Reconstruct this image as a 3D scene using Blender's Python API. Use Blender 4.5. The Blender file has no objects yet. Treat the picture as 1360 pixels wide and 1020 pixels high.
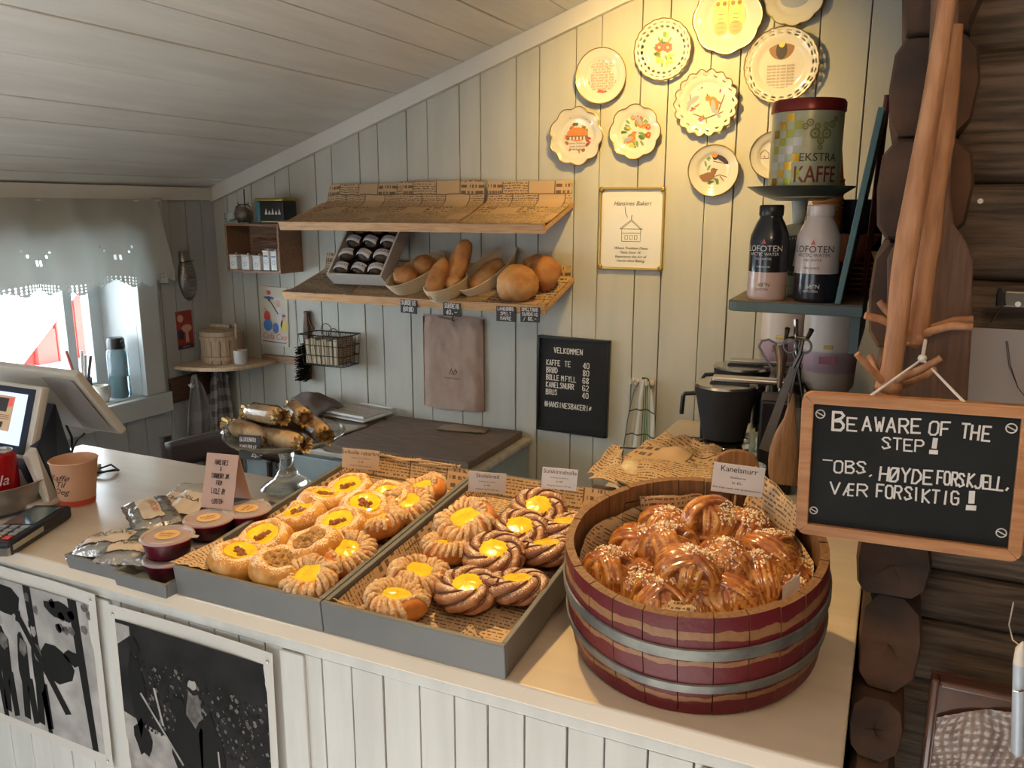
import bpy, math, random
from math import sin, cos, pi, radians as rad, sqrt, atan2, floor
from mathutils import Vector as V, Matrix, Euler, noise
random.seed(7)
sc = bpy.context.scene
COL = sc.collection
# ------------------------------------------------------------------ camera, light, exposure
CAM = V((0, 0, 1.6))
YAW, PIT, ROL, FPX = rad(24.887), rad(12.127), rad(.046), 1090.7
FW = V((-sin(YAW)*cos(PIT), cos(YAW)*cos(PIT), -sin(PIT)))
_r = V((cos(YAW), sin(YAW), 0)); _u = _r.cross(FW)
RT = _r*cos(ROL)+_u*sin(ROL); UP = -_r*sin(ROL)+_u*cos(ROL)
cd = bpy.data.cameras.new('camera'); cam = bpy.data.objects.new('camera', cd); COL.objects.link(cam)
cd.sensor_width = 36; cd.lens = FPX*36/1360; cd.clip_start = .02
m = Matrix((RT, UP, -FW)).transposed().to_4x4(); m.translation = CAM; cam.matrix_world = m
sc.camera = cam
w = bpy.data.worlds.new('sky'); sc.world = w; w.use_nodes = True
w.node_tree.nodes['Background'].inputs[0].default_value = (.83, .92, 1, 1)
w.node_tree.nodes['Background'].inputs[1].default_value = 7.5
sc.view_settings.view_transform = 'Standard'; sc.view_settings.look = 'None'
sc.view_settings.exposure = 1.0; sc.view_settings.gamma = 1; sc.view_settings.use_curve_mapping = False
def light(name, kind, loc, target, power, color, size=.1, size_y=None, spot=None, blend=.5):
    l = bpy.data.lights.new(name, kind); l.energy = power; l.color = color
    o = bpy.data.objects.new(name, l); COL.objects.link(o); o.location = loc
    o.rotation_euler = (V(target)-V(loc)).to_track_quat('-Z', 'Y').to_euler()
    if kind == 'AREA':
        l.size = size
        if size_y: l.shape = 'RECTANGLE'; l.size_y = size_y
    else: l.shadow_soft_size = size
    if spot: l.spot_size = rad(spot); l.spot_blend = blend
    return o
WARM = (1, .60, .22)
light('wall_spot', 'SPOT', (-.56, 1.81, 2.12), (-.60, 2.325, 1.80), 16, (1, .65, .19), .03, spot=112, blend=1)  # assumed spot above the view, placed to suit shelf and plate shadows
light('counter_spot', 'SPOT', (-.78, 1.30, 2.05), (-.50, 1.0, 1.0), 24, (1, .66, .27), .03, spot=95, blend=.8)  # assumed spot over the trays, out of view, no fitting built
light('room_fill', 'POINT', (.35, -.35, 2.3), (0, 0, 0), 12, (1, .66, .36), .12)  # added warm point fill above and behind the camera, no lamp built
rfill = light('rear_fill', 'AREA', (-.8, -1.55, 1.05), (-.75, .87, .72), 5, (.80, .90, 1), 1.0, .9)  # added daylight-coloured area fill behind the camera; rear wall has no window
light('floor_bounce_spot', 'SPOT', (.3, -1.5, 2.1), (-.38, .25, 0), 1250, (.92, .96, 1), .05, spot=34, blend=.3)  # added spot: bounces off the floor onto counter front and ceiling, no door built
light('side_fill', 'AREA', (-2.15, -.60, 1.15), (.2, .55, 1.35), 7, (.82, .92, 1), .8, .8)  # added area fill by the left wall for ceiling and logs, no window there

# ------------------------------------------------------------------ helpers
def hit(px, py, ax, val):
    d = FW+RT*((px-680)/FPX)-UP*((py-510)/FPX); k = 'XYZ'.index(ax)
    return CAM+d*((val-CAM[k])/d[k])
def hitp(px, py, M, wv):
    """point (in M's local frame) where the sight line meets M's local plane z = wv"""
    d = FW+RT*((px-680)/FPX)-UP*((py-510)/FPX); Mi = M.inverted()
    a = Mi@CAM; b = Mi.to_3x3()@d
    return a+b*((wv-a.z)/b.z)
MT = {}
def mat(name, color, rough=.6, bump=0, scale=60, var=0, vscale=8, metal=0, trans=0, spec=.5, stretch=None, emit=0, coat=0, sss=0, col2=None, coord='Object', alpha=1, ior=1.45):
    if name in MT: return MT[name]
    m = bpy.data.materials.new(name); m.use_nodes = True; nt = m.node_tree; p = nt.nodes['Principled BSDF']
    I = p.inputs
    I['Base Color'].default_value = (*color, 1); I['Roughness'].default_value = rough; I['Metallic'].default_value = metal
    I['Transmission Weight'].default_value = trans; I['Specular IOR Level'].default_value = spec; I['Coat Weight'].default_value = coat
    I['IOR'].default_value = ior
    if sss: I['Subsurface Weight'].default_value = sss; I['Subsurface Radius'].default_value = (.02, .01, .004); I['Subsurface Scale'].default_value = .3
    if emit: I['Emission Color'].default_value = (*color, 1); I['Emission Strength'].default_value = emit
    I['Alpha'].default_value = alpha
    N = nt.nodes; L = nt.links
    def tex(sc_, det=4):
        t = N.new('ShaderNodeTexCoord'); mp = N.new('ShaderNodeMapping'); n = N.new('ShaderNodeTexNoise')
        L.new(t.outputs[coord], mp.inputs[0]); L.new(mp.outputs[0], n.inputs['Vector'])
        if stretch: mp.inputs['Scale'].default_value = stretch
        n.inputs['Scale'].default_value = sc_; n.inputs['Detail'].default_value = det
        return n
    if var or col2:
        n = tex(vscale); cr = N.new('ShaderNodeValToRGB'); L.new(n.outputs[0], cr.inputs[0])
        c2 = col2 or [max(0, c*(1-var)) for c in color]
        cr.color_ramp.elements[0].position = .36; cr.color_ramp.elements[1].position = .64
        cr.color_ramp.elements[0].color = (*c2, 1); cr.color_ramp.elements[1].color = (*color, 1)
        L.new(cr.outputs[0], I['Base Color'])
    if bump:
        n = tex(scale, 6); b = N.new('ShaderNodeBump'); b.inputs['Strength'].default_value = bump; b.inputs['Distance'].default_value = .003
        L.new(n.outputs[0], b.inputs['Height']); L.new(b.outputs[0], I['Normal'])
    MT[name] = m; return m
def nodes(m): return m.node_tree.nodes, m.node_tree.links, m.node_tree.nodes['Principled BSDF']
def mathn(N, L, op, a, b=None):
    n = N.new('ShaderNodeMath'); n.operation = op
    for i, x in enumerate((a, b)):
        if x is None: continue
        if isinstance(x, (int, float)): n.inputs[i].default_value = x
        else: L.new(x, n.inputs[i])
    return n.outputs[0]
def mixc(N, L, f, a, b):
    n = N.new('ShaderNodeMix'); n.data_type = 'RGBA'
    if isinstance(f, (int, float)): n.inputs[0].default_value = f
    else: L.new(f, n.inputs[0])
    for i, x in ((6, a), (7, b)):
        if isinstance(x, tuple): n.inputs[i].default_value = (*x, 1)
        else: L.new(x, n.inputs[i])
    return n.outputs[2]
_tx = {}
def textmesh(s):
    if s in _tx: return _tx[s]
    c = bpy.data.curves.new('t', 'FONT'); c.body = s; c.size = 1; c.resolution_u = 3
    o = bpy.data.objects.new('t', c); me = o.to_mesh()
    r = ([v.co.copy() for v in me.vertices], [tuple(p.vertices) for p in me.polygons]); o.to_mesh_clear()
    bpy.data.objects.remove(o); bpy.data.curves.remove(c); _tx[s] = r; return r
GL = {'A': '002640|1232', 'B': '0006|06364534 03|0333424130 00', 'C': '4536160501103041', 'D': '0006|0626444220 00', 'E': '46060040|0333', 'F': '460600|0333', 'G': '4536160501103041 43|4323',
 'H': '0006|4046|0343', 'I': '2026', 'J': '4641301001', 'K': '0006|460340', 'L': '060040', 'M': '0006234640', 'N': '00064046', 'O': '1605011030414536 16', 'P': '00063645443303', 'Q': '16050110304145361 6|2240',
 'R': '00063645443303|2340', 'S': '45361605143332411001', 'T': '0646|2620', 'U': '06011030414 6', 'V': '062046', 'W': '0610243046', 'X': '0640|4600', 'Y': '062346|2320', 'Z': '06460040',
 'Ø': '1605011030414536 16|0046', 'Æ': '002646|2620 40|1222|2343', '0': '1605011030414536 16', '1': '152620', '2': '05163645440040', '3': '0516364534233241301001', '4': '4002 36 30', '5': '4606043341301001',
 '6': '45361605011030 414233130 2', '8': '1605141332413010011213344536 16', '9': '42344536160514344', '!': '2623|1131', '-': '0343', ',': '2110', '.': '2021', '#': '1016|3036|0242|0444', '*': '0343|2125|0145', '&': '40 15263514011020 42', '%': '0046', ' ': '', "'": '2624'}
class B:
    def __init__(s): s.v = []; s.f = []; s.m = []; s.uv = []; s.mi = 0; s.M = None
    def add(s, vs, fs, uvs=None):
        o = len(s.v)
        for i, p in enumerate(vs):
            p = V(p)
            if s.M is not None: p = s.M@p
            s.v.append(p); s.uv.append(uvs[i] if uvs else (p.x, p.y))
        for f in fs: s.f.append([i+o for i in f]); s.m.append(s.mi)
        return s
    def box(s, a, b):
        x0, y0, z0 = a; x1, y1, z1 = b
        return s.add([(x0,y0,z0),(x1,y0,z0),(x1,y1,z0),(x0,y1,z0),(x0,y0,z1),(x1,y0,z1),(x1,y1,z1),(x0,y1,z1)],
            [(0,3,2,1),(4,5,6,7),(0,1,5,4),(1,2,6,5),(2,3,7,6),(3,0,4,7)])
    def cbox(s, c, d): return s.box([c[i]-d[i]/2 for i in range(3)], [c[i]+d[i]/2 for i in range(3)])
    def prism(s, pts, z0, z1):
        n = len(pts)
        return s.add([(x, y, z0) for x, y in pts]+[(x, y, z1) for x, y in pts], [tuple(range(n))[::-1], tuple(range(n, 2*n))]+[(i, (i+1) % n, n+(i+1) % n, n+i) for i in range(n)])
    def lathe(s, prof, n=32, wob=None, sy=1, a0=0, a1=2*pi):
        vs = []; full = abs(a1-a0-2*pi) < 1e-6; k = n if full else n+1
        for j, (r, z) in enumerate(prof):
            for i in range(k):
                a = a0+(a1-a0)*i/n; rr, zz = (r, z) if not wob else wob(r, z, a)
                vs.append((rr*cos(a), rr*sin(a)*sy, zz))
        fs = []
        for j in range(len(prof)-1):
            for i in range(n):
                i2 = (i+1) % k if full else i+1
                fs.append((j*k+i, j*k+i2, (j+1)*k+i2, (j+1)*k+i))
        return s.add(vs, fs)
    def cyl(s, p0, p1, r0, r1=None, n=16, cap=True):
        r1 = r0 if r1 is None else r1
        return s.tube([p0, p1], [r0, r1], n, cap=cap)
    def tube(s, pts, r, n=8, closed=False, cap=True):
        pts = [V(p) for p in pts]; m_ = len(pts)
        if not hasattr(r, '__len__'): r = [r]*m_
        vs = []; up = None
        for i in range(m_):
            if closed: t = pts[(i+1) % m_]-pts[i-1]
            else: t = pts[min(i+1, m_-1)]-pts[max(i-1, 0)]
            if t.length < 1e-9: t = V((0, 0, 1))
            t.normalize()
            if up is None: up = V((0, 0, 1)) if abs(t.z) < .9 else V((1, 0, 0))
            up = (up-t*up.dot(t))
            if up.length < 1e-6: up = t.orthogonal()
            up.normalize(); sd = t.cross(up)
            for k in range(n):
                a = 2*pi*k/n; vs.append(pts[i]+(up*cos(a)+sd*sin(a))*r[i])
        fs = [(i*n+k, i*n+(k+1) % n, ((i+1) % m_)*n+(k+1) % n, ((i+1) % m_)*n+k) for i in range(m_ if closed else m_-1) for k in range(n)]
        if cap and not closed: fs += [tuple(range(n))[::-1], tuple((m_-1)*n+k for k in range(n))]
        return s.add(vs, fs)
    def grid(s, fn, nu, nv, su=1, sv=1, thick=0):
        vs = [fn(i/nu, j/nv) for j in range(nv+1) for i in range(nu+1)]; uv = [(i/nu*su, j/nv*sv) for j in range(nv+1) for i in range(nu+1)]
        return s.add(vs, [(j*(nu+1)+i, j*(nu+1)+i+1, (j+1)*(nu+1)+i+1, (j+1)*(nu+1)+i) for j in range(nv) for i in range(nu)], uv)
    def ball(s, c, r, n=12, m_=8, wob=0, seed=0):
        if not hasattr(r, '__len__'): r = (r, r, r)
        vs = []
        for j in range(m_+1):
            t = pi*j/m_
            for i in range(n):
                a = 2*pi*i/n; d = V((sin(t)*cos(a), sin(t)*sin(a), -cos(t)))
                k = 1+(wob*noise.noise(d*1.7+V((seed, seed*.3, 0))) if wob else 0)
                vs.append((c[0]+d.x*r[0]*k, c[1]+d.y*r[1]*k, c[2]+d.z*r[2]*k))
        return s.add(vs, [(j*n+i, j*n+(i+1) % n, (j+1)*n+(i+1) % n, (j+1)*n+i) for j in range(m_) for i in range(n)])
    def disc(s, c, rx, ry=None, n=12, rot=0):
        ry = ry or rx
        return s.add([(c[0]+rx*cos(2*pi*i/n)*cos(rot)-ry*sin(2*pi*i/n)*sin(rot), c[1]+rx*cos(2*pi*i/n)*sin(rot)+ry*sin(2*pi*i/n)*cos(rot), c[2]) for i in range(n)], [tuple(range(n))])
    def text(s, t, size, at, align='c', shear=0, fn=None, sx=1):
        vs, fs = textmesh(t)
        if not vs: return s
        wd = max(v.x for v in vs); off = {'c': wd/2, 'l': 0, 'r': wd}[align]
        q = []
        for v in vs:
            x, y = (v.x-off)*size*sx+shear*v.y*size, v.y*size
            q.append(fn(x, y) if fn else (at[0]+x, at[1]+y, at[2]))
        return s.add(q, fs)
    def strokes(s, t, h, at, width=.12, sx=1, align='l', jit=0, slope=0, fn=None, gap=1.55):
        """handwritten capitals: ribbons, h = letter height"""
        u = h/6; adv = 4*u*sx*gap; tot = adv*len(t)-adv+4*u*sx; x0 = at[0]-(tot/2 if align == 'c' else 0); wd = h*width/2
        for k, ch in enumerate(t):
            dx, dy, dr = random.uniform(-jit, jit)*h, random.uniform(-jit, jit)*h, random.uniform(-jit, jit)
            for st in GL.get(ch.upper(), '').split('|'):
                st = st.replace(' ', '')
                P = [V((int(st[i])*u*sx, int(st[i+1])*u)) for i in range(0, len(st)-1, 2)]
                P = [V((p.x+dr*p.y, p.y)) for p in P]
                for a, b in zip(P, P[1:]):
                    d = (b-a)
                    if d.length < 1e-9: continue
                    d.normalize(); n = V((-d.y, d.x))*wd; e = d*wd*.7; q = []
                    for c in (a-e-n, b+e-n, b+e+n, a-e+n):
                        x, y = x0+k*adv+c.x+dx, c.y+dy; y += slope*(x-x0); s.kk = getattr(s, 'kk', 0)+1; dz = (s.kk//4 % 24)*1.6e-5
                        q.append(V(fn(x, y))+V((0, -dz, 0)) if fn else (x, at[1]+y, at[2]+dz))
                    s.add(q, [(0, 1, 2, 3)])
        return s
    def obj(s, name, mats, parent=None, smooth=True, loc=None, rot=None, bevel=0, sub=0, solid=0, angle=40):
        me = bpy.data.meshes.new(name); me.from_pydata([tuple(v) for v in s.v], [], s.f)
        if not isinstance(mats, (list, tuple)): mats = [mats]
        for q in mats: me.materials.append(q)
        if s.mi or len(mats) > 1: me.polygons.foreach_set('material_index', s.m)
        uv = me.uv_layers.new(name='UVMap'); buf = []
        for l in me.loops: buf += s.uv[l.vertex_index]
        uv.data.foreach_set('uv', buf)
        if smooth:
            me.polygons.foreach_set('use_smooth', [True]*len(me.polygons)); me.set_sharp_from_angle(angle=rad(angle))
        me.update()
        o = bpy.data.objects.new(name, me); COL.objects.link(o)
        if parent: o.parent = parent
        if loc: o.location = loc
        if rot: o.rotation_euler = rot
        if solid: md = o.modifiers.new('s', 'SOLIDIFY'); md.thickness = solid; md.offset = 0
        if bevel: md = o.modifiers.new('b', 'BEVEL'); md.width = bevel; md.segments = 2; md.limit_method = 'ANGLE'
        if sub: md = o.modifiers.new('u', 'SUBSURF'); md.levels = sub; md.render_levels = sub
        return o
def thing(name, label, cat, loc=(0,0,0), rot=(0,0,0), group=None, mw=None):
    o = bpy.data.objects.new(name, None); COL.objects.link(o); o.empty_display_size = .02
    if mw is not None: o.matrix_world = mw
    else: o.location = loc; o.rotation_euler = rot
    return tag(o, label, cat, group)
def tag(o, label, cat, group=None):
    o['label'] = label; o['category'] = cat
    if group: o['group'] = group
    return o
def lab(o, l): o['label'] = l; return o
def stuff(o): o['kind'] = 'stuff'; return o
def struct(o): o['kind'] = 'structure'; return o
def copy_tree(o, parent=None, **kw):
    c = o.copy(); COL.objects.link(c)
    if parent: c.parent = parent
    for ch in list(o.children): copy_tree(ch, c)
    return c
def dup(o, label, loc=None, rot=None, scale=None, mw=None):
    c = copy_tree(o); c['label'] = label
    if mw is not None: c.matrix_world = mw
    if loc is not None: c.location = loc
    if rot is not None: c.rotation_euler = rot
    if scale is not None: c.scale = (scale,)*3 if not hasattr(scale, '__len__') else scale
    return c
WB = (pi/2, 0, 0)          # things on the back wall: local x right, y up, z into the room
WL = (pi/2, 0, pi/2)       # things on the left wall: local x away from the camera, y up, z into the room
YW, XL, YC, ZC = 2.325, -2.28, .868, 1.0     # back wall, left wall, counter front, counter top
def TR(loc, rx=0, ry=0, rz=0): return Matrix.Translation(V(loc))@Euler((rx, ry, rz)).to_matrix().to_4x4()
def nz(p, s=1, seed=0): return noise.noise(V(p)*s+V((seed*3.1, seed*1.7, seed)))
# ------------------------------------------------------------------ materials
def wood(name, c, c2=None, grain='x', rough=.55, sc_=14, bump=.25):
    st = {'x': (1, 12, 12), 'y': (12, 1, 12), 'z': (12, 12, 1)}[grain]
    return mat(name, c, rough, bump=bump, scale=sc_*2, vscale=sc_, col2=c2 or tuple(x*.62 for x in c), stretch=st)
def paint_wall(name, c, c2): return mat(name, c, .62, bump=.12, scale=30, vscale=3, col2=c2, stretch=(6, 6, 1), spec=.35)
WALL = paint_wall('wall_paint', (.50, .49, .43), (.455, .45, .40))
WALLL = paint_wall('side_wall_paint', (.42, .44, .44), (.38, .40, .40))
CEIL = mat('ceiling_paint', (.78, .765, .72), .55, bump=.5, scale=10, vscale=4, col2=(.70, .685, .64), stretch=(6, .7, 6))
TRIM = mat('trim_paint', (.66, .64, .59), .5, bump=.1, scale=30, vscale=5, col2=(.60, .58, .53))
DARK = mat('gap_dark', (.03, .025, .02), .9)
COUNT = mat('counter_top_paint', (.63, .54, .43), .24, bump=.06, scale=12, vscale=3, col2=(.57, .48, .38), stretch=(1, 5, 1))
PANEL = mat('counter_panel_paint', (.56, .56, .535), .5, bump=.15, scale=20, vscale=4, col2=(.50, .50, .475), stretch=(8, 8, 1))
PINE = wood('pine', (.66, .40, .20), (.52, .28, .12))
LPINE = wood('pale_pine', (.62, .46, .30), (.48, .33, .20), 'z')
BWOOD = wood('brown_wood', (.13, .06, .035), (.07, .035, .02))
DWOOD = mat('dark_wood', (.035, .022, .018), .4)
LOG = wood('old_log', (.145, .105, .078), (.055, .04, .03), 'x', .8, 9, 1.0)
LOGE = mat('log_end', (.105, .048, .024), .8, bump=1, scale=25, vscale=9, col2=(.035, .02, .014))
GREYP = mat('tray_paint', (.155, .155, .15), .5, bump=.15, scale=30, vscale=6, col2=(.125, .127, .125))
GREYI = mat('tray_inside', (.40, .38, .33), .6, bump=.1)
BLACK = mat('black_plastic', (.012, .012, .014), .3)
BLACKM = mat('black_matt', (.015, .015, .016), .75)
CHALKB = mat('chalkboard', (.022, .022, .024), .55, vscale=10, col2=(.03, .03, .031))
CHALK = mat('chalk', (.58, .56, .54), .9, bump=.4, scale=300)
WHITE = mat('white_glaze', (.72, .72, .70), .2)
WPLAST = mat('white_plastic', (.66, .62, .58), .35)
STEEL = mat('steel', (.55, .53, .50), .22, metal=1)
DSTEEL = mat('dark_steel', (.10, .09, .08), .35, metal=1)
PAPER = mat('white_card', (.62, .58, .56), .6, spec=.3)
PINKP = mat('pink_paper', (.46, .32, .27), .75, bump=.3, scale=40)
INK = mat('ink', (.03, .02, .02), .7)
GLASS = mat('clear_glass', (.92, .95, .93), .03, trans=1)
def clear(name, tint, f=.15, rough=.05):
    m = bpy.data.materials.new(name); m.use_nodes = True; N = m.node_tree.nodes; L = m.node_tree.links; N.remove(N['Principled BSDF'])
    t = N.new('ShaderNodeBsdfTransparent'); t.inputs[0].default_value = (*tint, 1)
    g = N.new('ShaderNodeBsdfGlossy'); g.inputs[1].default_value = rough
    lw = N.new('ShaderNodeLayerWeight'); lw.inputs[0].default_value = f
    no = N.new('ShaderNodeTexNoise'); no.inputs['Scale'].default_value = 60; bp = N.new('ShaderNodeBump'); bp.inputs[0].default_value = .3
    L.new(no.outputs[0], bp.inputs['Height']); L.new(bp.outputs[0], g.inputs['Normal'])
    mx = N.new('ShaderNodeMixShader'); L.new(lw.outputs['Fresnel'], mx.inputs[0]); L.new(t.outputs[0], mx.inputs[1]); L.new(g.outputs[0], mx.inputs[2])
    L.new(mx.outputs[0], N['Material Output'].inputs[0]); MT[name] = m; return m
CELLO = clear('cellophane', (.95, .95, .93), .22, .10)
PANE = clear('window_glass', (.97, .98, .98), .08, .01)
TUBCL = clear('tub_plastic', (.82, .80, .82), .35, .2)
def newsprint(name, base, ink, dens=.5):
    m = mat(name, base, .65, spec=.3); N, L, P = nodes(m)
    tc = N.new('ShaderNodeTexCoord'); uv = tc.outputs['UV']
    wn = N.new('ShaderNodeTexNoise'); wn.inputs['Scale'].default_value = 3; L.new(uv, wn.inputs['Vector'])
    br = N.new('ShaderNodeTexBrick'); L.new(uv, br.inputs['Vector']); br.inputs['Scale'].default_value = 1
    br.inputs['Brick Width'].default_value = .085; br.inputs['Row Height'].default_value = .060; br.inputs['Mortar Size'].default_value = .0016
    br.inputs['Color1'].default_value = (0, 0, 0, 1); br.inputs['Color2'].default_value = (1, 1, 1, 1); br.inputs['Mortar'].default_value = (.5, .5, .5, 1)
    br.offset = .4; br.inputs['Mortar Smooth'].default_value = 0
    sp = N.new('ShaderNodeSeparateXYZ'); L.new(uv, sp.inputs[0])
    rnd = N.new('ShaderNodeSeparateColor'); L.new(br.outputs['Color'], rnd.inputs[0]); R = rnd.outputs[0]
    def rows(pitch, duty, cs, th):
        y = mathn(N, L, 'DIVIDE', sp.outputs[1], pitch); fr = mathn(N, L, 'FRACT', y); row = mathn(N, L, 'LESS_THAN', fr, duty)
        cx = N.new('ShaderNodeCombineXYZ'); L.new(mathn(N, L, 'MULTIPLY', sp.outputs[0], cs), cx.inputs[0]); L.new(mathn(N, L, 'MULTIPLY', mathn(N, L, 'FLOOR', y), 7.3), cx.inputs[1])
        n = N.new('ShaderNodeTexNoise'); n.inputs['Scale'].default_value = 1; n.inputs['Detail'].default_value = 1; L.new(cx.outputs[0], n.inputs['Vector'])
        return mathn(N, L, 'MULTIPLY', row, mathn(N, L, 'GREATER_THAN', n.outputs[0], th))
    small = rows(.0075, .42, 260, .46); big = rows(.0185, .5, 150, .46)
    isb = mathn(N, L, 'GREATER_THAN', R, .72); iss = mathn(N, L, 'LESS_THAN', R, dens)
    ink_f = mathn(N, L, 'MAXIMUM', mathn(N, L, 'MULTIPLY', isb, big), mathn(N, L, 'MULTIPLY', iss, small))
    ink_f = mathn(N, L, 'MAXIMUM', ink_f, mathn(N, L, 'MULTIPLY', br.outputs['Fac'], mathn(N, L, 'GREATER_THAN', wn.outputs[0], .45)))
    L.new(mixc(N, L, mathn(N, L, 'MULTIPLY', ink_f, .82), base, ink), P.inputs['Base Color'])
    return m
NEWS = newsprint('newsprint_paper', (.52, .35, .195), (.07, .045, .03))
NEWSD = newsprint('newsprint_old', (.42, .31, .20), (.06, .045, .035), .7)
# pastry
def dough(name, c, c2, sugar=None, cov=.5, rough=.45, coat=0, sscale=420):
    m = mat(name, c, rough, bump=.35, scale=90, vscale=45, col2=c2, coat=coat); N, L, P = nodes(m)
    if sugar:
        g = N.new('ShaderNodeNewGeometry'); s = N.new('ShaderNodeSeparateXYZ'); L.new(g.outputs['Normal'], s.inputs[0])
        tc = N.new('ShaderNodeTexCoord'); n = N.new('ShaderNodeTexNoise'); n.inputs['Scale'].default_value = sscale; n.inputs['Detail'].default_value = 2; L.new(tc.outputs['Object'], n.inputs['Vector'])
        n2 = N.new('ShaderNodeTexNoise'); n2.inputs['Scale'].default_value = 60; L.new(tc.outputs['Object'], n2.inputs['Vector'])
        up = mathn(N, L, 'MULTIPLY', mathn(N, L, 'SUBTRACT', s.outputs[2], .15), 1.2)
        f = mathn(N, L, 'ADD', mathn(N, L, 'MULTIPLY', n.outputs[0], 1.0), mathn(N, L, 'MULTIPLY', n2.outputs[0], .5))
        f = mathn(N, L, 'GREATER_THAN', mathn(N, L, 'ADD', f, mathn(N, L, 'MULTIPLY', up, .32)), 1.28-cov*.5)
        src = P.inputs['Base Color'].links[0].from_socket
        L.new(mixc(N, L, mathn(N, L, 'MULTIPLY', f, .75), src, sugar), P.inputs['Base Color'])
    return m
DA = dough('sugared_dough', (.64, .32, .07), (.48, .19, .03), (.84, .72, .50), .52)
DB = dough('golden_dough', (.66, .26, .06), (.48, .14, .025), None, 0, .35, .3)
ICE = mat('coconut_icing', (.78, .58, .34), .8, bump=1, scale=320, vscale=200, col2=(.60, .32, .14))
DC = dough('cinnamon_dough', (.44, .21, .09), (.26, .09, .035), (.74, .60, .47), .48, .45, .2)
DCD = mat('cinnamon_seam', (.12, .04, .02), .6)
DD = dough('glazed_dough', (.50, .18, .035), (.24, .06, .014), None, 0, .22, .9)
DDL = dough('glazed_dough_side', (.64, .32, .085), (.42, .16, .035), None, 0, .25, .8)
CUST = mat('custard', (.90, .66, .02), .22, bump=.25, scale=60, coat=.5, vscale=50, col2=(.80, .50, .01))
JAM = mat('rhubarb_jam', (.22, .06, .015), .15, bump=1, scale=180, vscale=120, col2=(.36, .13, .03), coat=.6)
CRUMB = mat('crumble_filling', (.50, .30, .10), .6, bump=1, scale=220, vscale=160, col2=(.22, .08, .02))
BREAD = mat('bread_crust', (.50, .23, .075), .6, bump=.6, scale=60, vscale=20, col2=(.34, .13, .04))
BREADF = mat('floured_crust', (.60, .33, .13), .7, bump=.6, scale=60, vscale=20, col2=(.40, .17, .05))
# ------------------------------------------------------------------ the setting
SL = .342
def zc(x): return 1.668+SL*(x+2.28)
def root(name):
    o = bpy.data.objects.new(name, None); COL.objects.link(o); o.empty_display_size = .05; return struct(o)
# back wall: upright boards, each one cut to the slope of the ceiling
wb = root('wall_back')
B().add([(-2.30, YW+.022, 0), (.35, YW+.022, 0), (.35, YW+.022, zc(.35)), (-2.30, YW+.022, zc(-2.3))], [(0, 1, 2, 3)]).obj('backing', DARK, wb)
js = [-2.30, -2.215]+[hit(x, y, 'Y', YW).x for x, y in ((318,300),(340.8,364),(368,300),(384,240),(419,240),(441.6,240),(478.6,240),(503,240),(541.5,240),(568.7,240),(611,240),(639,240),(685.5,200),(715,260),(762.7,250),(795.5,250),(846.5,250),(882.5,250),(936.5,250),(974,250),(1027,60),(1085,100),(1150,110))]
js += [.02, .12, .25, .35]
for i, (a, b) in enumerate(zip(js, js[1:])):
    d = random.uniform(0, .0025); g = .0011 if i % 3 else .0018
    q = B(); a2, b2 = a+g, b-g; y0, y1 = YW-d, YW+.015; k = .0012
    z0, za, zb = .0, zc(a2)-.002, zc(b2)-.002
    q.add([(a2+k, y0, z0), (b2-k, y0, z0), (b2-k, y0, zb), (a2+k, y0, za), (a2, y0+k, z0), (b2, y0+k, z0), (b2, y0+k, zb), (a2, y0+k, za), (a2, y1, z0), (b2, y1, z0), (b2, y1, zb), (a2, y1, za)],
        [(0, 1, 2, 3), (4, 0, 3, 7), (1, 5, 6, 2), (5, 9, 10, 6), (8, 4, 7, 11), (3, 2, 6, 7), (7, 6, 10, 11)])
    q.obj('plank', WALL, wb, smooth=False)
# left wall with the window hole
WY0, WY1, WZ0, WZ1 = .98, 1.938, .976, 1.50
wl = root('wall_left')
ys = [-1.6, -1.3, -1.0, -.7, -.45, -.2, .05, .3, .52, .74, .98]+[1.11, 1.24, 1.36, 1.49, 1.62, 1.74, 1.86, 1.938]+[2.052, 2.114, 2.19, 2.26, YW]
for a, b in zip(ys, ys[1:]):
    segs = [(0, WZ0-.02), (WZ1+.02, 1.664)] if a >= WY0-.01 and b <= WY1+.01 else [(0, 1.664)]
    for z0, z1 in segs:
        d = random.uniform(0, .002)
        B().box((XL-.016, a+.0013, z0), (XL+d, b-.0013, z1)).obj('plank', WALLL, wl, smooth=False, bevel=.0008)
bk = B()
for a in ((-1.6, 0, WY0-.02, 1.67), (WY1+.02, 0, YW, 1.67), (WY0, 0, WY1, WZ0-.02), (WY0, WZ1+.02, WY1, 1.67)): bk.box((XL-.2, a[0], a[1]), (XL-.018, a[2], a[3]))
bk.obj('backing', DARK, wl, smooth=False)
ce = root('ceiling')
cx = [-2.30, -2.185]+[hit(x, y, 'Y', YW).x for x, y in ((303, 241), (355, 219), (425, 180), (533, 123), (574, 105.5), (659, 66), (700, 40))]
cx = sorted(cx); cx = [c for i, c in enumerate(cx) if i == 0 or c-cx[i-1] > .03]
cx = sorted(cx+[(a+b)/2+.01 for a, b in zip(cx, cx[1:]) if b-a > .15])
while cx[-1] < .6: cx.append(cx[-1]+random.uniform(.11, .145))
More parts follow.
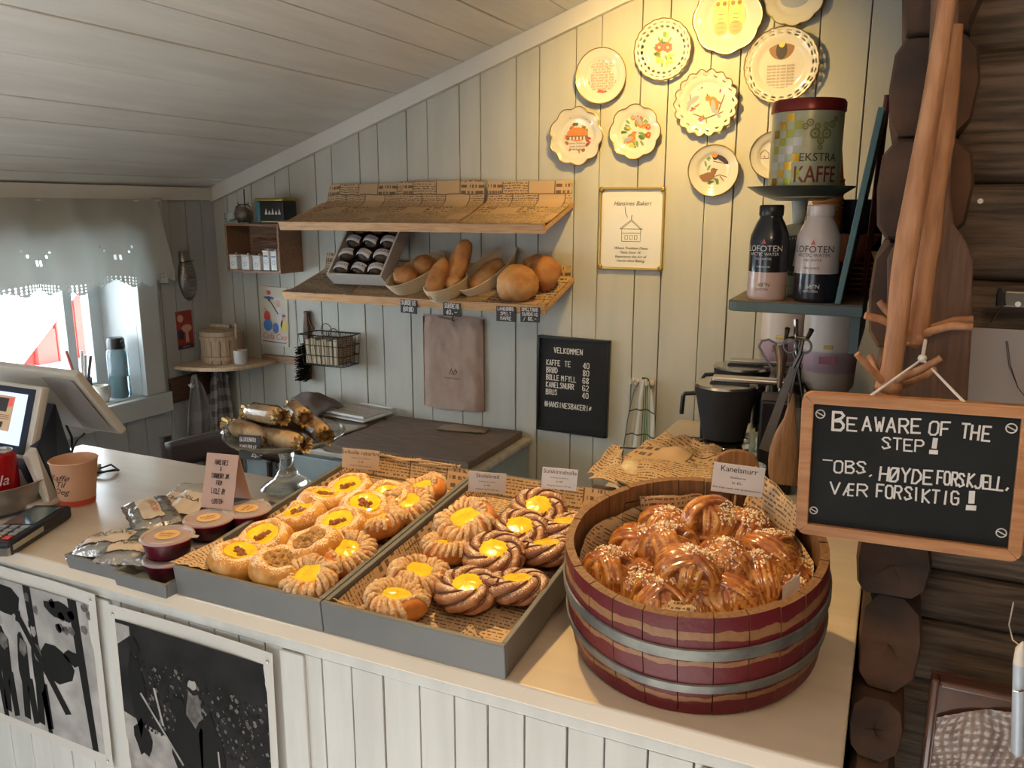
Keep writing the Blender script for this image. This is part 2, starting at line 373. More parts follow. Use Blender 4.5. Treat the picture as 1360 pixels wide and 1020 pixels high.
for a, b in zip(cx, cx[1:]):
    d = random.uniform(0, .003); a2, b2 = a+.0019, b-.0019
    q = B(); P = [(a2, zc(a2)+d), (b2, zc(b2)+d)]
    q.add([(P[0][0], -1.6, P[0][1]), (P[1][0], -1.6, P[1][1]), (P[1][0], YW+.02, P[1][1]), (P[0][0], YW+.02, P[0][1]), (P[0][0], -1.6, P[0][1]+.02), (P[1][0], -1.6, P[1][1]+.02), (P[1][0], YW+.02, P[1][1]+.02), (P[0][0], YW+.02, P[0][1]+.02)],
        [(0, 3, 2, 1), (4, 5, 6, 7), (0, 1, 5, 4), (2, 3, 7, 6), (1, 2, 6, 5), (3, 0, 4, 7)]).obj('plank', CEIL, ce, smooth=False, bevel=.001)
xe = cx[-1]
B().add([(-2.5, -1.6, zc(-2.5)+.03), (xe, -1.6, zc(xe)+.03), (xe, YW+.1, zc(xe)+.03), (-2.5, YW+.1, zc(-2.5)+.03)], [(0, 1, 2, 3)]).obj('backing', DARK, ce)
B().add([(xe, -1.6, zc(xe)), (2.6, -1.6, zc(xe)-.3), (2.6, YW+.1, zc(xe)-.3), (xe, YW+.1, zc(xe))], [(0, 3, 2, 1)]).obj('far_slope', CEIL, ce)
# cornice boards
t = B(); e0, e1 = XL, .35
t.add([(e0, YW-.02, zc(e0)-.052), (e1, YW-.02, zc(e1)-.052), (e1, YW-.02, zc(e1)), (e0, YW-.02, zc(e0)), (e0, YW, zc(e0)-.052), (e1, YW, zc(e1)-.052), (e1, YW, zc(e1)), (e0, YW, zc(e0))], [(0, 1, 2, 3), (0, 4, 5, 1), (3, 2, 6, 7)])
struct(t.obj('trim_1', TRIM, smooth=False, bevel=.001))
struct(B().box((XL, -1.6, 1.624), (XL+.018, YW-.02, 1.668)).obj('trim_2', TRIM, smooth=False, bevel=.001))
struct(B().box((-2.6, -1.7, -.03), (2.6, YW+.1, 0)).obj('floor', mat('floor_boards', (.52, .49, .44), .6, col2=(.46, .43, .38), stretch=(10, 1, 1), vscale=4), smooth=False))
struct(B().box((-2.5, -1.72, 0), (2.6, -1.62, 2.6)).obj('wall_front', mat('rear_wall', (.30, .26, .21), .8), smooth=False))
struct(B().box((2.5, -1.7, 0), (2.6, YW, 2.6)).obj('wall_right', MT['rear_wall'], smooth=False))
struct(B().box((.35, YW, 0), (2.6, YW+.1, 2.9)).obj('wall_rear_right', MT['rear_wall'], smooth=False))
# window: casing, deep reveal, sash, mullion, panes
wi = root('window_1')
TRW = mat('window_paint', (.52, .54, .53), .45, bump=.1, col2=(.47, .49, .48), vscale=6)
B().box((XL, WY1, WZ0-.002), (XL+.022, 2.018, 1.585)).obj('casing', TRW, wi, smooth=False, bevel=.002)
B().box((XL, WY0-.08, WZ0-.002), (XL+.022, WY0, 1.585)).obj('casing', TRW, wi, smooth=False, bevel=.002)
B().box((XL, WY0, WZ1), (XL+.022, WY1, 1.585)).obj('casing', TRW, wi, smooth=False, bevel=.002)
B().box((XL, WY0-.1, .904), (XL+.026, 2.04, WZ0-.004)).obj('sill_apron', TRW, wi, smooth=False, bevel=.002)
B().box((XL-.25, WY0, WZ0-.02), (XL+.0, WY1, WZ0)).obj('window_sill', TRW, wi, smooth=False)
B().box((XL-.25, WY1, WZ0), (XL, WY1+.02, WZ1)).obj('reveal', TRW, wi, smooth=False)
B().box((XL-.25, WY0-.02, WZ0), (XL, WY0, WZ1)).obj('reveal', TRW, wi, smooth=False)
B().box((XL-.25, WY0, WZ1), (XL, WY1, WZ1+.02)).obj('reveal', TRW, wi, smooth=False)
XS = XL-.17
for y0, y1 in ((WY0, WY0+.04), (WY1-.045, WY1), (1.435, 1.475), (1.80, 1.832)):
    B().box((XS-.03, y0, WZ0), (XS+.01, y1, WZ1)).obj('sash_stile', TRW, wi, smooth=False, bevel=.002)
for z0, z1 in ((WZ0, WZ0+.04), (WZ1-.04, WZ1)):
    B().box((XS-.028, WY0, z0), (XS+.008, WY1, z1)).obj('sash_rail', TRW, wi, smooth=False, bevel=.002)
for y0, y1 in ((WY0+.04, 1.435), (1.475, 1.80), (1.832, WY1-.045)):
    B().box((XS-.012, y0, WZ0+.04), (XS-.009, y1, WZ1-.04)).obj('pane', PANE, wi, smooth=False)
# outside: snow-bright ground, red boathouse
SNOW = mat('bright_ground', (.80, .82, .84), .9, bump=.4, scale=3)
struct(B().box((-60, -30, -1.4), (XL-.6, 60, -1.2)).obj('floor_outside', SNOW, smooth=False))
RED = mat('barn_red', (.75, .05, .035), .8, vscale=2, col2=(.55, .04, .03))
bn = thing('boathouse', 'red boarded boathouse with white bargeboard seen through the window', 'building', (-7.5, 5.15, -1.2))
# gable wall: boards of rising height under a steep roof edge
for k in range(10):
    y = .02+k*.22; h = 1.52+min(1.9, .93*(y+.1)); B().box((0, y, .9), (.05, y+.205, h)).obj('board', RED, bn, smooth=False)
B().box((-4, .0, .0), (-.02, 2.2, 1.5)).obj('wall', RED, bn, smooth=False)
WT = mat('white_board', (.8, .8, .78), .6)
B().add([(.08, -.35, 1.17), (.08, 1.9, 3.27), (.08, 1.9, 3.50), (.08, -.35, 1.40), (-4, -.35, 1.17), (-4, 1.9, 3.27), (-4, 1.9, 3.50), (-4, -.35, 1.40)], [(0, 1, 2, 3), (0, 4, 5, 1), (3, 2, 6, 7), (4, 7, 6, 5), (0, 3, 7, 4)]).obj('roof', WT, bn, smooth=False)
B().box((-.02, -.1, .0), (.12, 2.4, 1.30)).obj('stone_base', mat('stone_base', (.36, .38, .42), .8, vscale=3, col2=(.26, .28, .31)), bn, smooth=False)

# ------------------------------------------------------------------ the serving counter
ct = thing('serving_counter', 'long white painted board counter across the front of the shop', 'counter', (0, 0, 0))
CX0 = -1.87
B().prism([(CX0, YC), (-.004, YC), (-.004, 2.30), (-.535, 2.30), (-.545, 1.389), (CX0, 1.389)], ZC-.028, ZC).obj('countertop', COUNT, ct, smooth=False, bevel=.003)
# front: rails, stiles, boards
yf = YC+.012
B().box((CX0, yf+.012, 0), (-.02, yf+.03, ZC-.03)).obj('backing', PANEL, ct, smooth=False)
B().box((CX0, yf-.003, ZC-.05), (-.01, yf+.012, ZC-.028)).obj('rail', PANEL, ct, smooth=False, bevel=.002)
stl = [hit(x, y, 'Y', YC).x for x, y in ((128, 800), (382, 860), (955, 1010))]
x = CX0
while x < -.03:
    wd = random.uniform(.050, .062); x1 = min(x+wd, -.015)
    B().box((x+.0012, yf+random.uniform(0, .0015), 0), (x1-.0012, yf+.012, ZC-.052)).obj('board', PANEL, ct, smooth=False, bevel=.0012)
    x = x1
for s in stl: B().box((s-.022, yf-.006, 0), (s+.022, yf, ZC-.052)).obj('stile', PANEL, ct, smooth=False, bevel=.0015)
B().box((-.045, yf-.006, 0), (-.012, yf, ZC-.052)).obj('stile', PANEL, ct, smooth=False, bevel=.0015)
B().box((-.02, YC+.02, 0), (-.008, 2.3, ZC-.03)).obj('side_panel', PANEL, ct, smooth=False)
B().box((CX0+.02, 1.36, 0), (-.54, 1.372, ZC-.03)).obj('back_panel', PANEL, ct, smooth=False)
B().box((-.535, 1.372, 0), (-.523, 2.3, ZC-.03)).obj('back_panel', PANEL, ct, smooth=False)

# ------------------------------------------------------------------ log walls on the right
lw = root('wall_log_end')
zs = [0, .16, .31, .46]+[hit(1165, y, 'Y', 1.17).z for y in (1010, 925, 790, 700, 570, 465, 318, 185, 48)][::1]+[2.1, 2.26, 2.42]
zs = sorted(zs)
for i, (a, b) in enumerate(zip(zs, zs[1:])):
    h = b-a; x0 = -.03 if a > 1.35 else (-.012 if a > 1 else .0); x1 = .072+random.uniform(-.006, .006); x0 += random.uniform(-.004, .006); y0 = 1.17+random.uniform(-.012, .012)
    k = .012+random.uniform(-.003, .004)
    pr = [(x0+k, a), (x1-k*1.6, a), (x1-.002, a+h*.16), (x1+.003, a+h*.55), (x1-.003, a+h*.86), (x1-k*1.6, b), (x0+k*1.1, b), (x0+.001, a+h*.84), (x0-.002, a+h*.5), (x0+.002, a+h*.14)]
    n = len(pr); q = B(); rings = []
    mid = V((sum(p[0] for p in pr)/n, 0, sum(p[1] for p in pr)/n))
    for yy, sc_ in ((y0, .0), (y0-.001, .5), (y0+.003, .93), (y0+.014, 1), (1.45, 1), (1.8, 1), (YW, 1)):
        rings.append([(mid.x+(p[0]-mid.x)*max(sc_, .01), yy+(.006*nz((p[0]*30, i, p[1]*30)) if sc_ < 1 else 0), mid.z+(p[1]-mid.z)*max(sc_, .01)) for p in pr])
    q.add([p for r in rings for p in r], [(j*n+k2, j*n+(k2+1) % n, (j+1)*n+(k2+1) % n, (j+1)*n+k2) for j in range(len(rings)-1) for k2 in range(n)])
    q.obj('log', LOGE, lw, angle=50)
lr = root('wall_log')
zz = sorted([0, .17, .33]+[hit(1300, y, 'Y', 1.27).z for y in (925, 840, 775, 640, 520, 375, 245, 70)]+[2.05, 2.25, 2.5])
for i, (a, b) in enumerate(zip(zz, zz[1:])):
    q = B(); h = b-a; sl = .012*nz((i*3.3, 0, 0))
    def fn(u, v, a=a, h=h, i=i):
        x = .06+u*1.5; z = a+h*v; bul = sqrt(max(0, 1-(2*v-1)**2))**.5
        return (x, 1.30-.03*bul+.005*nz((x*8, i, z*40))+.0025*nz((x*5, i, z*190)), z+.004*nz((x*4, i*2, 0)))
    q.grid(fn, 60, 14); q.add([(.06, 1.30, a), (1.56, 1.30, a), (1.56, 1.42, a), (.06, 1.42, a)], [(0, 1, 2, 3)])
    q.obj('log', LOG, lr, angle=60)
B().box((.06, 1.31, 0), (1.56, 1.42, 2.6)).obj('backing', DARK, lr, smooth=False)
struct(B().box((1.5, -1.7, 0), (1.56, 1.3, 2.6)).obj('wall_log_side', LOG, smooth=False))
# ------------------------------------------------------------------ trays on the counter
TILT = rad(5.5)
def crumple(q, x0, x1, y0, y1, z, amp, seed, su=None, nu=24, nv=24, lip=None):
    def fn(u, v):
        x = x0+(x1-x0)*u; y = y0+(y1-y0)*v
        zz = z+amp*nz((x*14, y*14, 0), 1, seed)+amp*.5*abs(nz((x*40, y*40, 3), 1, seed))
        if lip: zz += lip(u, v)
        return (x, y, zz)
    return q.grid(fn, nu, nv, x1-x0, y1-y0)
def tray(name, label, loc, wx, wy, h, tilt=TILT, th=.008, thg='trays on the counter', slant=0):
    t = thing(name, label, 'tray', loc, (tilt, 0, 0))
    B().box((th, th, .001), (wx-th, wy-th, .006)).obj('base', GREYI, t, smooth=False)
    for a, b in (((0, 0, 0), (wx, th, h)), ((0, wy-th, 0), (wx, wy, h)), ((0, th, 0), (th, wy-th, h)), ((wx-th, th, 0), (wx, wy-th, h))):
        q = B(); q.box(a, b)
        if slant:
            for v in q.v:
                if v.z > h/2:
                    v.x += slant if v.x > wx/2 else -slant; v.y += slant if v.y > wy/2 else -slant
        q.obj('side', GREYP, t, smooth=False, bevel=.0015)
    return t
Wy = .50
TL = tray('display_tray', 'grey wooden tray at left filled with sugared custard buns', (-.988, YC+.001, ZC), .284, Wy, .050)
TRR = tray('display_tray', 'grey wooden tray at right with cinnamon twists and bare paper in front', (-.702, YC+.001, ZC), .290, Wy, .050)
# wedge battens lifting the backs of the trays
for x0 in (-.98, -.69):
    tag(B().box((x0, YC+.46, ZC), (x0+.26, YC+.48, ZC+.043)).obj('batten', LPINE, smooth=False), 'thin wooden batten propping up the back of the %s tray' % ('left' if x0 < -.8 else 'right'), 'batten')
ML = Matrix.Translation((-.988, YC+.001, ZC))@Matrix.Rotation(TILT, 4, 'X')
MR = Matrix.Translation((-.702, YC+.001, ZC))@Matrix.Rotation(TILT, 4, 'X')
def liner(label, M, x0, x1, y0, y1, seed, mt=NEWS):
    def lip(u, v):
        e = .0
        for d in (u, 1-u): e = max(e, max(0, 1-d/.045)*.030)
        e = max(e, max(0, 1-(1-v)/.03)*.042)
        e = max(e, max(0, 1-v/.03)*.024)
        return e
    q = B(); crumple(q, x0, x1, y0, y1, .0105, .0022, seed, nu=44, nv=60, lip=lip)
    q.uv = []
    for p in q.v:
        lz = max(0, p.z-.0165); du = lz if p.x > x1-.02 else (-lz if p.x < x0+.02 else 0); dv = lz if p.y > y1-.02 else (-lz if p.y < y0+.02 else 0); q.uv.append((p.x+du, p.y+dv))
    o = q.obj('paper_liner', mt, smooth=True); o.matrix_world = M
    return tag(o, label, 'paper')
liner('printed greaseproof paper lining the left tray under sugared buns', ML, .0095, .2745, .0095, Wy-.0095, 3)
liner('printed greaseproof paper lining the right tray, bare at its front', MR, .0095, .2805, .0095, Wy-.0095, 5)
# loose folds of paper standing at the front edges
def flap(label, M, pts, seed, mt=NEWS):
    q = B(); A, Bp, C, D = [V(p) for p in pts]
    def fn(u, v):
        p = (A.lerp(Bp, u)).lerp(D.lerp(C, u), v)
        return p+V((.002*nz((u*5, v*4, seed)), .003*nz((u*6, v*4, seed+5)), .002*nz((u*7, v*3, seed+9))))
    q.grid(fn, 24, 6, (A-Bp).length, (A-D).length)
    o = q.obj('paper_fold', mt); o.matrix_world = M
    return tag(o, label, 'paper')
flap('paper corner sticking out at the front left corner of the left tray', ML, [(-.012, .004, .052), (.06, .012, .050), (.07, .05, .043), (.01, .10, .052)], 1)
flap('folded printed paper edge standing along the front of the right tray', MR, [(.012, .012, .052), (.195, .014, .018), (.20, .03, .016), (.02, .035, .034)], 2)
flap('torn scrap of brown paper in front right corner of the right tray', MR, [(.205, .018, .030), (.25, .02, .016), (.245, .045, .014), (.215, .05, .035)], 3)
flap('printed paper strip showing behind the buns at the back of the left tray', ML, [(.02, Wy-.012, .052), (.25, Wy-.012, .052), (.25, Wy-.008, .062), (.02, Wy-.008, .060)], 4)
# ---- bun builders
def dprof(kind):
    if kind == 'A': return [(0, 0), (.038, 0), (.048, .008), (.051, .019), (.047, .031), (.038, .039), (.029, .038), (.023, .031), (.019, .024), (.012, .022), (0, .022)]
    return [(0, 0), (.036, 0), (.045, .008), (.047, .018), (.043, .028), (.036, .033), (.028, .032), (.023, .026), (.019, .020), (0, .019)]
def pol(a, r, z): return (r*cos(a), r*sin(a), z)
def make_bun(kind, v):
    t = bpy.data.objects.new({'A': 'sugared_bun', 'B': 'iced_custard_bun', 'C': 'cinnamon_custard_twist'}[kind], None); COL.objects.link(t); t.empty_display_size = .01
    s = v*11+{'A': 0, 'B': 40, 'C': 80}[kind]
    ox, oy = .006*nz((s, 1, 2)), .006*nz((s, 7, 2))
    if kind in 'AB':
        def wob(r, z, a):
            z *= 1.12
            k = 1+.09*nz((cos(a)*1.2, sin(a)*1.2, s))+.03*nz((cos(a)*4, sin(a)*4, z*60+s))
            return r*k, z*(1+.22*nz((cos(a)*1.3+r*20, sin(a)*1.3, s+4)))
        q = B(); q.lathe(dprof(kind), 40, wob); q.obj('dough', DA if kind == 'A' else DB, t, sub=1)
    if kind == 'A':
        if True:
            q = B()
            def wc(r, z, a): return r*(1+.16*nz((cos(a), sin(a), s+9))), z+.0012*nz((cos(a)*3, sin(a)*3, r*90+s))
            q.lathe([(.029, .034), (.0275, .0405), (.023, .0415), (.017, .0385), (.009, .037), (0, .037)], 32, wc); q.obj('custard' if v != 2 else 'filling', CUST if v != 2 else CRUMB, t)
        q = B(); r0 = .024 if v == 2 else .0165
        for k in range(9 if v != 2 else 20):
            a = random.uniform(0, 6.28); rr = random.uniform(0, r0*.75)
            q.ball((ox*.5+rr*cos(a), oy*.5+rr*sin(a), .037), (random.uniform(.004, .008), random.uniform(.004, .007), .005), 8, 6, .5, k+s)
        q.obj('jam', JAM if v != 2 else CRUMB, t)
    elif kind == 'B':
        def wc(r, z, a): return r*(1+.14*nz((cos(a), sin(a), s+9))), z+.0015*nz((cos(a)*3, sin(a)*3, r*90+s))
        B().lathe([(.026, .027), (.022, .032), (.014, .0335), (0, .033)], 28, wc).obj('custard', CUST, t)
        q = B(); n = 23; sk = random.uniform(.3, .6)*(1 if v % 2 else -1)
        gap = random.uniform(0, 6.28)
        pr = [(.019, .0255), (.023, .031), (.028, .0355), (.034, .0365), (.040, .034), (.0455, .028), (.0475, .020)]
        for k in range(n):
            a = 2*pi*k/n+random.uniform(-.04, .04)
            dg = abs((a-gap+pi) % (2*pi)-pi); m_ = len(pr)-(3 if dg < .35 else 0)
            pts = []; rr = []
            for j, (r, z) in enumerate(pr[:m_]):
                kk = 1+.09*nz((cos(a)*1.2, sin(a)*1.2, s)); aa = a+sk*(j/6)
                z2 = z*(1+.22*nz((cos(a)*1.3+r*20, sin(a)*1.3, s+4)))
                pts.append((r*kk*cos(aa)+random.uniform(-.0011, .0011), r*kk*sin(aa)+random.uniform(-.0011, .0011), z2+random.uniform(-.0010, .0012)))
                rr.append(.0047*(.62+.62*random.random())*(.7 if j in (0, m_-1) else 1)*(.72 if j < 2 else 1))
            q.tube(pts, rr, 7)
        q.obj('icing', ICE, t, angle=70)
    else:
        q = B()
        q.lathe([(0, .002), (.040, .002), (.047, .012), (.044, .022), (.030, .026), (.018, .026), (0, .025)], 28); q.obj('core', DCD, t)
        q = B(); tw = 1.75; n = 96
        for st in range(4):
            pts = []; rr = []
            for i in range(n):
                a = 2*pi*i/n; ph = tw*2*pi*i/n+st*2*pi/4
                R_ = .0365+.0125*cos(ph)+.0015*nz((i*.15, st, s)); z = .0205+.0115*sin(ph)
                k = 1+.06*nz((cos(a), sin(a), s))
                pts.append((R_*k*cos(a), R_*k*sin(a)*.93, z)); rr.append(.0088+.0016*nz((i*.3, st, s)))
            q.tube(pts, rr, 10, closed=False)
        # dough ribbons between the strands give the layered look
        q.obj('dough', DC, t, angle=70)
        g = B()
        for st in range(4):
            pts = []
            for i in range(n):
                a = 2*pi*i/n; ph = tw*2*pi*i/n+st*2*pi/4+pi/4
                k = 1+.06*nz((cos(a), sin(a), s)); R_ = (.0365+.0185*cos(ph))
                pts.append((R_*k*cos(a), R_*k*sin(a)*.93, .0205+.0185*sin(ph)))
            g.tube(pts, .0014, 5)
        g.obj('cinnamon_filling', DCD, t)
        def wc(r, z, a): return r*(1+.16*nz((cos(a), sin(a), s+9))), z+.0015*nz((cos(a)*3, sin(a)*3, r*90+s))
        B().lathe([(.029, .029), (.027, .035), (.018, .0375), (0, .037)], 28, wc).obj('custard', CUST, t)
    return t
protos = {}
def bun(kind, v, M, px, py, wv, rz, label, group, sc_=1, tx=0, ty=0, lift=0):
    p = hitp(px, py, M, wv); r_ = (.050 if kind != 'B' else .048)*sc_; wid = .284 if M is ML else .290
    p.x = min(max(p.x, r_+.006), wid-r_-.006); p.y = min(max(p.y, r_+.007), Wy-r_-.008)
    mw = M@Matrix.Translation((p.x, p.y, wv-.036*sc_+lift))@Euler((tx, ty, rz)).to_matrix().to_4x4()@Matrix.Diagonal((sc_, sc_, sc_, 1))
    if (kind, v) not in protos:
        t = make_bun(kind, v); protos[kind, v] = t; t.matrix_world = mw; return tag(t, label, 'bun', group)
    o = dup(protos[kind, v], label, mw=mw); o['category'] = 'bun'; o['group'] = group; return o
GA, GB, GC = 'sugared rhubarb buns in the left tray', 'custard buns with strands of icing', 'cinnamon twists with custard in the right tray'
W = .061
for k, (px, py, v, lb) in enumerate([
    (306,738,0,'sugared bun with jam on custard in the front left corner of its tray'),
    (353,754,2,'sugared bun with brown crumble filling in the front row of its tray'),
    (352,708,1,'sugared bun with jam on custard, second from the front along the left tray edge'),
    (418,716,2,'sugared bun with pale crumble filling, middle of the second row'),
    (401,680,3,'sugared bun with dark jam on custard, third along the left tray edge'),
    (453,690,1,'sugared bun with jam on custard, in the middle of the third row'),
    (427,658,0,'sugared bun with jam on custard, fourth along the left tray edge'),
    (482,667,3,'sugared bun with a custard pool, middle of the fourth row'),
    (466,643,1,'sugared bun with broad custard ring under the rhubarb bun price sign'),
    (515,655,0,'sugared bun with jam at the back of the left tray, beside two iced buns')]):
    bun('A', v, ML, px, py, W+(.006 if k in (3, 5, 7) else 0)+.002*(k % 2), random.uniform(0, 6), lb, GA, .97, tx=rad(13), ty=rad(random.uniform(-5, 5)))
for k, (px, py, v, lb) in enumerate([
    (422,764,0,'iced custard bun at the front right corner of the left tray'),
    (484,727,1,'iced custard bun second from the front along the divider of the left tray'),
    (522,688,2,'iced custard bun third from the front along the divider of the left tray'),
    (551,661,3,'iced custard bun behind the third, leaning on the rearmost iced bun'),
    (574,643,0,'rearmost iced custard bun, in the back right corner of the left tray')]):
    bun('B', v, ML, px, py, W+.003, random.uniform(0, 6), lb, GB, .97, tx=rad(13), ty=rad(random.uniform(-8, 4)))
for k, (px, py, v, lb) in enumerate([
    (517,790,1,'iced custard bun at the front left of the right tray'),
    (552,753,3,'iced custard bun second from the front in the right tray'),
    (592,719,2,'golden iced custard bun partly under the large one in the right tray'),
    (622,680,0,'largest iced custard bun, at the back left of the right tray')]):
    bun('B', v, MR, px, py, W-.006+(.022 if k == 3 else 0), random.uniform(0, 6), lb, GB, (.98, .98, .94, 1.16)[k], tx=rad(10 if k < 3 else 14), ty=rad((-2, 0, 6, 0)[k]))
for k, (px, py, v, lb) in enumerate([
    (620,771,0,'cinnamon twist with custard nearest the bare paper in the right tray'),
    (691,770,1,'cinnamon twist with custard at the front by the right tray side'),
    (656,724,2,'cinnamon twist with custard in the middle of the right tray'),
    (727,722,0,'cinnamon twist with custard second along the right tray side'),
    (690,693,1,'cinnamon twist with custard behind the middle one'),
    (758,694,2,'cinnamon twist with custard half hidden by the red barrel'),
    (715,664,1,'rearmost cinnamon twist, with the white price sign stuck in it')]):
    bun('C', v, MR, px, py, W-.006+(.010 if k in (2, 4, 6) else 0), (.5, 1.1, .3, 1.0, .2, .9, .4)[k]+3.1*(k % 2), lb, GC, .88, tx=rad((6, 8, 14, 10, 14, 8, 22)[k]), ty=rad((0, -8, 0, -6, 4, -5, 0)[k]))

# ---- price signs on sticks
def sign(label, px, py, Y, wpx, hpx, lines, rz, mt=PAPER, roll=0, stick=.05, hdr=None):
    p = hit(px, py, 'Y', Y); d = (p-CAM).dot(FW); w_, h_ = wpx*d/FPX, hpx*d/FPX
    mw = Matrix.Translation(p)@Euler((rad(88), 0, rz)).to_matrix().to_4x4()@Matrix.Rotation(roll, 4, 'Z')
    t = thing('price_sign', label, 'sign', mw=mw, group='price signs stuck among the buns')
    B().cbox((0, 0, 0), (w_, h_, .0012)).obj('card', mt, t, smooth=False)
    q = B(); y = h_*.24
    q.text(lines[0], h_*.27, (0, y, .0009), sx=1.0)
    for k, s in enumerate(lines[1:]): q.text(s, h_*(.095 if k != 1 else .13), (0, y-h_*(.22+.19*k), .0009))
    q.obj('lettering', INK, t, smooth=False)
    B().cyl((0, -h_/2-stick, -.002), (0, -h_/2+.012, -.002), .0014, n=8).obj('stick', LPINE, t)
    return t
sign('tan price sign reading Solbolle rabarbra at the back of the left tray', 479, 610, 1.30, 50, 27, ['Solbolle rabarbra', 'Solbolle med vaniljekrem', 'kr 68', 'Allergener: gluten, melk, egg'], rad(20), mat('tan_card', (.60, .44, .30), .6), rad(-4))
sign('pale price sign reading Skolebrød between the two trays', 647, 641, 1.30, 50, 28, ['Skolebrød', 'Vaniljekrem og kokos', 'kr 68', 'Allergener: gluten, melk, egg'], rad(20), roll=rad(-3))
sign('white laminated price sign reading Solskinnsbolle in the rearmost twist', 743, 636, 1.28, 47, 29, ['Solskinnsbolle', 'Kanel og vaniljekrem', 'kr 68', 'Allergener: gluten, melk, egg'], rad(20), mat('laminate', (.70, .70, .72), .15), rad(-4))

# ------------------------------------------------------------------ red barrel of glazed knots
BT = rad(10.4); MB_ = Matrix.Translation((-.212, .892, ZC+.001))@Matrix.Rotation(BT, 4, 'X')@Matrix.Translation((0, .166, 0))
tb = thing('half_barrel', 'large red half barrel of oak staves heaped with glazed knots', 'barrel', mw=MB_)
def stave_mat():
    m = mat('stave_paint', (.12, .009, .013), .45, bump=.4, scale=60, spec=.4); N, L, P = nodes(m)
    tc = N.new('ShaderNodeTexCoord'); s = N.new('ShaderNodeSeparateXYZ'); L.new(tc.outputs['Object'], s.inputs[0])
    n = N.new('ShaderNodeTexNoise'); n.inputs['Scale'].default_value = 22; n.inputs['Detail'].default_value = 5; L.new(tc.outputs['Object'], n.inputs['Vector'])
    n3 = N.new('ShaderNodeTexNoise'); n3.inputs['Scale'].default_value = 90; L.new(tc.outputs['Object'], n3.inputs['Vector'])
    zw = mathn(N, L, 'ADD', s.outputs[2], mathn(N, L, 'MULTIPLY', mathn(N, L, 'SUBTRACT', n.outputs[0], .5), .022))
    def band(c, h): return mathn(N, L, 'LESS_THAN', mathn(N, L, 'ABSOLUTE', mathn(N, L, 'SUBTRACT', zw, c)), h)
    f = band(.118, .006)
    for c, h in ((.0785, .0035), (.026, .004)): f = mathn(N, L, 'MAXIMUM', f, band(c, h))
    c0 = mixc(N, L, n3.outputs[0], (.30, .15, .06), (.18, .08, .035))
    L.new(mixc(N, L, f, (.11, .008, .012), c0), P.inputs['Base Color']); return m
STV = stave_mat(); STI = wood('stave_wood', (.24, .12, .05), (.15, .07, .03), 'z')
BH = .143
def rad_at(z): return .1655+.006*sin(pi*z/BH*.9)+.002*z/BH
NS = 26
for k in range(NS):
    a0 = 2*pi*k/NS+.004; a1 = 2*pi*(k+1)/NS-.004; q = B(); zs_ = [0, .03, .06, .09, .12, BH+random.uniform(-.0015, .001)]
    nn = 4; ring = []
    for z in zs_:
        r = rad_at(z)+random.uniform(-.0003, .0003)
        ring.append([pol(a0+(a1-a0)*i/nn, r, z) for i in range(nn+1)]+[pol(a1-(a1-a0)*i/nn, r-.011, z) for i in range(nn+1)])
    n = 2*(nn+1); vs = [p for r in ring for p in r]
    out = [(j*n+i, j*n+(i+1) % n, (j+1)*n+(i+1) % n, (j+1)*n+i) for j in range(5) for i in range(n)]
    q.add(vs, [])
    for f in out:
        i = f[0] % n; q.f.append(list(f)); q.m.append(0 if i < nn else 1)
    q.f.append([5*n+i for i in range(n)]); q.m.append(1); q.f.append([i for i in range(n)][::-1]); q.m.append(1); q.mi = 1
    q.obj('stave', [STV, STI], tb, angle=40)
HOOP = mat('hoop_iron', (.115, .12, .115), .45, metal=.5, bump=.4, scale=50, vscale=25, col2=(.20, .20, .18))
for z0, z1 in ((.036, .050), (.086, .102)):
    q = B(); q.lathe([(rad_at(z0)+.0004, z0), (rad_at(z0)+.0026, z0+.001), (rad_at(z1)+.0026, z1-.001), (rad_at(z1)+.0004, z1)], 72); q.obj('hoop', HOOP, tb)
B().cyl((0, 0, .006), (0, 0, .018), .158, n=48).obj('bottom_board', STI, tb)
tag(B().box((-.33, 1.19, ZC), (-.09, 1.215, ZC+.052)).obj('wedge', LPINE, smooth=False), 'wooden block under the back of the red barrel', 'block')
q = B()
q.lathe([(.0, .052), (.06, .055), (.11, .056), (.142, .062), (.151, .085), (.1525, .112)], 60, lambda r, z, a: (r-.006*abs(nz((a*3, z*20, 1)))*(r > .1), z+.007*nz((cos(a)*r*30, sin(a)*r*30, 2))))
q.uv = [(v.x+v.z, v.y+v.z) for v in q.v]
o = q.obj('paper_liner', NEWS, solid=.0006); o.matrix_world = MB_; tag(o, 'crumpled printed paper lining the red barrel', 'paper')
def sheet(label, M, P4, seed, mt=NEWS, amp=.004, cat='paper', name='paper_sheet', n=(20, 14)):
    q = B(); A, Bp, C, D = [V(p) for p in P4]
    def fn(u, v): return (A.lerp(Bp, u)).lerp(D.lerp(C, u), v)+V((amp*.5*nz((u*3, v*3, seed)), amp*.7*nz((u*3, v*3, seed+5)), amp*nz((u*4, v*3, seed+9))))
    q.grid(fn, *n, (A-Bp).length, (A-D).length)
    o = q.obj(name, mt, solid=.0003); o.matrix_world = M; return tag(o, label, cat)
sheet('stiff printed paper sheet standing behind the knots at the right of the barrel', MB_, [(.035, .115, .09), (.115, .06, .09), (.125, .095, .155), (.055, .145, .185)], 3)
sheet('dark printed paper scrap behind the knots at the back left of the barrel', MB_, [(-.10, .10, .085), (-.02, .145, .085), (-.022, .149, .125), (-.105, .107, .13)], 7)
sheet('narrow paper strip standing inside the right rim of the barrel', MB_, [(.122, -.055, .085), (.139, -.03, .085), (.139, -.03, .140), (.122, -.055, .132)], 8, mt=PAPER)
sheet('small folded paper lying at the front rim of the barrel', MB_, [(-.012, -.145, .103), (.038, -.142, .103), (.028, -.112, .120), (-.002, -.110, .122)], 9)
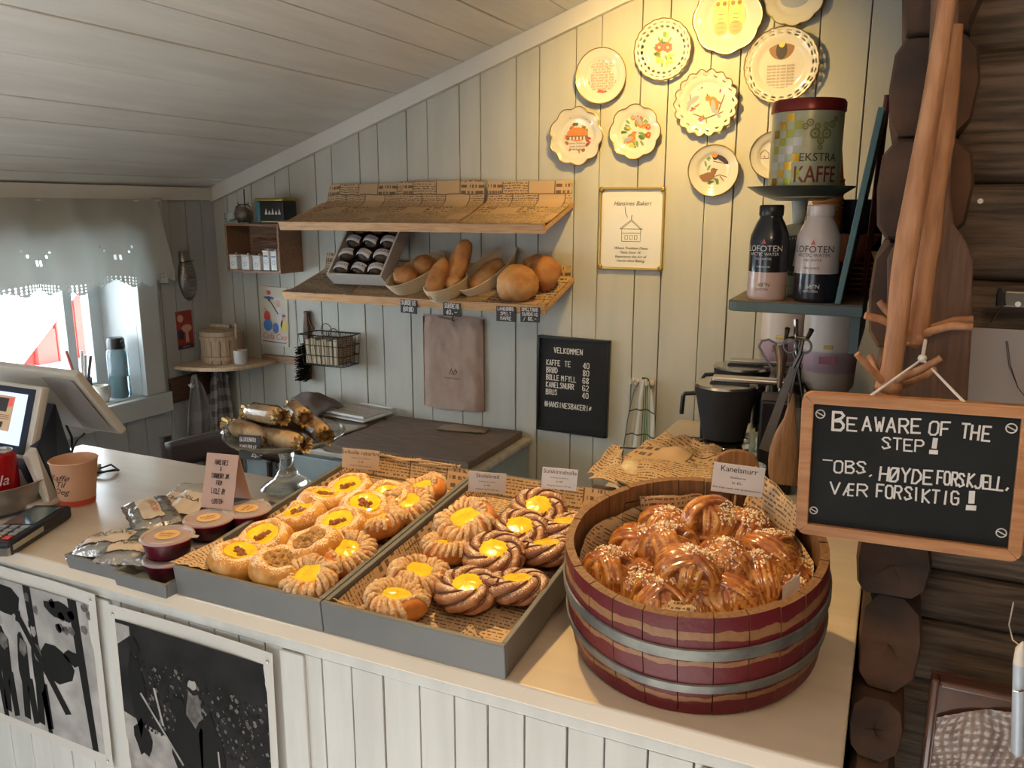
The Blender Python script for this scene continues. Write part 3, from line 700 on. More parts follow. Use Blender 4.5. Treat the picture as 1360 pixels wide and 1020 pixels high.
sheet('clear plastic sleeve standing behind the knots at the left of the barrel', MB_, [(-.125, .075, .09), (-.09, .095, .09), (-.095, .10, .135), (-.12, .08, .13)], 11, mt=CELLO)
def make_knot(v):
    """a ball of dough wrapped by crossing three-ply bands"""
    t = bpy.data.objects.new('glazed_knot', None); COL.objects.link(t); t.empty_display_size = .01
    rnd = random.Random(v*17+5); bands = []
    for k in range(6):
        n = V((rnd.gauss(0, 1), rnd.gauss(0, 1), rnd.gauss(0, .45))).normalized()
        bands.append((n, rnd.uniform(-.38, .38), rnd.uniform(.30, .42), .80+.035*k))
    n = V((cos(v*1.3), sin(v*1.3), .12)).normalized(); bands.append((n, rnd.uniform(-.1, .1), .34, 1.03))
    N1, N2 = 120, 84; vs = []; idx = []
    for j in range(N2+1):
        th = pi*j/N2
        for i in range(N1):
            a = 2*pi*i/N1; d = V((sin(th)*cos(a), sin(th)*sin(a), -cos(th))); h = .80; m_ = 2
            for n, off, w_, base in bands:
                wob = .05*nz(d*1.5, 1, v+base*9); s_ = (d.dot(n)-off-wob)/w_
                if abs(s_) < 1:
                    hb = base+.10*sqrt(1-s_*s_)+.055*abs(cos(1.5*pi*s_))-.05
                    if hb > h: h = hb; g_ = abs(cos(1.5*pi*s_)); m_ = 2 if g_ < .15 else (0 if (g_ > .55) == (abs(s_) < .4) or d.z > .75 else 1)
            h *= 1+.05*nz(d*2, 1, v)
            vs.append((d.x*h*.043, d.y*h*.038, d.z*h*.033+.029)); idx.append(m_)
    q = B()
    fs = [(j*N1+i, j*N1+(i+1) % N1, (j+1)*N1+(i+1) % N1, (j+1)*N1+i) for j in range(N2) for i in range(N1)]
    q.add(vs, fs); q.mi = 1; q.m = [idx[f[0]] for f in fs]
    q.obj('dough', [DD, DDL, DKN], t, angle=75)
    s = B(); top = [p for p in vs if p[2] > .042]; c0 = V(rnd.choice(top)); m_ = 0
    while m_ < 130:
        p = V(rnd.choice(top)); dd = (p-c0).length
        if rnd.random() > 2.2*(.030-dd)/.030+.10: continue
        k = rnd.uniform(.0009, .0016)
        s.M = TR(p+V((rnd.uniform(-.001, .001), rnd.uniform(-.001, .001), .0004)), rnd.uniform(0, 3), rnd.uniform(0, 3), 0); s.cbox((0, 0, 0), (k*1.6, k*1.5, k*1.3)); m_ += 1
    stuff(s.obj('pearl_sugar', mat('pearl_sugar', (.84, .70, .50), .4), t, smooth=False))
    return t
DKN = mat('knot_seam', (.20, .065, .018), .35)
kp = {}
GK = 'glazed cinnamon knots in the red barrel'
for k, (px, py, wv, v, lb) in enumerate([
    (808,748,.118,0,'glazed knot at the far left of the barrel, touching the rim'),
    (842,716,.112,1,'glazed knot at the back left, behind the leftmost one'),
    (880,692,.128,2,'dark sugared knot left of the tallest one at the back'),
    (935,676,.158,3,'tallest glazed knot thick with pearl sugar at the back of the heap'),
    (984,690,.140,0,'glazed knot with a dark split right under the price sign'),
    (912,745,.148,1,'big pale braided knot in the centre of the heap'),
    (968,735,.142,2,'round topped sugared knot just right of the heap centre'),
    (1030,722,.136,3,'glazed knot in front of the standing printed sheet'),
    (1056,748,.112,1,'glazed knot against the right rim of the barrel'),
    (878,787,.118,2,'glazed knot with a pale end at the front left rim'),
    (1008,755,.128,0,'pale twisted knot right of the centre, below the round one'),
    (975,783,.124,3,'broad pale knot near the front of the barrel'),
    (930,796,.112,0,'low knot behind the small folded paper at the front rim'),
    (1040,783,.108,2,'glazed knot at the front right rim of the barrel'),
    (895,716,.140,0,'shiny knot between the tallest one and the braided one'),
    (845,765,.104,3,'low dark knot in the gap at the left front'),
    (1003,712,.118,1,'dark knot tucked behind the round topped one')]):
    p = hitp(px, py, MB_, wv-.012); rr_ = sqrt(p.x**2+p.y**2)
    if rr_ > .112: p = p*(.112/rr_)
    mw = MB_@Matrix.Translation((p.x, p.y, wv-.060))@Euler((rad(random.uniform(-12, 22)), rad(random.uniform(-18, 18)), random.uniform(0, 6))).to_matrix().to_4x4()@Matrix.Diagonal((1.02, 1.02, 1.0, 1))
    if v not in kp:
        t = make_knot(v); kp[v] = t; t.matrix_world = mw; tag(t, lb, 'pastry', GK)
    else: dup(kp[v], lb, mw=mw)
sign('large pale price sign reading Kanelsnurr above the barrel', 980, 637, 1.14, 66, 40, ['Kanelsnurr', 'Kanelsnurrer', 'kr 62,-', 'Ekte smør, kanel, melk og kardemomme', 'Allergener: gluten, melk, egg'], rad(12), roll=rad(-4), stick=.03)
# ------------------------------------------------------------------ bread shelves on the back wall
SA = rad(17.0)
def bread_shelf(label, x0, x1, zf):
    t = thing('bread_shelf', label, 'shelf', (x0, 2.1, zf), (SA, 0, 0), 'slanting pine shelves on the back wall')
    w_ = x1-x0
    B().box((0, .012, 0), (w_, .236, .014)).obj('board', PINE, t, smooth=False, bevel=.0015)
    q = B(); q.box((0, 0, -.004), (w_, .012, .024)); q.obj('front_lip', PINE, t, smooth=False, bevel=.002)
    for xx in (.10*w_, .5*w_, .74*w_):
        q = B(); q.M = TR((xx, .03, -.0005)); q.box((0, 0, -.012), (.028, .19, 0)); q.obj('bracket', BWOOD, t, smooth=False)
    return t, Matrix.Translation((x0, 2.1, zf))@Matrix.Rotation(SA, 4, 'X')
US, MU = bread_shelf('upper slanting pine shelf lined with printed paper, empty', -1.79, -.877, 1.533)
LS, ML2 = bread_shelf('lower slanting pine shelf holding loaves in baskets', -1.79, -.872, 1.312)
def shelf_paper(label, M, x0, x1, seed, back=.085, skew=0, mt=NEWS):
    q = B(); path = [(-.004, .026), (.006, .026), (.03, .0175), (.12, .017), (.19, .018), (.214, .026), (.224, .05), (.224+.012, back)]
    L_ = [0]
    for a, b in zip(path, path[1:]): L_.append(L_[-1]+math.dist(a, b))
    tot = L_[-1]
    def fn(u, v):
        s = v*tot; k = max(i for i in range(len(L_)) if L_[i] <= s+1e-9); k = min(k, len(path)-2); f = (s-L_[k])/(L_[k+1]-L_[k])
        y = path[k][0]+(path[k+1][0]-path[k][0])*f; z = path[k][1]+(path[k+1][1]-path[k][1])*f
        x = x0+(x1-x0)*u+skew*v*(1-u)
        am = .004*abs(nz((x*16, v*5, seed)))*min(1, v*8)
        return (x, y-am*.3*(v > .8), z+am+.0018*nz((x*40, v*9, seed)))
    q.grid(fn, 44, 26, x1-x0, tot)
    o = q.obj('shelf_paper', mt); o.matrix_world = M; return tag(o, label, 'paper', 'printed paper on the bread shelves')
shelf_paper('printed paper sheet on the left of the upper bread shelf', MU, .006, .34, 1, .075, .045)
shelf_paper('printed paper sheet in the middle of the upper bread shelf', MU, .325, .63, 2, .082)
shelf_paper('printed paper sheet over the right end of the upper bread shelf', MU, .64, .915, 3, .078)
shelf_paper('dull printed paper left of the boxed wrapped cakes on the lower shelf', ML2, .006, .24, 4, .07, .02, NEWSD)
shelf_paper('printed paper under the baskets and round loaves', ML2, .25, .916, 5, .05)
# slanted box of wrapped cakes
pb = hit(437, 388, 'Y', 2.118)
MBX = Matrix.Translation((pb.x, 2.145, 1.362))@Matrix.Rotation(rad(50), 4, 'X')
bx = thing('cake_box', 'pale grey slanted box of wrapped chocolate cakes on the lower shelf', 'box', mw=MBX)
bw, bl, bh = .205, .225, .05
GB_ = mat('pale_grey_paint', (.46, .43, .39), .6, bump=.1)
B().box((.006, .006, 0), (bw-.006, bl-.006, .006)).obj('base', DARK, bx, smooth=False)
for a, b in (((0, 0, 0), (bw, .007, bh)), ((0, bl-.007, 0), (bw, bl, bh)), ((0, .007, 0), (.007, bl-.007, bh)), ((bw-.007, .007, 0), (bw, bl-.007, bh))): B().box(a, b).obj('side', GB_, bx, smooth=False, bevel=.001)
CHOC = mat('chocolate_cake', (.07, .035, .022), .6, bump=.5)
cpro = None
rown = ['bottom', 'second', 'third', 'top']; coln = ['left', 'middle', 'right']
def make_cake():
    t = bpy.data.objects.new('wrapped_cake', None); COL.objects.link(t)
    B().ball((0, 0, .022), (.026, .023, .018), 16, 10, .2, 2).obj('cake', CHOC, t)
    B().ball((0, 0, .023), (.0295, .0265, .021), 22, 14, .35, 5).obj('wrapper', CELLO, t, angle=20)
    q = B()
    def cv(x, y): 
        return (x, y-.004, .024+.0225*sqrt(max(.05, 1-(x/.031)**2-((y-.004)/.028)**2)))
    q.mi = 1
    q.grid(lambda u, v: cv(-.026+.052*u, -.013+.024*v), 12, 6); q.mi = 0
    q.text('CHOCOLATE', .0105, (0, 0, 0), fn=lambda x, y: tuple(V(cv(x, y-.005))+V((0, 0, .0008))))
    q.obj('wrapper_print', [INK, PAPER], t, smooth=False); return t
for r in range(4):
    for c in range(3):
        mw = MBX@Matrix.Translation((.036+.066*c+random.uniform(-.003, .003), .033+.053*r, .008))@Euler((rad(-16), 0, rad(random.uniform(-16, 16)))).to_matrix().to_4x4()
        lb = 'wrapped chocolate cake, %s row, %s of the slanted box' % (rown[r], coln[c])
        if cpro is None: cpro = make_cake(); cpro.matrix_world = mw; tag(cpro, lb, 'cake', 'wrapped chocolate cakes in the slanted box')
        else: dup(cpro, lb, mw=mw)
# banneton baskets and loaves
CANE = mat('cane', (.62, .50, .34), .6, bump=.3, scale=200)
def basket(label, px, py, rz, L_=.105, W_=.054, H_=.05, tx=0):
    p = hitp(px, py, ML2, .045); mw = ML2@Matrix.Translation((p.x, p.y, .0215))@Euler((tx, 0, rz)).to_matrix().to_4x4()
    t = thing('proving_basket', label, 'basket', mw=mw, group='oval cane baskets on the lower shelf')
    def oval(r, z, a): return r, z
    n = 9
    for k in range(n):
        f = k/(n-1); sc_ = .70+.30*f**.7; z = .004+(H_-.004)*f
        B().tube([((W_*sc_)*cos(a), (L_*sc_)*sin(a), z) for a in [2*pi*i/36 for i in range(36)]], .0029, 6, closed=True).obj('cane_coil', CANE, t)
    q = B(); q.lathe([(0, .001), (W_*.66, .001), (W_*.68, .006), (W_*.83, H_*.45), (W_*.95, H_-.003)], 36, sy=L_/W_); q.obj('shell', CANE, t)
    return mw, t
def loaf(label, mw, r, seed, mt=BREAD, group='loaves on the lower bread shelf', name='bread_loaf'):
    q = B(); q.ball((0, 0, 0), r, 28, 18, .16, seed)
    t = q.obj(name, mt); t.matrix_world = mw; return tag(t, label, 'bread', group)
m1, _ = basket('cane basket with golden rolls beside the slanted cake box', 556, 368, rad(-14), .120, .058, .052, rad(6))
m2, _ = basket('small cane basket holding two upright brown loaves', 594, 383, rad(-8), .085, .050, .045)
m3, _ = basket('long cane basket with one pale loaf low inside it', 652, 364, rad(-14), .130, .056, .05, rad(12))
R4 = lambda x=0, y=0, z=0: Euler((rad(x), rad(y), rad(z))).to_matrix().to_4x4()
loaf('orange brown roll in front of the left cane basket', m1@Matrix.Translation((-.005, -.045, .050))@R4(0, 10, 10), (.040, .036, .028), 3)
loaf('orange brown roll at the back of the left cane basket', m1@Matrix.Translation((.008, .028, .052))@R4(5, 0, -10), (.040, .040, .030), 4)
loaf('narrow brown loaf standing in front in the small basket', m2@Matrix.Translation((-.012, -.022, .062))@R4(38, 0, 4), (.029, .070, .027), 5)
loaf('dark brown loaf standing behind the narrow one', m2@Matrix.Translation((.020, .050, .088))@R4(45, 0, -6), (.032, .072, .029), 6)
loaf('pale loaf end beside the two upright brown loaves', m2@Matrix.Translation((.022, .008, .044))@R4(0, 0, 8), (.024, .03, .020), 16, BREADF)
loaf('pale floured loaf lying low in the long cane basket', m3@Matrix.Translation((.0, -.01, .034))@R4(0, 0, 0), (.036, .070, .026), 7, BREADF)
def rl(label, px, py, wv, r, s, mt): 
    p = hitp(px, py, ML2, wv); return loaf(label, ML2@Matrix.Translation((p.x, p.y, r[2]*.97+.0175))@R4(-8, 0, s*20), r, s, mt, name='round_loaf')
rl('large round floured loaf nearest the right end of the shelf front', 688, 383, .05, (.063, .060, .049), 8, BREADF)
rl('round golden loaf at the right end of the lower shelf', 724, 369, .05, (.047, .052, .046), 9, BREAD)
rl('brown loaf behind the two round loaves', 712, 361, .045, (.044, .036, .040), 10, BREAD)
# slate price tags on the lip
for k, (px, py, w_, h_, ls, lb) in enumerate([
    (543, 407, 25, 18, ['SURDEIG', 'BRØD'], 'slate price tag under the left cane basket'),
    (600, 411, 26, 18, ['SURDEIG', '40,-'], 'slate price tag with a big 40 under the small basket'),
    (672, 417, 28, 20, ['LANDBRØD', 'SPELT', 'HAVRE'], 'slate price tag covered in writing left of the corner one'),
    (704, 418, 28, 20, ['SPELTRUG', 'SURDEIG', '% 80,-'], 'slate price tag at the right corner of the lower shelf')]):
    p = hit(px, py, 'Y', 2.094); d = (p-CAM).dot(FW)/FPX; mw = Matrix.Translation(p)@R4(90, 0, 0)@R4(0, 0, -2+k)
    t = thing('price_tag', lb, 'price tag', mw=mw, group='slate price tags on the bread shelf')
    B().cbox((0, 0, 0), (w_*d, h_*d, .003)).obj('slate', CHALKB, t, smooth=False, bevel=.0006)
    q = B(); hh = h_*d*.62/len(ls)
    for i, s in enumerate(ls): q.strokes(s, hh, (0, h_*d*(.5-(i+.82)/len(ls)*.94), .002), .2, sx=min(.75, w_*d*.86/(len(s)*hh*1.03)), align='c', jit=.06)
    q.obj('lettering', CHALK, t, smooth=False)

# ------------------------------------------------------------------ plates on the back wall
GILT = mat('gilt_rim', (.45, .30, .08), .3, metal=.8)
PORC = mat('porcelain', (.62, .59, .51), .12, coat=.5)
INKB = mat('print_brown', (.25, .12, .05), .5); PR = mat('print_rose', (.62, .12, .12), .4); PG = mat('print_green', (.16, .26, .06), .4)
PO = mat('print_orange', (.72, .20, .03), .4); PBL = mat('print_grey_blue', (.30, .33, .38), .4); PY = mat('print_yellow', (.75, .50, .10), .4); PK = mat('print_black', (.03, .025, .02), .4)
PM = [PR, PG, PO, PBL, PY, INKB, PK, PORC]
def flower(q, x, y, r, z, mi=0):
    q.mi = mi
    for k in range(6): a = k*pi/3+x*50; q.disc((x+cos(a)*r*.6, y+sin(a)*r*.6, z), r*.45, n=7)
    q.mi = 4; q.disc((x, y, z+.0002), r*.3, n=6)
def leaf(q, x, y, a, l, z, mi=1):
    q.mi = mi; q.disc((x+cos(a)*l/2, y+sin(a)*l/2, z), l*.55, l*.2, 8, a)
def bird(q, x, y, s, a, z, body=2, wing=3):
    R_ = Matrix.Rotation(a, 2)
    def P(u, v): r = R_@V((u*s, v*s)); return x+r.x, y+r.y
    q.mi = body; c = P(0, 0); q.disc((*c, z), s*.5, s*.3, 14, a)
    c = P(.5, .28); q.disc((*c, z+.0001), s*.2, n=10)
    q.mi = wing; c = P(-.15, .1); q.disc((*c, z+.0003), s*.45, s*.17, 12, a-.2)
    pts = [P(-.4, .0), P(-1.15, -.28), P(-1.05, -.05), P(-.4, .2)]; q.add([(*p, z+.0002) for p in pts], [(0, 1, 2, 3)])
    q.mi = 6; pts = [P(.68, .33), P(.85, .26), P(.68, .22)]; q.add([(*p, z+.0002) for p in pts], [(0, 1, 2)])
    c = P(.55, .33); q.disc((*c, z+.0005), s*.035, n=6)
def plate(label, px, py, wpx, hpx, scal=0, amp=0, holes=None, motif=None, rz=0, tilt=8, depth=.016):
    p = hit(px, py, 'Y', YW-.02); d = (p-CAM).dot(FW)/FPX; r = (wpx*.54+hpx*.5)/2*d
    mw = Matrix.Translation((p.x, YW-.010-r*sin(rad(tilt))*.6, p.z))@R4(90+tilt*.6, 0, 0)@R4(0, 0, rz)
    t = thing('wall_plate', label, 'plate', mw=mw, group='painted plates hung on the back wall')
    nr, na = 22, 96
    prof = [(0, 0), (.2, 0), (.4, .0), (.58, .0004), (.64, .002), (.70, .005), (.76, .007), (.82, .0085), (.88, .010), (.94, .012), (1, .015)]
    def zr(f):
        for (a, za), (b, zb) in zip(prof, prof[1:]):
            if f <= b: return za+(zb-za)*(f-a)/(b-a)
        return prof[-1][1]
    def edge(a): return 1+(amp*abs(cos(scal*a/2))-amp if scal else 0)
    vs = []; fs = []; fr = [0, .2, .4, .58, .64, .68, .72, .75, .79, .83, .87, .91, .95, 1.0]
    for f in fr:
        for i in range(na):
            a = 2*pi*i/na; k = r*f*(1+(edge(a)-1)*max(0, f-.6)/.4); vs.append((k*cos(a), k*sin(a), zr(f)*(depth/.016)))
    for j in range(len(fr)-1):
        for i in range(na):
            if holes:
                hj, hp, hw = holes
                if j in hj and i % hp < hw: continue
                if len(hj) > 1 and hp == 4 and j == hj[-1] and (i+2) % hp < hw: pass
            fs.append((j*na+i, j*na+(i+1) % na, (j+1)*na+(i+1) % na, (j+1)*na+i))
    q = B(); q.add(vs, fs); q.obj('dish', PORC, t, solid=.0025, angle=60)
    B().tube([(r*edge(a)*cos(a), r*edge(a)*sin(a), zr(1)*(depth/.016)+.0006) for a in [2*pi*i/na for i in range(na)]], .0016, 6, closed=True).obj('gilt_edge', GILT, t)
    q = B(); q.tube([(0, -.0, -.004), (0, r*.5, -.004)], .002, 6); q.obj('hanger', DSTEEL, t)
    if motif:
        q = B(); z = .0018; motif(q, r*1.18, z); q.obj('painted_motif', PM, t, smooth=False)
    return t
def arc_text(q, s, R_, size, a0, z, mi=6):
    q.mi = mi
    def fn(x, y): a = a0-x/R_; rr = R_+y; return (rr*cos(a), rr*sin(a), z)
    q.text(s, size, (0, 0, 0), fn=fn, shear=.15)
def m_prayer(q, r, z):
    random.seed(3); q.mi = 5
    for k in range(11): q.text(random.choice(['om du kan lese', 'alt vi har fått', 'i livet takker', 'hver eneste dag', 'for brød og hus']), r*.115, (0, r*(.44-.085*k), z+.0004), shear=.2, sx=1.05)
    q.text('Bordbønn', r*.13, (0, r*.60, z+.0012), shear=.2)
    for s in (-1, 1):
        flower(q, s*r*.55, r*.28, r*.09, z); flower(q, s*r*.52, -r*.22, r*.10, z)
        for k in range(7): a = (1-s)*pi/2+s*(-.8+k*.27); leaf(q, cos(a)*r*.58, sin(a)*r*.58, a+1.4, r*.13, z)
    flower(q, -r*.06, -r*.52, r*.13, z+.0004); flower(q, r*.10, -r*.54, r*.11, z+.0006)
def m_bread(q, r, z):
    arc_text(q, 'Gi oss i dag vårt daglige brød', r*.60, r*.165, pi/2, z+.004)
    random.seed(5)
    for k in range(46):
        a = random.uniform(0, 6.28); q.mi = random.choice((0, 1, 2)); q.disc((r*.36*cos(a)*random.uniform(.85, 1.1), -r*.08+r*.42*sin(a)*random.uniform(.85, 1.1), z), r*.05, r*.035, 6, a)
    q.mi = 2; q.disc((0, r*.06, z+.0003), r*.34, r*.20, 20)
    q.mi = 5; q.add([(-r*.34, -r*.10, z+.0005), (r*.34, -r*.10, z+.0005), (r*.34, r*.02, z+.0005), (-r*.34, r*.02, z+.0005)], [(0, 1, 2, 3)])
    q.mi = 7
    for k in range(5): q.add([(-r*.25+k*r*.11, -r*.10, z+.0007), (-r*.19+k*r*.11, -r*.10, z+.0007), (-r*.19+k*r*.11, -r*.01, z+.0007), (-r*.25+k*r*.11, -r*.01, z+.0007)], [(0, 1, 2, 3)])
    q.mi = 5
    for k in range(3): q.text('amen halleluja', r*.09, (0, -r*(.22+.09*k), z+.0005))
def m_roses(q, r, z):
    random.seed(8)
    for k in range(26): a = random.uniform(0, 6.28); l = random.uniform(.1, .38)*r; leaf(q, l*.6*cos(a), l*sin(a)-.03*r, a, r*.16, z, random.choice((1, 1, 4)))
    flower(q, -r*.13, r*.08, r*.14, z+.0004); flower(q, r*.12, r*.06, r*.14, z+.0006)
    for k in range(6): flower(q, random.uniform(-.25, .25)*r, random.uniform(-.4, -.15)*r, r*.06, z+.0008, 4)
def m_twobirds_flowers(q, r, z):
    random.seed(9)
    for k in range(40): a = random.uniform(0, 6.28); l = random.uniform(.1, .55)*r; leaf(q, l*.8*cos(a), l*sin(a), a, r*.2, z, random.choice((1, 1, 1, 4)))
    for k in range(9): a = random.uniform(0, 6.28); flower(q, .42*r*cos(a), .48*r*sin(a), r*.1, z+.0003, random.choice((4, 7, 2, 0)))
    bird(q, r*.12, r*.26, r*.34, -.9, z+.001); bird(q, -r*.18, -r*.22, r*.36, .5, z+.001, 2, 3)
def m_birds_branch(q, r, z):
    q.mi = 5
    for a, b in (((-.35, -.25), (.0, -.38)), ((.0, -.38), (.6, -.18)), ((.3, -.28), (.55, .45)), ((-.4, -.05), (-.45, .3)), ((.0, -.38), (.05, -.6))):
        q.tube([(a[0]*r, a[1]*r, z-.0004), (b[0]*r, b[1]*r, z-.0004)], r*.014, 4)
    random.seed(4)
    for k in range(16): leaf(q, random.uniform(-.5, .55)*r, random.uniform(-.6, .5)*r, random.uniform(0, 6), r*.14, z, random.choice((1, 0, 0, 5)))
    bird(q, -r*.28, r*.10, r*.42, .75, z+.001, 7, 3); bird(q, r*.20, -r*.02, r*.38, 1.9, z+.001, 2, 3)
def m_two_dark_birds(q, r, z):
    q.mi = 5
    for a, b in (((-.5, -.35), (.2, -.15)), ((.2, -.15), (.75, -.35)), ((-.05, .3), (.7, .15)), ((.2, -.2), (.5, -.55))): q.tube([(a[0]*r, a[1]*r, z-.0004), (b[0]*r, b[1]*r, z-.0004)], r*.014, 4)
    random.seed(6)
    for k in range(18): leaf(q, random.uniform(-.6, .3)*r, random.uniform(-.6, .6)*r, random.uniform(0, 6), r*.2, z, 1)
    bird(q, r*.28, r*.42, r*.45, 2.6, z+.001, 6, 6); bird(q, -r*.22, -r*.22, r*.5, .3, z+.001, 5, 5)
    q.mi = 2; q.disc((r*.0, r*.50, z+.003), r*.10, r*.08, 8)
def m_owls(q, r, z):
    q.mi = 3; q.disc((0, r*.1, z-.0003), r*.52, n=24)
    for s in (-1, 1):
        q.mi = 4; q.disc((s*r*.18, 0, z), r*.22, r*.40, 16); q.disc((s*r*.18, r*.34, z+.0003), r*.22, r*.17, 12)
        q.mi = 2; q.disc((s*r*.18, -r*.22, z+.0004), r*.17, r*.17, 12)
        q.mi = 5
        for e in (-1, 1): q.disc((s*r*.18+e*r*.08, r*.34, z+.0005), r*.055, n=8); leaf(q, s*r*.18+e*r*.13, r*.45, pi/2+e*.3, r*.16, z+.0005, 5)
        for k in range(5): q.mi = 5; q.disc((s*r*.18, -r*.3+k*r*.1, z+.0006), r*.1, r*.012, 6)
    for k in range(8): a = k*pi/4+.3; q.mi = 5; q.disc((r*.8*cos(a), r*.8*sin(a), z+.0085), r*.10, r*.03, 8, a+pi/2)
def m_portrait(q, r, z):
    q.mi = 5; q.disc((-r*.02, r*.42, z), r*.29, n=24); q.mi = 6; q.disc((-r*.02, r*.34, z+.0003), r*.13, r*.2, 12); q.mi = 4; q.disc((-r*.02, r*.50, z+.0005), r*.075, r*.1, 10)
    q.mi = 5
    for k in range(8): q.text('herren er min hyrde', r*.075, (-r*.02, -r*(.02+.07*k), z+.0004), shear=.2)
    for k in range(7): a = -2.9+k*.48; q.mi = (5, 0)[k % 2]; q.disc((r*.62*cos(a), r*.62*sin(a), z+.0012), r*.11, r*.045, 8, a+pi/2)
def m_house(q, r, z):
    q.mi = 5
    for x, y, s in ((-.35, -.1, .3), (.1, -.35, .22), (.35, -.1, .25)):
        q.tube([(r*(x-s/2), r*y, z), (r*(x-s/2), r*(y+s*.6), z), (r*x, r*(y+s), z), (r*(x+s/2), r*(y+s*.6), z), (r*(x+s/2), r*y, z)], r*.012, 4, closed=True)
        q.disc((r*x, r*(y+s*.2), z), r*s*.12, n=4)
    q.tube([(-r*.7, r*.2, z), (-r*.3, r*.55, z), (0, r*.35, z), (r*.3, r*.6, z), (r*.7, r*.25, z)], r*.012, 4)
def m_rim(q, r, z):
    q.mi = 1
    for k in range(26): a = k*2*pi/26; leaf(q, r*.80*cos(a), r*.80*sin(a), a+1.3, r*.14, z+.0075)
    q.mi = 3; q.disc((0, -r*.1, z), r*.4, r*.25, 18)
plate('small round plate with a verse framed by a rose garland', 799, 101, 63, 72, motif=m_prayer, tilt=4)
plate('scalloped plate with curved lettering over an orange house', 766, 181, 68, 77, 9, .10, motif=m_bread, tilt=4)
plate('scalloped plate with two orange birds among green flowers', 844, 175, 66, 69, 8, .09, motif=m_twobirds_flowers, tilt=4)
plate('pierced plate with two pink roses in its centre', 881, 66, 71, 78, 20, .03, holes=((6, 7, 10), 4, 2), motif=m_roses, tilt=6)
plate('pierced star-edged plate with two robins on a branch', 938, 137, 80, 84, 18, .10, holes=((9,), 6, 2), motif=m_birds_branch, tilt=6)
plate('small round plate with two dark songbirds', 948, 226, 62, 65, motif=m_two_dark_birds, tilt=4)
plate('eight-sided plate with a pair of owls at the top', 967, 24, 88, 88, 8, .06, motif=m_owls, tilt=6)
plate('lattice-edged plate with a dark portrait medallion', 1038, 87, 92, 92, 30, .02, holes=((9, 11), 4, 2), motif=m_portrait, tilt=6)
plate('topmost plate with a green leaf rim, cut by the frame', 1056, -8, 84, 68, 12, .05, motif=m_rim, tilt=6)
plate('round plate with little houses half hidden by the coffee tin', 1028, 206, 52, 66, motif=m_house, tilt=4)

# ------------------------------------------------------------------ framed print, letter board, paper bag
fr = thing('picture_frame', 'thin gilt frame with a drawing of a small house', 'picture', hit(839, 304, 'Y', YW-.001), WB)
wf, hf = .192, .232
B().cbox((0, 0, .003), (wf-.01, hf-.01, .004)).obj('print', mat('print_paper', (.72, .70, .64), .35, coat=.4), fr, smooth=False)
for a, b in (((-wf/2, -hf/2), (wf/2, -hf/2+.006)), ((-wf/2, hf/2-.006), (wf/2, hf/2)), ((-wf/2, -hf/2), (-wf/2+.006, hf/2)), ((wf/2-.006, -hf/2), (wf/2, hf/2))):
    B().box((a[0], a[1], .0), (b[0], b[1], .013)).obj('frame_bar', GILT, fr, smooth=False, bevel=.0015)
for sx in (-1, 1):
    for sy in (-1, 1): B().ball((sx*(wf/2-.006), sy*(hf/2-.006), .012), (.008, .008, .004), 10, 6).obj('corner_boss', GILT, fr)
q = B(); q.text('Hansines Bakeri', .017, (0, .066, .0058), shear=.3)
for k, s in enumerate(['Where Tradition Meets', 'Taste Since 18..', 'Experience the Art of', 'Handcrafted Baking']): q.text(s, .0105, (0, -.058-.012*k, .0058), shear=.3)
def ln(*pts): q.tube([(x, y, .0056) for x, y in pts], .0006, 4)
ln((-.028, -.035), (-.028, .0), (0, .022), (.028, .0), (.028, -.035), (-.028, -.035)); ln((-.034, .0), (0, .026), (.034, .0), (-.034, .0)); ln((0, .026), (0, .038), (.004, .036)); ln((-.028, -.012), (.028, -.012))
for xx in (-.018, -.004, .010): ln((xx, -.03), (xx, -.018), (xx+.008, -.018), (xx+.008, -.03), (xx, -.03))
ln((-.02, .062), (-.018, .045), (-.012, .032))
q.obj('drawing', INK, fr, smooth=False)
vb = thing('letter_board', 'black felt letter board headed VELKOMMEN listing drink and bun prices', 'sign', hit(762, 512, 'Y', YW-.002), WB)
vb.rotation_euler = (pi/2, rad(.6), 0)
wv_, hv_ = .232, .300
B().cbox((0, 0, .006), (wv_-.012, hv_-.012, .010)).obj('felt', BLACKM, vb, smooth=False)
q = B()
for k in range(44): y = -hv_/2+.012+k*(hv_-.024)/43; q.cbox((0, y, .0115), (wv_-.018, .0028, .0016))
q.obj('felt_ribs', BLACKM, vb, smooth=False)
for a, b in (((-wv_/2, -hv_/2), (wv_/2, -hv_/2+.007)), ((-wv_/2, hv_/2-.007), (wv_/2, hv_/2)), ((-wv_/2, -hv_/2), (-wv_/2+.007, hv_/2)), ((wv_/2-.007, -hv_/2), (wv_/2, hv_/2))):
    B().box((a[0], a[1], 0), (b[0], b[1], .018)).obj('frame_bar', BLACK, vb, smooth=False, bevel=.001)
Z = .0135; hh = .0160; LWH = mat('letter_white', (.66, .64, .60), .5)
def vb_line(items, y):
    for s, x, adv in items: q = B(); q.strokes(s, hh, (x, y, Z), .15, sx=adv/(4*hh/6*1.5), gap=1.5); q.obj('letter_row', LWH, vb, smooth=False)
vb_line([('VELKOMMEN', -.062, .0106)], .100)
for k, (a, b) in enumerate([([('KAFFE', -.086, .0094), ('TE', -.026, .0110)], '40'), ([('BRØD', -.086, .0098)], '80'), ([('BOLLE', -.086, .0088), ('M', -.036, .01), ('FYLL', -.023, .0094)], '68'), ([('KANELSNURR', -.086, .0094)], '62'), ([('BRUS', -.086, .0098)], '40')]): vb_line(a+[(b, .034, .0112)], .060-.0232*k)
vb_line([('#HANSINESBAKERI*', -.090, .0098)], -.072)
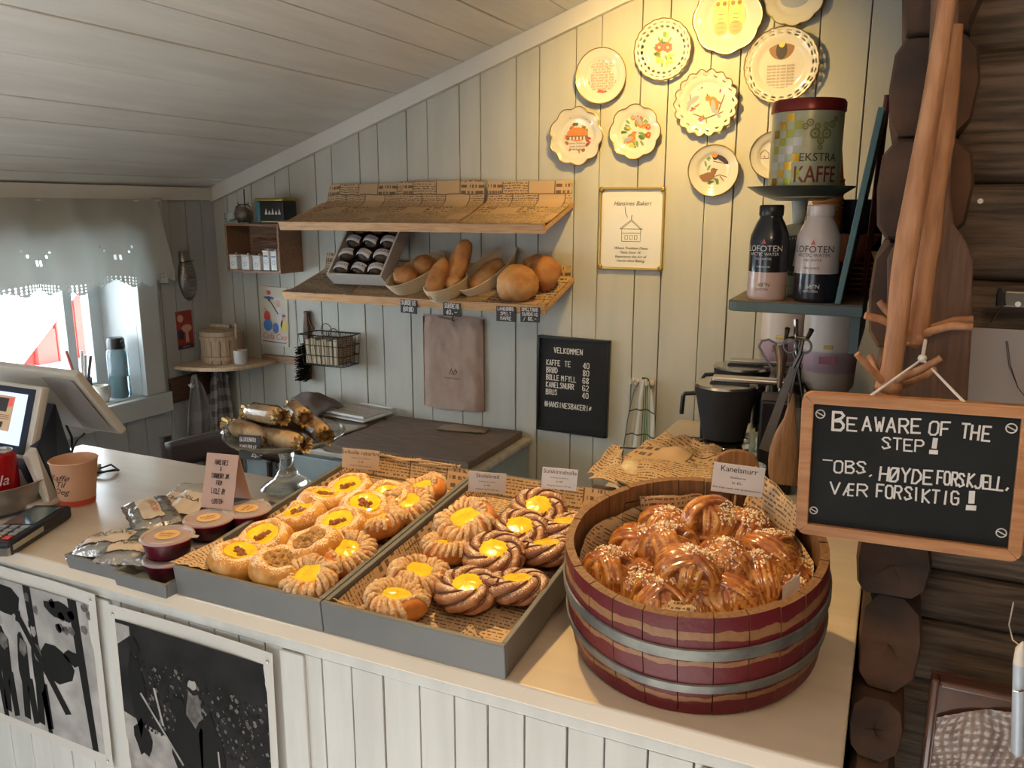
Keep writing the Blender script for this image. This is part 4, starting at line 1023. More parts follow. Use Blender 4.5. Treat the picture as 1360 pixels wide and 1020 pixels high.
# kraft paper bag on a hook
bg = thing('paper_bag', 'brown paper bag with a small monogram hanging below the bread shelf', 'bag', hit(603, 425, 'Y', YW-.001), WB)
KRAFT = mat('kraft_pink', (.42, .30, .24), .75, bump=.8, scale=18, vscale=12, col2=(.36, .25, .195))
q = B(); bwid, bhei = .225, .300
def bfn(u, v):
    x = (u-.5)*(bwid-.012*(v > .93)*1)*(1-.02*v); y = -bhei*(1-v)+.006
    edge = min(u, 1-u)
    return (x, y+.004*sin(u*9)*(v > .95), .008+.014*min(1, edge*9)*(.55+.45*(1-v))+.004*nz((u*5, v*6, 2))+.0025*nz((u*14, v*10, 4)))
q.grid(bfn, 34, 40); o = q.obj('front', KRAFT, bg)
q = B(); q.grid(lambda u, v: ((u-.5)*bwid, -bhei*(1-v)+.016, .004), 2, 2); q.obj('back', KRAFT, bg, smooth=False)
q = B()
for s in (-1, 1): q.grid(lambda u, v, s=s: (s*bwid/2*(1-.02*v), -bhei*(1-v)+.008, .003+.008*u), 2, 10)
q.grid(lambda u, v: ((u-.5)*bwid, -bhei+.006, .003+.006*v), 10, 1); q.obj('gusset', KRAFT, bg)
q = B(); q.text('hb', .030, (.005, -.175, .0275), shear=.5); q.text('hansines bakeri', .0095, (.005, -.190, .0272)); q.obj('monogram', INK, bg, smooth=False)
B().tube([(.01, .02, 0), (.01, .016, .024), (.01, .004, .03), (.012, .0, .024)], .0022, 6).obj('hook', DSTEEL, bg)
# ------------------------------------------------------------------ curtain, things on the left wall
def linen():
    m = mat('curtain_linen', (.60, .58, .52), .85, bump=.2, scale=300); N, L, P = nodes(m)
    tr = N.new('ShaderNodeBsdfTranslucent'); tr.inputs[0].default_value = (.15, .16, .145, 1)
    mx = N.new('ShaderNodeMixShader'); mx.inputs[0].default_value = .42; L.new(P.outputs[0], mx.inputs[1]); L.new(tr.outputs[0], mx.inputs[2]); L.new(mx.outputs[0], N['Material Output'].inputs[0]); return m
LIN = linen()
cu = thing('curtain_valance', 'cream linen valance with crochet lace edge across the window top', 'curtain', (XL, 1.0, 1.62))
B().cyl((.045, -.05, .0), (.045, 1.035, .0), .004, n=10).obj('rod', WPLAST, cu)
def cf(u, v):
    y = -.05+1.07*u+.03*v*(u-.4); z = .006-.235*v-.02*v*(1-u)+.008*sin(u*26)*v
    x = .052+.012*sin(u*38+2*nz((u*4, 0, 0)))*(.3+v)+.03*v*u+.006*nz((u*20, v*3, 1))
    return (x, y, z)
q = B(); nu, nv = 150, 30
vs = [cf(i/nu, j/nv) for j in range(nv+1) for i in range(nu+1)]; fs = []
for j in range(nv):
    for i in range(nu):
        vv = j
        tri = abs(((i+4) % 36)-18)
        if j in (18, 20, 22, 23) and tri < 9 and abs(tri-(23-j)*1.6) < 1.3 and i % 2: continue
        fs.append((j*(nu+1)+i, j*(nu+1)+i+1, (j+1)*(nu+1)+i+1, (j+1)*(nu+1)+i))
q.add(vs, fs); q.obj('cloth', LIN, cu)
q = B(); vs = []; fs = []; nu2 = 300; 
for j in range(9):
    for i in range(nu2+1):
        p = V(cf(i/nu2, 1)); vs.append((p.x, p.y, p.z-.0045*j))
for j in range(8):
    for i in range(nu2):
        k = abs((i % 24)-12)/12*8
        if j > 3 and j > 3+(8-k)*.62: continue
        if j in (1, 3, 5) and i % 3 == 0: continue
        fs.append((j*(nu2+1)+i, j*(nu2+1)+i+1, (j+1)*(nu2+1)+i+1, (j+1)*(nu2+1)+i))
q.add(vs, fs); q.obj('lace_edge', LIN, cu)
q = B(); q.grid(lambda u, v: (.02+.03*sin(u*3), 1.03+.025*u, .01-.28*v), 6, 12); q.obj('gathered_end', LIN, cu)
tag(B().lathe([(0, 0), (.04, .002), (.043, .006), (0, .008)], 20, sy=.5).obj('straw_hat_brim', mat('straw', (.45, .40, .26), .8), smooth=True, loc=(XL+.02, 2.06, 1.372), rot=WL), 'small straw disc peeping out under the curtain end', 'ornament')
TIN = mat('old_tin', (.30, .29, .28), .32, metal=.9, bump=.6, scale=70)
fm = thing('fish_mould', 'ribbed tin fish mould hanging by the window corner', 'mould', hit(247, 366, 'X', XL), WL)
fm.rotation_euler = (pi/2, rad(-4), pi/2)
q = B()
def fpr(u):
    return .020+.017*sin(pi*min(1, u*1.25)) if u < .8 else .030-.09*(u-.8)
for k in range(1):
    vs = []; n = 40; m_ = 14
    for i in range(n+1):
        u = i/n; w_ = .012+.026*sin(pi*(u**.8)) if u < .75 else .0255-.03*(u-.75)+.02*max(0, u-.88)
        w_ = w_*(1 if u > .03 else .6)
        for j in range(m_+1):
            a = pi*j/m_; vs.append((w_*cos(a), -.088+.176*u, (w_*.75+.0018*sin(u*90)*(u < .75))*sin(a)+.001))
    q.add(vs, [(i*(m_+1)+j, i*(m_+1)+j+1, (i+1)*(m_+1)+j+1, (i+1)*(m_+1)+j) for i in range(n) for j in range(m_)])
q.obj('body', TIN, fm, solid=.001)
B().tube([(-.03, .050, .012), (0, .051, .028), (.03, .05, .012)], .0016, 6).obj('band', BLACKM, fm)
B().tube([(0, .088, .004), (.0, .14, .002)], .0009, 5).obj('cord', WPLAST, fm)
pk = thing('seed_packet', 'red picture card of a mushroom on the window wall', 'picture', hit(245, 438, 'X', XL), WL)
B().cbox((0, 0, .0015), (.072, .135, .002)).obj('card', mat('card_red', (.42, .05, .045), .5, vscale=40, col2=(.25, .03, .03)), pk, smooth=False)
q = B(); q.mi = 0; q.disc((.008, .005, .0028), .024, .014, 16); q.add([(.0, -.045, .003), (.016, -.045, .003), (.013, .004, .003), (.003, .004, .003)], [(0, 1, 2, 3)]); q.disc((-.018, .042, .003), .014, n=10)
q.mi = 1; q.disc((-.02, -.015, .0028), .014, .02, 8); q.add([(-.035, -.066, .0028), (.035, -.066, .0028), (.035, -.052, .0028), (-.035, -.052, .0028)], [(0, 1, 2, 3)]); q.mi = 0; q.text('VÅRENS', .010, (0, -.063, .0034))
q.obj('print', [mat('print_peach', (.62, .38, .26), .5), mat('print_navy', (.03, .04, .08), .5)], pk, smooth=False)
# corner shelf
cs = thing('corner_shelf', 'small rounded pine corner shelf under the wooden tub', 'shelf', (XL, YW, 1.043))
q = B(); q.prism([(0.003, -.003), (.003, -.25)]+[(.10+.20*sin(a)-.05, -.13-.13*cos(a)) for a in [rad(d) for d in range(-10, 95, 12)]]+[(.27, -.003)], 0, .013); q.obj('board', LPINE, cs, smooth=False, bevel=.003)
B().box((.20, -.022, .004), (.385, -.003, .030)).obj('rail', wood('rail_wood', (.30, .19, .11)), cs, smooth=False)
ts = (XL+.105, YW-.115, 1.057)
tb2 = thing('wooden_tub', 'round lidded wooden tub with a peg handle on the corner shelf', 'tub', ts)
LW = wood('tub_wood', (.46, .34, .22), (.34, .24, .15), 'z')
for k in range(14):
    a0, a1 = 2*pi*k/14+.02, 2*pi*(k+1)/14-.02; q = B()
    q.prism([(r*cos(a), r*sin(a)) for r, a in ((.072, a0), (.074, (a0+a1)/2), (.072, a1), (.064, a1), (.064, a0))], 0, .105); q.obj('stave', LW, tb2, smooth=False)
for z in (.012, .082): B().lathe([(.073, z), (.0775, z+.001), (.0775, z+.014), (.073, z+.015)], 36).obj('hoop', LW, tb2)
B().lathe([(0, .100), (.073, .100), (.075, .104), (.075, .113), (.05, .120), (0, .122)], 36).obj('lid', LW, tb2)
B().cbox((0, 0, .128), (.09, .018, .014)).obj('lid_bar', LW, tb2, smooth=False, bevel=.003)
B().cyl((.078, -.01, .09), (.080, -.01, .140), .006, .005, 8).obj('peg', LW, tb2)
cu2 = thing('cup', 'plain white cup beside the wooden tub', 'cup', (hit(320, 478, 'Y', 2.20).x, 2.20, 1.057))
B().lathe([(0, 0), (.021, 0), (.023, .003), (.0235, .048), (.0205, .048), (.0195, .006), (0, .006)], 24).obj('body', mat('stoneware', (.52, .50, .47), .5), cu2)
# peg rack with two towels
pr = thing('peg_rack', 'dark carved peg rack with white knobs on the window wall', 'rack', (XL, 2.185, .968), WL)
B().box((-.135, -.045, .001), (.135, .045, .016)).obj('board', BWOOD, pr, smooth=False, bevel=.003)
q = B()
for k in range(9): q.cbox((-.137, -.04+.01*k, .010), (.006, .005, .012))
q.obj('carved_edge', BWOOD, pr, smooth=False)
for x in (-.060, .055, .11): B().ball((x, .008, .030), (.010, .010, .009), 12, 8).obj('knob', WHITE, pr); B().cyl((x, .008, .014), (x, .008, .026), .004, n=8).obj('knob_stem', WHITE, pr)
def checks(name, base, line, sc_, w_=.2, line2=None, f2=None):
    m = mat(name, base, .9, bump=.2, scale=400); N, L, P = nodes(m); tc = N.new('ShaderNodeTexCoord'); s = N.new('ShaderNodeSeparateXYZ'); L.new(tc.outputs['UV'], s.inputs[0])
    fx = mathn(N, L, 'LESS_THAN', mathn(N, L, 'FRACT', mathn(N, L, 'MULTIPLY', s.outputs[0], sc_)), w_); fy = mathn(N, L, 'LESS_THAN', mathn(N, L, 'FRACT', mathn(N, L, 'MULTIPLY', s.outputs[1], sc_)), w_)
    c = mixc(N, L, mathn(N, L, 'MULTIPLY', mathn(N, L, 'ADD', fx, fy), .5), base, line)
    if line2: c = mixc(N, L, mathn(N, L, 'LESS_THAN', mathn(N, L, 'ABSOLUTE', mathn(N, L, 'SUBTRACT', s.outputs[0], f2)), .012), c, line2)
    L.new(c, P.inputs['Base Color']); return m
def towel(label, loc, rot, w0, w1, l, mt, seed, folds=4, hook=.03, group=None, fan=0):
    q = B(); 
    def fn(u, v):
        w_ = w0+(w1-w0)*v**.6; x = (u-.5)*w_+fan*v; y = -l*v+.03*(1-v)**6*cos((u-.5)*pi)-.02*v*abs(u-.5)
        return (x, y, .020+.016*sin(u*folds*2*pi+seed+v)*(.5+.5*v)+.006*nz((u*6, v*4, seed)))
    q.grid(fn, 50, 30, .35, l); o = q.obj('towel', mt, solid=.0015); o.location = loc; o.rotation_euler = rot
    return tag(o, label, 'towel', group)
CHK = checks('grey_check', (.36, .36, .33), (.10, .10, .11), 22, .45)
STR = checks('grey_stripe', (.24, .25, .26), (.36, .36, .34), 9, .3)
towel('grey towel hanging from the left knob of the peg rack', (XL+.012, 2.140, .985), WL, .03, .20, .40, STR, 1, 2)
towel('grey and white checked towel hanging from the right part of the peg rack', (XL+.02, 2.245, 1.0), WL, .06, .16, .42, CHK, 3, 3)
# small things on the window sill
wbtl = thing('water_bottle', 'smoky grey drinking bottle with dark cap on the window sill', 'bottle', (*hit(161, 527, 'Z', WZ0).xy, WZ0))
SMK = mat('smoky_plastic', (.25, .35, .38), .1, trans=.85); WATER = mat('water', (.55, .68, .70), .02, trans=1, ior=1.33)
B().lathe([(0, .001), (.031, .001), (.034, .006), (.033, .10), (.034, .14), (.031, .158), (.026, .164)], 28).obj('body', SMK, wbtl)
B().lathe([(0, .165), (.027, .165), (.028, .17), (.027, .196), (.022, .202), (0, .203)], 24).obj('cap', BLACK, wbtl)
B().lathe([(0, .003), (.029, .003), (.0315, .012), (.031, .072), (0, .072)], 24).obj('water', WATER, wbtl)
B().cyl((.018, .0, .195), (.03, 0, .188), .006, n=8).obj('spout', BLACK, wbtl)
pp = thing('pen_pot', 'dark pot of pens and markers behind the till', 'pot', (*hit(112, 527, 'Z', WZ0).xy, WZ0))
B().lathe([(0, 0), (.026, 0), (.030, .065), (.027, .065), (.023, .005), (0, .005)], 20).obj('pot', mat('pot_glaze', (.05, .05, .07), .3), pp)
for k, (dx, dy, c) in enumerate([(-.01, -.012, (.35, .05, .05)), (.004, .014, (.10, .06, .05)), (.012, .0, (.40, .38, .33)), (-.004, .006, (.5, .45, .4)), (0, -.02, (.38, .09, .07))]):
    B().cyl((dx*.6, dy*.6, .01), (dx*2.2, dy*2.4, .125+.01*k), .005, n=8).obj('pen', mat('pen%d' % k, c, .4), pp)
jg = thing('small_jug', 'small cream ceramic pot on the window sill beside the bottle', 'pot', (*hit(136, 534, 'Z', WZ0).xy, WZ0))
B().lathe([(0, 0), (.018, 0), (.026, .015), (.028, .028), (.019, .042), (.024, .056), (.021, .056), (.015, .043), (0, .04)], 24).obj('body', mat('cream_glaze', (.50, .47, .40), .35), jg)
B().tube([(.0, .018, .05), (.0, .032, .045), (.0, .034, .03), (.0, .025, .02)], .003, 6).obj('handle', MT['cream_glaze'], jg)

# ------------------------------------------------------------------ open wooden box with little canisters
yb = 2.205
x0 = hit(300, 330, 'Y', yb).x; x1 = hit(371, 330, 'Y', yb).x; zb0 = hit(330, 362, 'Y', yb).z; zb1 = hit(330, 297, 'Y', yb).z; wb_, hb_ = x1-x0, zb1-zb0
wx = thing('wall_box', 'open brown wooden box hung on the wall near the corner', 'shelf', (x0, yb, zb0)); dp = YW-yb-.002
BX = wood('box_wood', (.30, .17, .10), (.20, .11, .065))
B().box((0, 0, 0), (wb_, dp, .008)).obj('bottom', BX, wx, smooth=False); B().box((0, 0, hb_-.008), (wb_, dp, hb_)).obj('top', BX, wx, smooth=False)
for a in (0, wb_-.008): B().box((a, 0, .008), (a+.008, dp, hb_-.008)).obj('side', BX, wx, smooth=False)
B().box((.008, dp-.005, .008), (wb_-.008, dp, hb_-.008)).obj('back', BX, wx, smooth=False)
cans = None
for k, (px, wd, hh_) in enumerate([(314, .034, .046), (330, .034, .046), (344.5, .032, .044), (356.5, .026, .062), (366.5, .024, .060)]):
    p = hit(px, 345, 'Y', yb+.022)
    t = thing('canister', ['white lidded spice canister at the left end of the wooden box', 'white canister with blue emblem, second in the wooden box', 'plain white canister in the middle of the wooden box', 'tall narrow white canister with writing in the box', 'tall white canister against the right side of the box'][k], 'canister', (p.x, yb+.022, zb0+.0085), group='white canisters in the wooden wall box')
    B().box((-wd/2, -wd/2, 0), (wd/2, wd/2, hh_)).obj('body', WHITE, t, smooth=False, bevel=.002)
    B().box((-wd/2-.001, -wd/2-.001, hh_), (wd/2+.001, wd/2+.001, hh_+.006)).obj('lid', WHITE, t, smooth=False, bevel=.002)
    B().ball((0, 0, hh_+.008), .004, 8, 6).obj('lid_knob', WHITE, t)
    q = B()
    for j in range(6): a = j*1.05; q.add([(.006*cos(a)-.0015, -wd/2-.0006, hh_*.45+.006*sin(a)-.0015), (.006*cos(a)+.0015, -wd/2-.0006, hh_*.45+.006*sin(a)-.0015), (.006*cos(a)+.0015, -wd/2-.0006, hh_*.45+.006*sin(a)+.0015), (.006*cos(a)-.0015, -wd/2-.0006, hh_*.45+.006*sin(a)+.0015)], [(0, 1, 2, 3)])
    if k > 2: q.add([(-.009, -wd/2-.0006, hh_*.75), (.009, -wd/2-.0006, hh_*.75), (.009, -wd/2-.0006, hh_*.83), (-.009, -wd/2-.0006, hh_*.83)], [(0, 1, 2, 3)])
    q.obj('emblem', mat('emblem_blue', (.10, .16, .30), .4), t, smooth=False)
pf = thing('framed_picture', 'small pale framed picture leaning inside the wooden box', 'picture', (x0+wb_*.60, yb+.085, zb0+.0085), (rad(-8), 0, 0))
B().box((-.055, 0, 0), (.055, .006, .072)).obj('frame', mat('frame_cream', (.40, .35, .28), .5), pf, smooth=False, bevel=.001); B().box((-.046, -.001, .010), (.046, .0, .062)).obj('print', mat('print_dull', (.45, .42, .36), .6, vscale=60, col2=(.25, .2, .15)), pf, smooth=False)
q = B(); random.seed(12)
for k in range(26):
    y = random.uniform(-.02, .02); z = random.uniform(-.012, .012); q.tube([(-.05+random.uniform(-.01, .01), y, z), (0, y*.4, z*.4), (.05+random.uniform(-.01, .01), y*1.1, z)], .0022, 4)
o = q.obj('twig_bundle', mat('twigs', (.16, .08, .045), .8)); o.location = (x0+wb_*.62, yb+.055, zb0+.105); tag(o, 'dark bundle of twigs lying above the canisters in the box', 'twigs')
zt = zb1
jr = thing('glass_jar', 'round bellied glass jar of twine on top of the wooden box', 'jar', (hit(324, 290, 'Y', 2.25).x, 2.25, zt+.001))
B().lathe([(0, 0), (.020, 0), (.030, .018), (.032, .035), (.025, .055), (.018, .062), (.020, .070), (.018, .070), (.015, .062)], 24).obj('glass', GLASS, jr); B().ball((0, 0, .028), (.024, .024, .022), 14, 10, .3, 4).obj('twine', mat('twine', (.30, .24, .18), .9, bump=1, scale=200), jr)
B().cyl((.006, .0, .03), (.008, .0, .115), .0022, n=6).obj('stick', BWOOD, jr)
j2 = thing('small_glass', 'small clear glass beside the round jar on the box', 'glass', (hit(306, 292, 'Y', 2.25).x, 2.25, zt+.001))
B().lathe([(0, 0), (.017, 0), (.020, .015), (.018, .036), (.0165, .036), (.018, .014), (0, .003)], 20).obj('glass', GLASS, j2)
tn = thing('black_tin', 'black and gold decorated tin on the wooden box', 'tin', (hit(368, 292, 'Y', 2.245).x, 2.245, zt+.001))
BT_ = mat('tin_black', (.02, .02, .018), .3, spec=.5)
B().box((-.058, -.035, 0), (.058, .035, .074)).obj('body', BT_, tn, smooth=False, bevel=.004); B().box((-.060, -.037, .074), (.060, .037, .084)).obj('lid', mat('tin_gold', (.30, .24, .06), .35, metal=.6), tn, smooth=False, bevel=.003)
q = B(); yz = lambda x, z: (x, -.0362, z)
for k in range(5): q.add([yz(-.02+.014*k, .03), yz(-.014+.014*k, .05-.006*(k % 2)), yz(-.008+.014*k, .03)], [(0, 1, 2)])
q.mi = 1; q.add([yz(-.0575, .004), yz(-.040, .004), yz(-.040, .072), yz(-.0575, .072)], [(0, 1, 2, 3)]); q.mi = 2; q.add([yz(-.036, .004), yz(.055, .004), yz(.055, .008), yz(-.036, .008)], [(0, 1, 2, 3)])
q.obj('print', [mat('tin_silver', (.55, .55, .5), .4), mat('tin_teal', (.06, .16, .18), .4), mat('tin_yel', (.45, .38, .12), .4)], tn, smooth=False)
# cocoa poster
po = thing('poster', 'small tin poster with three cheerful figures above red lettering', 'poster', hit(365, 420, 'Y', YW-.001), WB)
po.rotation_euler = (pi/2, rad(2), 0); pw, ph = .128, .215
B().cbox((0, 0, .003), (pw, ph, .004)).obj('sheet', mat('poster_cream', (.55, .50, .38), .4), po, smooth=False, bevel=.001)
q = B(); z = .0058; SK = 3
q.mi = 0; q.disc((.02, .06, z), .016, .012, 12); q.disc((.025, .0, z), .017, .045, 14)                          # white coated figure
q.mi = 3; q.disc((.022, .048, z+.0002), .010, .012, 10); q.disc((-.038, .02, z), .008, .010, 8); q.disc((.045, -.005, z+.0003), .009, .010, 8)
q.mi = 1; q.disc((-.030, -.002, z), .015, .020, 12); q.disc((-.02, .085, z), .010, .009, 8)
q.mi = 2; q.disc((-.028, -.034, z+.0001), .020, .022, 12); q.disc((.008, -.042, z+.0002), .014, .020, 10); q.disc((-.02, .066, z), .024, .006, 10)
q.mi = 5; q.disc((.045, -.030, z), .015, .026, 12)
q.mi = 4; q.tube([(-.02, .06, z), (.005, .03, z), (.02, .01, z)], .002, 4); q.disc((.046, .006, z+.0005), .009, .005, 8); q.disc((-.02, .062, z+.0003), .005, .010, 8)
q.mi = 1; q.text('Cola Cao', .030, (0, -.083, z), shear=.15, sx=.95)
q.mi = 2; q.add([(-.055, -.096, z), (.055, -.096, z), (.055, -.092, z), (-.055, -.092, z)], [(0, 1, 2, 3)])
q.obj('print', [PAPER, mat('post_red', (.60, .05, .05), .4), mat('post_blue', (.06, .16, .42), .4), mat('post_skin', (.60, .35, .22), .4), mat('post_brown', (.12, .05, .03), .4), mat('post_yellow', (.62, .48, .10), .4)], po, smooth=False)
# dustpan brush and wire basket
br = thing('hand_brush', 'black bristle hand brush hanging by its wooden handle', 'brush', hit(411, 455, 'Y', YW-.001), WB); br.rotation_euler = (pi/2, rad(3), 0)
q = B(); q.prism([(-.012, .0), (.012, .0), (.011, .06), (.008, .10), (.010, .115), (-.010, .115), (-.008, .10), (-.011, .06)], .006, .022); q.obj('handle', BWOOD, br, smooth=False, bevel=.004)
B().box((-.016, -.13, .006), (.016, .0, .020)).obj('block', BWOOD, br, smooth=False, bevel=.003)
q = B(); random.seed(2)
for k in range(420):
    x, y = random.uniform(-.017, .017), random.uniform(-.13, -.005); q.tube([(x, y, .015), (x*1.5, y-.004, .045+random.uniform(0, .01))], .0012, 3, cap=False)
stuff(q.obj('bristles', BLACKM, br))
B().tube([(-.0, .113, .014), (.02, .07, .018), (.036, .055, .02)], .004, 6).obj('hang_loop', BWOOD, br)
wk = thing('wire_basket', 'dark wire basket on the wall holding folded printed packets', 'basket', hit(452, 480, 'Y', YW-.001)+V((0, -.001, 0)))
q = B(); bw2, bd, bh2 = .185, .105, .105; rr = .0015
def rect(x0, x1, y0, y1, z): return [(x0, y0, z), (x1, y0, z), (x1, y1, z), (x0, y1, z)]
for z, s in ((0, .88), (.035, .92), (.07, .96), (bh2, 1)): q.tube(rect(-bw2/2*s, bw2/2*s, -bd*s, -.004, z), rr*(1.6 if z == bh2 else 1), 5, closed=True)
for k in range(10):
    f = -1+2*k/9
    q.tube([(bw2/2*f, -bd, bh2), (bw2/2*.88*f, -bd*.88, 0), (bw2/2*.88*f, -.004, 0), (bw2/2*f, -.004, bh2)], rr*.8, 4)
for k in range(5):
    y = -.01-.085*k/4
    q.tube([(-bw2/2, y*1.1, bh2), (-bw2/2*.88, y, 0), (bw2/2*.88, y, 0), (bw2/2, y*1.1, bh2)], rr*.8, 4)
q.obj('wires', DSTEEL, wk)
for x in (-.045, .055): B().tube([(x+.022*cos(a), -.012-(.09 if x > 0 else 0), bh2+.006+.022*sin(a)) for a in [2*pi*i/20 for i in range(20)]], .0014, 5, closed=True).obj('ring_handle', DSTEEL, wk)
PT = checks('packet_pattern', (.48, .40, .28), (.10, .07, .05), 60, .4)
for k in range(6):
    o = B().box((-.078+.023*k, -.088, .004), (-.058+.023*k, -.018, .086+.006*(k % 2))).obj('paper_packet', PT, smooth=False, bevel=.002); o.location = wk.location
    tag(o, 'patterned paper packet, number %s from the left in the wire basket' % ['one', 'two', 'three', 'four', 'five', 'six'][k], 'packet', 'packets in the wire basket')
o = sheet('dark crumpled paper bag standing in the right half of the wire basket', Matrix.Translation(wk.location), [(.062, -.085, .01), (.068, -.02, .01), (.075, -.02, .10), (.058, -.08, .105)], 5, mt=NEWSD)

# ------------------------------------------------------------------ blue-grey cabinet and what lies on it
BLUEP = mat('cabinet_paint', (.30, .35, .355), .5, bump=.2, scale=25, vscale=8, col2=(.26, .31, .315))
EDGEP = mat('cabinet_edge', (.50, .47, .40), .5, bump=.3, vscale=25, col2=(.40, .36, .29))
cb = thing('kitchen_cabinet', 'old blue-grey painted cabinet with drawers against the back wall', 'cabinet', (-1.84, 1.93, 0))
cw, cdp, chh = .825, .385, .882
B().box((0, .01, .05), (cw, cdp, chh-.018)).obj('body', BLUEP, cb, smooth=False, bevel=.003)
B().box((-.01, -.012, chh-.018), (cw+.012, cdp, chh)).obj('top_board', EDGEP, cb, smooth=False, bevel=.005)
for k, (a, b) in enumerate([(.01, .40), (.42, .60), (.625, .815)]):
    d = B().box((a, -.002, chh-.155), (b, .012, chh-.030)).obj('drawer', BLUEP, cb, smooth=False, bevel=.003)
    if k == 2: B().tube([((a+b)/2-.035, -.002, chh-.075), ((a+b)/2-.028, -.016, chh-.080), ((a+b)/2+.028, -.016, chh-.080), ((a+b)/2+.035, -.002, chh-.075)], .0045, 8).obj('handle', STEEL, d)
    else: B().box((a+.12, -.005, chh-.085), (a+.124, -.002, chh-.062)).obj('keyhole', DARK, d, smooth=False)
for a, b in ((.01, .40), (.42, .815)):
    dd = B().box((a, -.002, .08), (b, .012, chh-.17)).obj('door', BLUEP, cb, smooth=False, bevel=.004); B().ball((a+.03, -.010, .5), .010, 10, 8).obj('knob', STEEL, dd)
TOPW = wood('worn_board', (.20, .15, .115), (.14, .10, .08), 'x', .7)
zt2 = chh
o = B().prism([(-1.515, 1.915), (-1.03, 1.935), (-1.03, 2.300), (-1.50, 2.300)], zt2+.001, zt2+.024).obj('baking_board', TOPW, smooth=False, bevel=.003); tag(o, 'large worn brown baking board on the right of the cabinet', 'board')
o = B().prism([(-1.825, 1.935), (-1.525, 1.93), (-1.525, 2.17), (-1.80, 2.20)], zt2+.001, zt2+.022).obj('baking_board', TOPW, smooth=False, bevel=.003); tag(o, 'smaller worn board on the left of the cabinet', 'board')
b2 = thing('flat_paper_bag', 'flat grey paper bag with a monogram lying left on the cabinet', 'bag', (-1.67, 2.045, zt2+.0235))
q = B(); q.grid(lambda u, v: (-.14+.28*u+.03*v, -.09+.18*v, .003+.003*nz((u*4, v*4, 3))), 14, 10); q.obj('paper', mat('bag_grey', (.40, .36, .31), .8, bump=.3), b2, solid=.002)
q = B(); q.text('hb', .04, (.03, -.01, .0075), shear=.4); q.obj('monogram', INK, b2, smooth=False)
rk = thing('cooling_rack', 'white wire rack tray at the back of the cabinet', 'rack', (-1.665, 2.235, zt2+.034), (0, 0, rad(-8)))
rk.location = hit(470, 547, 'Z', zt2+.034)
q = B(); q.tube([(-.115, -.075, .010), (.115, -.075, .010), (.115, .075, .010), (-.115, .075, .010)], .004, 6, closed=True); q.obj('rim', WHITE, rk)
q = B()
for k in range(19): x = -.108+.012*k; q.tube([(x, -.073, .008), (x, .073, .008)], .0011, 4)
for y in (-.04, 0, .04): q.tube([(-.113, y, .006), (.113, y, .006)], .0013, 4)
q.obj('wires', WPLAST, rk)
B().box((-.113, -.073, -.006), (.113, .073, -.002)).obj('tray', WHITE, rk, smooth=False)
def drape(label, loc, w_, d_, mt, seed, h=.04, name='cloth', rz=0):
    q = B(); q.grid(lambda u, v: ((u-.5)*w_, (v-.5)*d_, h*max(0, (1-(2*u-1)**2))*max(0, 1-(2*v-1)**2)**.6+.5*h*abs(nz((u*5, v*5, seed)))+.002), 30, 30)
    o = q.obj(name, mt, solid=.002); o.location = loc; o.rotation_euler = (0, 0, rz); return tag(o, label, 'cloth')
WOOL = mat('wool_brown', (.20, .16, .15), .95, bump=.5, scale=200, vscale=14, col2=(.14, .11, .105))
q = B()
def wfn(u, v):
    x = -.07+.2*u; y = .12-.24*v
    z = .045*sin(pi*min(1, v*1.1))+.04*sin(pi*u)+.012*nz((u*5, v*5, 2)); 
    if u < .35: z -= .25*(.35-u)
    return (x, y, z)
q.grid(wfn, 26, 26); o = q.obj('shawl', WOOL, solid=.004); o.location = (-1.82, 2.18, zt2+.012); tag(o, 'brown woollen shawl draped over the left back corner of the cabinet', 'cloth')
o = drape('small striped cloth scrap lying on the large baking board', hit(616, 571, 'Z', zt2+.026), .16, .06, checks('scrap_stripe', (.34, .26, .17), (.08, .06, .05), 70, .4), 3, .012, rz=rad(8))
# chair by the peg rack
chp = hit(243, 585, 'Z', .88); ch = thing('kitchen_chair', 'dark bentwood chair with curved top rail behind the counter', 'chair', (chp.x+.19*cos(rad(24)), chp.y-.03+.19*sin(rad(24)), 0), (0, 0, rad(24)))
pL, pR_ = V((-.21, 0, .86)), V((.21, 0, .86))
q = B(); q.grid(lambda u, v: (-.215+.43*u, -.045*sin(pi*u)*-1-.02, .80+.085*v+.03*sin(pi*u)), 20, 4); q.obj('top_rail', DWOOD, ch, solid=.02)
for x in (-.215, .215): B().tube([(x, 0.0, .0), (x, -.01, .45), (x*1.03, 0, .80), (x*1.05, .01, .90)], [.018, .018, .016, .019], 10).obj('post', DWOOD, ch)
for x in (-.2, .2): B().cyl((x, -.40, 0), (x, -.38, .44), .016, n=10).obj('leg', DWOOD, ch)
B().box((-.22, -.42, .44), (.22, .0, .465)).obj('seat', DWOOD, ch, smooth=False, bevel=.01)
for x in (-.1, 0, .1): B().cyl((x, -.008, .46), (x, -.0, .82), .009, n=8).obj('spindle', DWOOD, ch)
